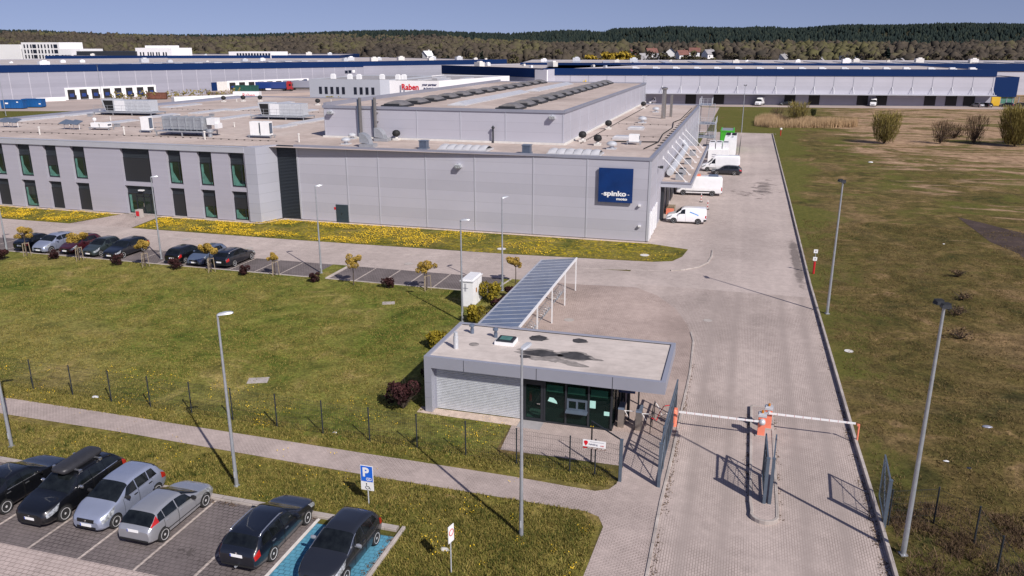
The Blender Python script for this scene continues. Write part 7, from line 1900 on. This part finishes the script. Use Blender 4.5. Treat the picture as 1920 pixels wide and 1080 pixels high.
# crowns: jittered low blobs, one woodland object each
def ico():
    p = (1+5**.5)/2
    V = np.array([(-1,p,0),(1,p,0),(-1,-p,0),(1,-p,0),(0,-1,p),(0,1,p),(0,-1,-p),(0,1,-p),(p,0,-1),(p,0,1),(-p,0,-1),(-p,0,1)], float); V /= np.linalg.norm(V[0])
    F = [(0,11,5),(0,5,1),(0,1,7),(0,7,10),(0,10,11),(1,5,9),(5,11,4),(11,10,2),(10,7,6),(7,1,8),(3,9,4),(3,4,2),(3,2,6),(3,6,8),(3,8,9),(4,9,5),(2,4,11),(6,2,10),(8,6,7),(9,8,1)]
    return V, np.array(F)
def ico2():
    V, F = ico(); V = [tuple(v) for v in V]; mid = {}; out = []
    def md(a, b):
        k = (min(a, b), max(a, b))
        if k not in mid:
            q = np.array(V[a])+np.array(V[b]); q /= np.linalg.norm(q); V.append(tuple(q)); mid[k] = len(V)-1
        return mid[k]
    for a, b, c in F:
        x, y, z = md(a, b), md(b, c), md(c, a); out += [(a,x,z),(b,y,x),(c,z,y),(x,y,z)]
    return np.array(V), np.array(out)
I1, I2 = ico(), ico2()
def blobs(name, pos, rx, rz, tint, mat, base=I1, jit=.30, seed=1, label=None, cat='woodland', cone=False):
    g = np.random.default_rng(seed); V0, F0 = base; n = len(pos); k = len(V0)
    V = V0[None, :, :].repeat(n, 0).copy()
    V *= (1+g.normal(0, jit, (n, k, 1)))
    if cone:
        zz = (V[:, :, 2]+1)/2; V[:, :, 0] *= (1.25-zz*.95); V[:, :, 1] *= (1.25-zz*.95)
    V[:, :, 0] *= rx[:, None]; V[:, :, 1] *= rx[:, None]; V[:, :, 2] *= rz[:, None]
    V += pos[:, None, :]
    F = (F0[None]+(np.arange(n)*k)[:, None, None]).reshape(-1, 3)
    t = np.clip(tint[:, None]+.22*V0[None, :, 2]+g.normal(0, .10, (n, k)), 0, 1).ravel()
    o = npmesh(name, V.reshape(-1, 3), F, mat, attr=t, smooth=True)
    if label: stuff(o, label, cat)
    return o
def wood_points(n, u0, u1, d0, d1, seed, power=1.0):
    g = np.random.default_rng(seed); u = g.uniform(u0, u1, n); d = d0+(d1-d0)*g.uniform(0, 1, n)**power
    return u, d
# dark pine forest over the ridge
def pine_edge(u): return np.interp(u, [-400, 350, 600, 900, 1050, 1500, 1700, 2300], [1600, 1560, 1400, 1180, 960, 940, 1000, 1050])
u, d = wood_points(17000, -420, 2340, 900, 1925, 21, .85)
keep = d > pine_edge(u)+(vnoise(u, d, 90.)-.5)*260
u, d = u[keep], d[keep]; g_ = np.random.default_rng(5)
hgt = g_.uniform(7.5, 10.5, len(u)); pos = np.array([(*polar(a, b), hill_h(a, b)+h*.45) for a, b, h in zip(u, d, hgt)])
blobs('pine_forest', pos, g_.uniform(2.6, 4.0, len(u)), hgt*.55, g_.uniform(.05, .8, len(u)), M['conifer'], I1, .16, 31, 'dark evergreen forest covering the hills along the horizon', 'forest', True)
# brown and olive leafless woodland below it
u, d = wood_points(21000, -420, 2340, 560, 1560, 22, .9)
k_ = d < pine_edge(u)+60+(vnoise(u+77, d, 90.)-.5)*200; u, d = u[k_], d[k_]
HOUSES = ((1207,650),(1330,700),(1470,640),(1240,650),(1176,640),(1183,700),(1196,620),(1222,720),(1258,720),(1280,690),(1303,730),(1543,590),(1587,620),(1613,630),(1690,610),(801,680))
for hu, hd in HOUSES:
    k_ = ~((abs(u-hu) < 17) & (d < hd+10) & (d > hd-260)); u, d = u[k_], d[k_]
tn = vnoise(u*1.0, d*.6, 90.)*.75+vnoise(u+300, d+90, 30.)*.35
keep = (d > 640) | (rng.uniform(0, 1, len(u)) < .75); u, d, tn = u[keep], d[keep], tn[keep]
g_ = np.random.default_rng(6); hgt = g_.uniform(7, 12.5, len(u))
pos = np.array([(*polar(a, b), hill_h(a, b)+h*.48) for a, b, h in zip(u, d, hgt)])
blobs('mixed_woodland', pos, g_.uniform(2.6, 5.0, len(u)), hgt*.44, np.clip(tn-.06+g_.normal(0, .10, len(u)), 0, 1), M['wood_mix'], I1, .30, 32, 'brown and olive deciduous woodland between the warehouses and the pine hills', 'woodland')
# scattered individual trees at the near edge of the woods, each with trunk and crown
def far_tree(name, label, mat, seed, h, r, tint, conical=False, n=260, size=.55):
    t = thing(name, label, 'tree', (0,0,0), 0, None); g = random.Random(seed)
    cl = []
    for i in range(14):
        q = g.uniform(.25, .95); a = g.uniform(0, 2*PI); rr = r*g.uniform(.2,.8)*((1.05-q) if conical else math.sin(PI*min(1, q*.9+.1))**.5)
        cl.append((rr*math.cos(a), rr*math.sin(a), h*q, r*g.uniform(.25,.45)*((1.2-q) if conical else 1), h*g.uniform(.08,.16), tint+g.uniform(-.2,.25)))
    m = MB().tube((0,0,0),(0,0,h*.55),.03*h,.02*h,6); branches(m, (0,0,h*.3), [c[:3] for c in cl], .012*h, seed=seed); m.build('trunk', M['bark'], t)
    crown('crown', t, cl, n, size, M[mat], seed); return t
protos = {
 'olive': far_tree('deciduous_tree', 'x', 'wood_mix', 201, 10, 4.2, .75, n=520, size=.42),
 'brown': far_tree('deciduous_tree', 'x', 'wood_mix', 202, 10, 4.4, .42, n=480, size=.42),
 'grey': far_tree('deciduous_tree', 'x', 'wood_mix', 203, 9.5, 4.0, .2, n=420, size=.40),
 'pine': far_tree('pine_tree', 'x', 'conifer', 204, 10, 2.6, .35, True, 330),
 'willow': far_tree('willow_tree', 'x', 'leaf_willow', 205, 9.5, 4.4, .55, n=700, size=.42)}
gl = {'olive': ('olive green budding tree at the near edge of the far woods','budding trees along the wood edge'), 'brown': ('brown leafless tree at the near edge of the far woods','leafless trees along the wood edge'), 'grey': ('grey-brown bare tree at the near edge of the far woods','bare trees along the wood edge'), 'pine': ('dark pine standing at the near edge of the far woods','pines along the wood edge')}
first = {k: True for k in protos}
g = random.Random(11)
def put(kind, u, d, s, label=None, group=None):
    x, y = polar(u, d); o = protos[kind]; l, gr = gl.get(kind, ('', ''))
    if first[kind]:
        first[kind] = False; o.location = (x,y,hill_h(u,d)); o.scale = (s,s,s*g.uniform(.85,1.1)); o.rotation_euler = (0,0,g.uniform(0,6)); o['label'] = label or l; o['group'] = group or gr; return
    dup(o, (x,y,hill_h(u,d)), g.uniform(0,6), label or l, group or gr, (s,s,s*g.uniform(.85,1.1)))
for i in range(64):
    u = 640+(1960-640)*(i+g.uniform(-.4,.4))/64; d = g.uniform(500, 600); k = g.choices(('olive','brown','grey','pine'), (4,4,2,.9))[0]
    put(k, u, d, g.uniform(.95, 1.45))
for i in range(16):
    u = 150+520*(i+g.uniform(-.4,.4))/16; put(g.choices(('olive','brown','grey','pine'), (4,3,2,1.4))[0], u, g.uniform(600, 720), g.uniform(.8,1.25))
for u, d, s, l in ((1108,452,1.55,'leftmost yellow willow of the clump behind the far warehouses'),(1136,448,1.5,'second yellow willow from the left in the clump behind the far warehouses'),(1155,452,1.6,'third yellow willow from the left, middle of the clump'),(1172,449,1.5,'rightmost yellow willow of the clump, next to the white houses')):
    put('willow', u, d, s, l, 'yellow willows behind the warehouses')
for u, d, rz, l, rr in ((1176,640,.4,'white house with red roof just right of the yellow willows, front one','tile_red'),(1183,700,1.2,'white house with red roof higher up behind the yellow willows','tile_red'),(1196,620,-.3,'pale house low among the trees right of the willows','roof_grey'),(1222,720,.2,'wide red roofed house half hidden by trees left of the dark gable','tile_red'),(1258,720,1.3,'white gabled house with dark roof among the trees','wall_dark'),(1280,690,.3,'red roofed house right of the white gable','tile_red'),(1303,730,-.2,'long red roofed house farther right among brown trees','tile_red'),
    (1543,590,1.1,'white gabled house among olive trees above the right warehouse','roof_grey'),(1587,620,.2,'dark roofed white house, left of two close together above the right warehouse','wall_dark'),(1613,630,.9,'dark roofed house with pale gable, right of two close together','wall_dark'),(1690,610,1.0,'grey roofed pale house at the far right among trees','roof_grey'),(1207,650,.7,'small white house with grey roof between the willows and the wide red roof','roof_grey'),(1240,650,-.4,'low white house with grey roof left of the white gable','roof_grey'),(1330,700,.5,'pale house with grey roof rightmost of the central village','roof_grey'),(1470,640,.8,'lone pale house with grey roof left of the white gabled one','roof_grey'),(801,680,.9,'small white house alone at the wood edge above the left hall roof','plaster_white')):
    x, y = polar(u, d); house((x, y, hill_h(u, d)+.4), rz+YAW, l, roof=rr)

# ================================================================== FAR VEHICLES AND CONTAINERS
def skip(loc, rz, label, mat, L=6.5, W=2.4, H=2.3, group=None, cat='container'):
    t = thing('skip_container', label, cat, loc, rz, group); m = MB()
    m.bx(-L/2,L/2,-W/2,W/2,.25,H)
    for i in range(8): m.bx(-L/2+.3+i*(L-.7)/7,-L/2+.42+i*(L-.7)/7,-W/2-.08,-W/2,.25,H-.1)
    m.build('body', M[mat], t); MB().bx(-L/2-.05,L/2+.05,-W/2-.08,-W/2+.1,H-.02,H+.14).bx(-L/2-.05,L/2+.05,W/2-.1,W/2+.08,H-.02,H+.14).bx(-L/2-.05,-L/2+.1,-W/2,W/2,H-.02,H+.14).bx(L/2-.1,L/2+.05,-W/2,W/2,H-.02,H+.14).build('rim', M[mat], t)
    MB().bx(-L/2+.2,L/2-.2,-W/2+.2,W/2-.2,.0,.25).build('runner', M['black'], t); return t
b1 = skip((-215.1,196.7,.02), .30, 'front blue roll-off container at the left edge in the far yard', 'bin_blue', 6.6, 2.6, 2.5, 'blue containers in the far yard'); MB().bx(-1.9,-1.0,-1.42,-1.36,1.5,1.9).bx(1.5,2.1,-1.36,-1.30,1.9,2.2).build('white_mark', M['white'], b1)
b2 = skip((-214.0,202.9,.02), .30, 'rear blue roll-off container right of the front one', 'bin_blue', 6.0, 2.6, 2.5, 'blue containers in the far yard'); MB().bx(-2.4,-1.4,-1.42,-1.36,1.9,2.2).bx(2.2,2.8,-1.42,-1.36,1.0,1.3).build('white_mark', M['white'], b2)
skip((-204.0,246.5,.02), .45, 'brown rusty skip at the end of the first dock row', 'rust', 6.5, 2.4, 2.2)
skip((-187.8,277.5,1.1), .15, 'dark green container in front of the second dock row', 'bin_dark_green', 8.8, 2.5, 2.5)
t = thing('articulated_lorry', 'red lorry cab with long blue trailer at the second dock row', 'lorry', (-183.3,288.6,1.1), .28); t.scale = (.9,.9,.95)
MB().bx(-7.2,6.2,-1.25,1.25,1.1,3.75).build('trailer', M['paint_dark_blue'], t); MB().bx(-7.2,7,-.9,.9,.75,1.1).build('chassis', M['black'], t); MB().bx(-2.8,-.4,-1.3,-1.2,.5,1.1).build('side_locker', M['white'], t)
m = MB(); m.bx(6.6,8.9,-1.2,1.2,.7,3.6); m.box((7.5,0,3.8),(1.6,2.2,.5),0,0,.8); m.build('cab', M['paint_red'], t); MB().bx(8.88,8.93,-1.0,1.0,2.0,3.0).bx(7.6,8.5,-1.23,-1.19,2.1,2.9).build('window', M['glass_car'], t)
for x in (-6,-4.8,-3.6,5.2,8.2): MB().lathe([(.5,-1.28),(.5,1.28)], (x,0,.5), 14, 0, 'y').build('wheel', M['rubber'], t)
t = thing('semi_trailer', 'grey curtain trailer parked right of the red lorry at the dock', 'trailer', (-175.6,297.5,1.1), .3)
MB().bx(-7,7,-1.25,1.25,1.1,3.8).build('trailer', M['trim'], t); MB().bx(-7,7,-.9,.9,.6,1.1).build('chassis', M['black'], t)
for x in (-5.5,-4.3,-3.1): MB().lathe([(.5,-1.28),(.5,1.28)], (x,0,.5), 12, 0, 'y').build('wheel', M['rubber'], t)
t = thing('trailer', 'long white trailer just beyond the left edge of the factory roof', 'trailer', (-160.3,216,.02), 1.0); MB().bx(-10.5,10.5,-1.3,1.3,1.0,3.7).build('body', M['white'], t); MB().bx(-10,10,-1,1,.4,1.0).build('chassis', M['black'], t)
text('lettering', 'Raben', 1.3, M['text_red'], t, face_south(-1.0,-1.32,1.9), .01)
t = thing('trailer', 'short white trailer with red lettering in front of the green container', 'trailer', (-159,237,.02), .25); MB().bx(-5.5,3.2,-1.3,1.3,1.0,3.9).build('body', M['white'], t); MB().bx(-5,3,-1,1,.4,1.0).build('chassis', M['black'], t)
text('lettering', 'Raben', 1.7, M['text_red'], t, face_south(-2.4,-1.34,2.2), .01)
# vehicles along the far warehouse
far_c = bigvan(5.6,2.6)
FV = 'vehicles by the far right warehouse'
vs = dict(bv, axles=(.95,4.4), tl=(5.46,5.58,2.2,3.9))
car('delivery_van', 'white and yellow box van at the left end of the far warehouse', 'van', (-29.5,272.5,.02), PI*.5+.6, far_c, 'paint_white', vs, FV, .5)
car('delivery_van', 'white panel van facing the camera in the middle of the far warehouse front', 'van', (3.6,275.3,.02), PI-.3, far_c, 'paint_white', vs, FV, .5)
car('delivery_van', 'white panel van facing the camera farther right at the far warehouse', 'van', (38.4,282.0,.02), PI-.2, far_c, 'paint_white', vs, FV, .5)
for x, y, rz, pn, l in ((-25.5,276.5,1.6,'paint_black','dark car beside the white and yellow van'),(-11.8,278.0,1.9,'paint_white','small white car left of the middle far van'),(11.8,277.4,1.7,'paint_black','lone dark car between the two far white vans'),(69.2,286.4,.5,'paint_silver','silver car near the right end of the far warehouse'),(71.9,287.0,.4,'paint_navy','dark car next to the silver one at the far warehouse end'),(78.0,289.0,1.2,'paint_navy','dark blue car right of the yellow box'),(81.8,290.2,1.4,'paint_black','dark car at the far right picture edge')):
    car('parked_car', l, 'car', (x,y,.02), rz, hatch(4.3,1.76,1.48), pn, dict(hs_, rw=(3.7,4.1), axles=(.8,3.5)), FV, .5)
t = thing('yellow_box', 'yellow waste box standing by the navy cube at the far right', 'container', (75.6,293.8,.02), .2); MB().bx(-1.3,1.3,-1,1,.1,2.6).build('body', M['paint_yellow'], t); MB().bx(-1.35,1.35,-1.05,1.05,2.6,2.75).build('lid', M['yellow'], t)
# hedge and low fence in the left yard
t = thing('hedge', 'scrubby olive hedge between the two dock rows in the left yard', 'hedge', (-199,254,.02), .9)
crown('foliage', t, [(x, random.uniform(-1,1), random.uniform(.8,2.2), 2.2, 1.3, random.uniform(.3,.8)) for x in range(-22,23,3)], 700, .28, M['leaf_olive'], 300)
MB().tube((-20,0,0),(-20,0,2),.1,.05,5).tube((0,0,0),(0,0,2),.1,.05,5).tube((18,0,0),(18,0,2),.1,.05,5).build('stem', M['bark'], t)
for u_, y_, l in ((-111.5,214,'pale budding birch left of the white logistics building corner'),(-97.5,207,'pale budding birch right of centre in front of the white logistics building')):
    small_tree((u_,205,.02), l, 400+int(-u_), False, 'leaf_gold', 3.6, 2.4, .16, 700)['group'] = 'budding birches by the logistics building'

# ================================================================== WORLD, SUN, CAMERA
w = bpy.data.worlds.new('World'); SC.world = w; w.use_nodes = True
nt = w.node_tree; nt.nodes.clear()
sky = nt.nodes.new('ShaderNodeTexSky'); sky.sky_type = 'NISHITA'; sky.sun_disc = False
sky.sun_elevation = R(40); sky.sun_rotation = R(130); sky.altitude = 60; sky.air_density = 1.0; sky.dust_density = .6; sky.ozone_density = 2.2
tc = nt.nodes.new('ShaderNodeTexCoord'); va = nt.nodes.new('ShaderNodeVectorMath'); va.operation = 'ADD'; va.inputs[1].default_value = (0, 0, .16)
vn = nt.nodes.new('ShaderNodeVectorMath'); vn.operation = 'NORMALIZE'
nt.links.new(tc.outputs['Generated'], va.inputs[0]); nt.links.new(va.outputs[0], vn.inputs[0]); nt.links.new(vn.outputs[0], sky.inputs[0])
hz = nt.nodes.new('ShaderNodeMix'); hz.data_type = 'RGBA'; hz.blend_type = 'MULTIPLY'; hz.inputs[0].default_value = 1; hz.inputs[7].default_value = (1.15, .93, 1.03, 1)
nt.links.new(sky.outputs[0], hz.inputs[6])
bg = nt.nodes.new('ShaderNodeBackground'); bg.inputs[1].default_value = .090
out = nt.nodes.new('ShaderNodeOutputWorld')
nt.links.new(hz.outputs[2], bg.inputs[0]); nt.links.new(bg.outputs[0], out.inputs[0])
sd = bpy.data.lights.new('sun', 'SUN'); sd.energy = 5.0; sd.angle = R(.53); sd.color = (1.0, .945, .885)
so = bpy.data.objects.new('sun', sd); COL.objects.link(so)
dirv = Vector((.768*math.cos(R(40)), -.64*math.cos(R(40)), math.sin(R(40))))
so.rotation_euler = dirv.to_track_quat('Z', 'Y').to_euler(); so.location = (60,-40,80)
cd = bpy.data.cameras.new('camera'); cd.sensor_width = 36; cd.lens = 1493/1920*36; cd.clip_start = .5; cd.clip_end = 20000
co = bpy.data.objects.new('camera', cd); COL.objects.link(co); SC.camera = co
co.location = (0, 0, CH); co.rotation_euler = (PI/2-math.atan(454/1493), 0, YAW)
SC.view_settings.view_transform = 'Standard'; SC.view_settings.look = 'None'; SC.view_settings.exposure = 0; SC.view_settings.gamma = 1
SC.cycles.max_bounces = 6; SC.cycles.diffuse_bounces = 2; SC.cycles.glossy_bounces = 3; SC.cycles.transparent_max_bounces = 8
SC.cycles.use_denoising = True
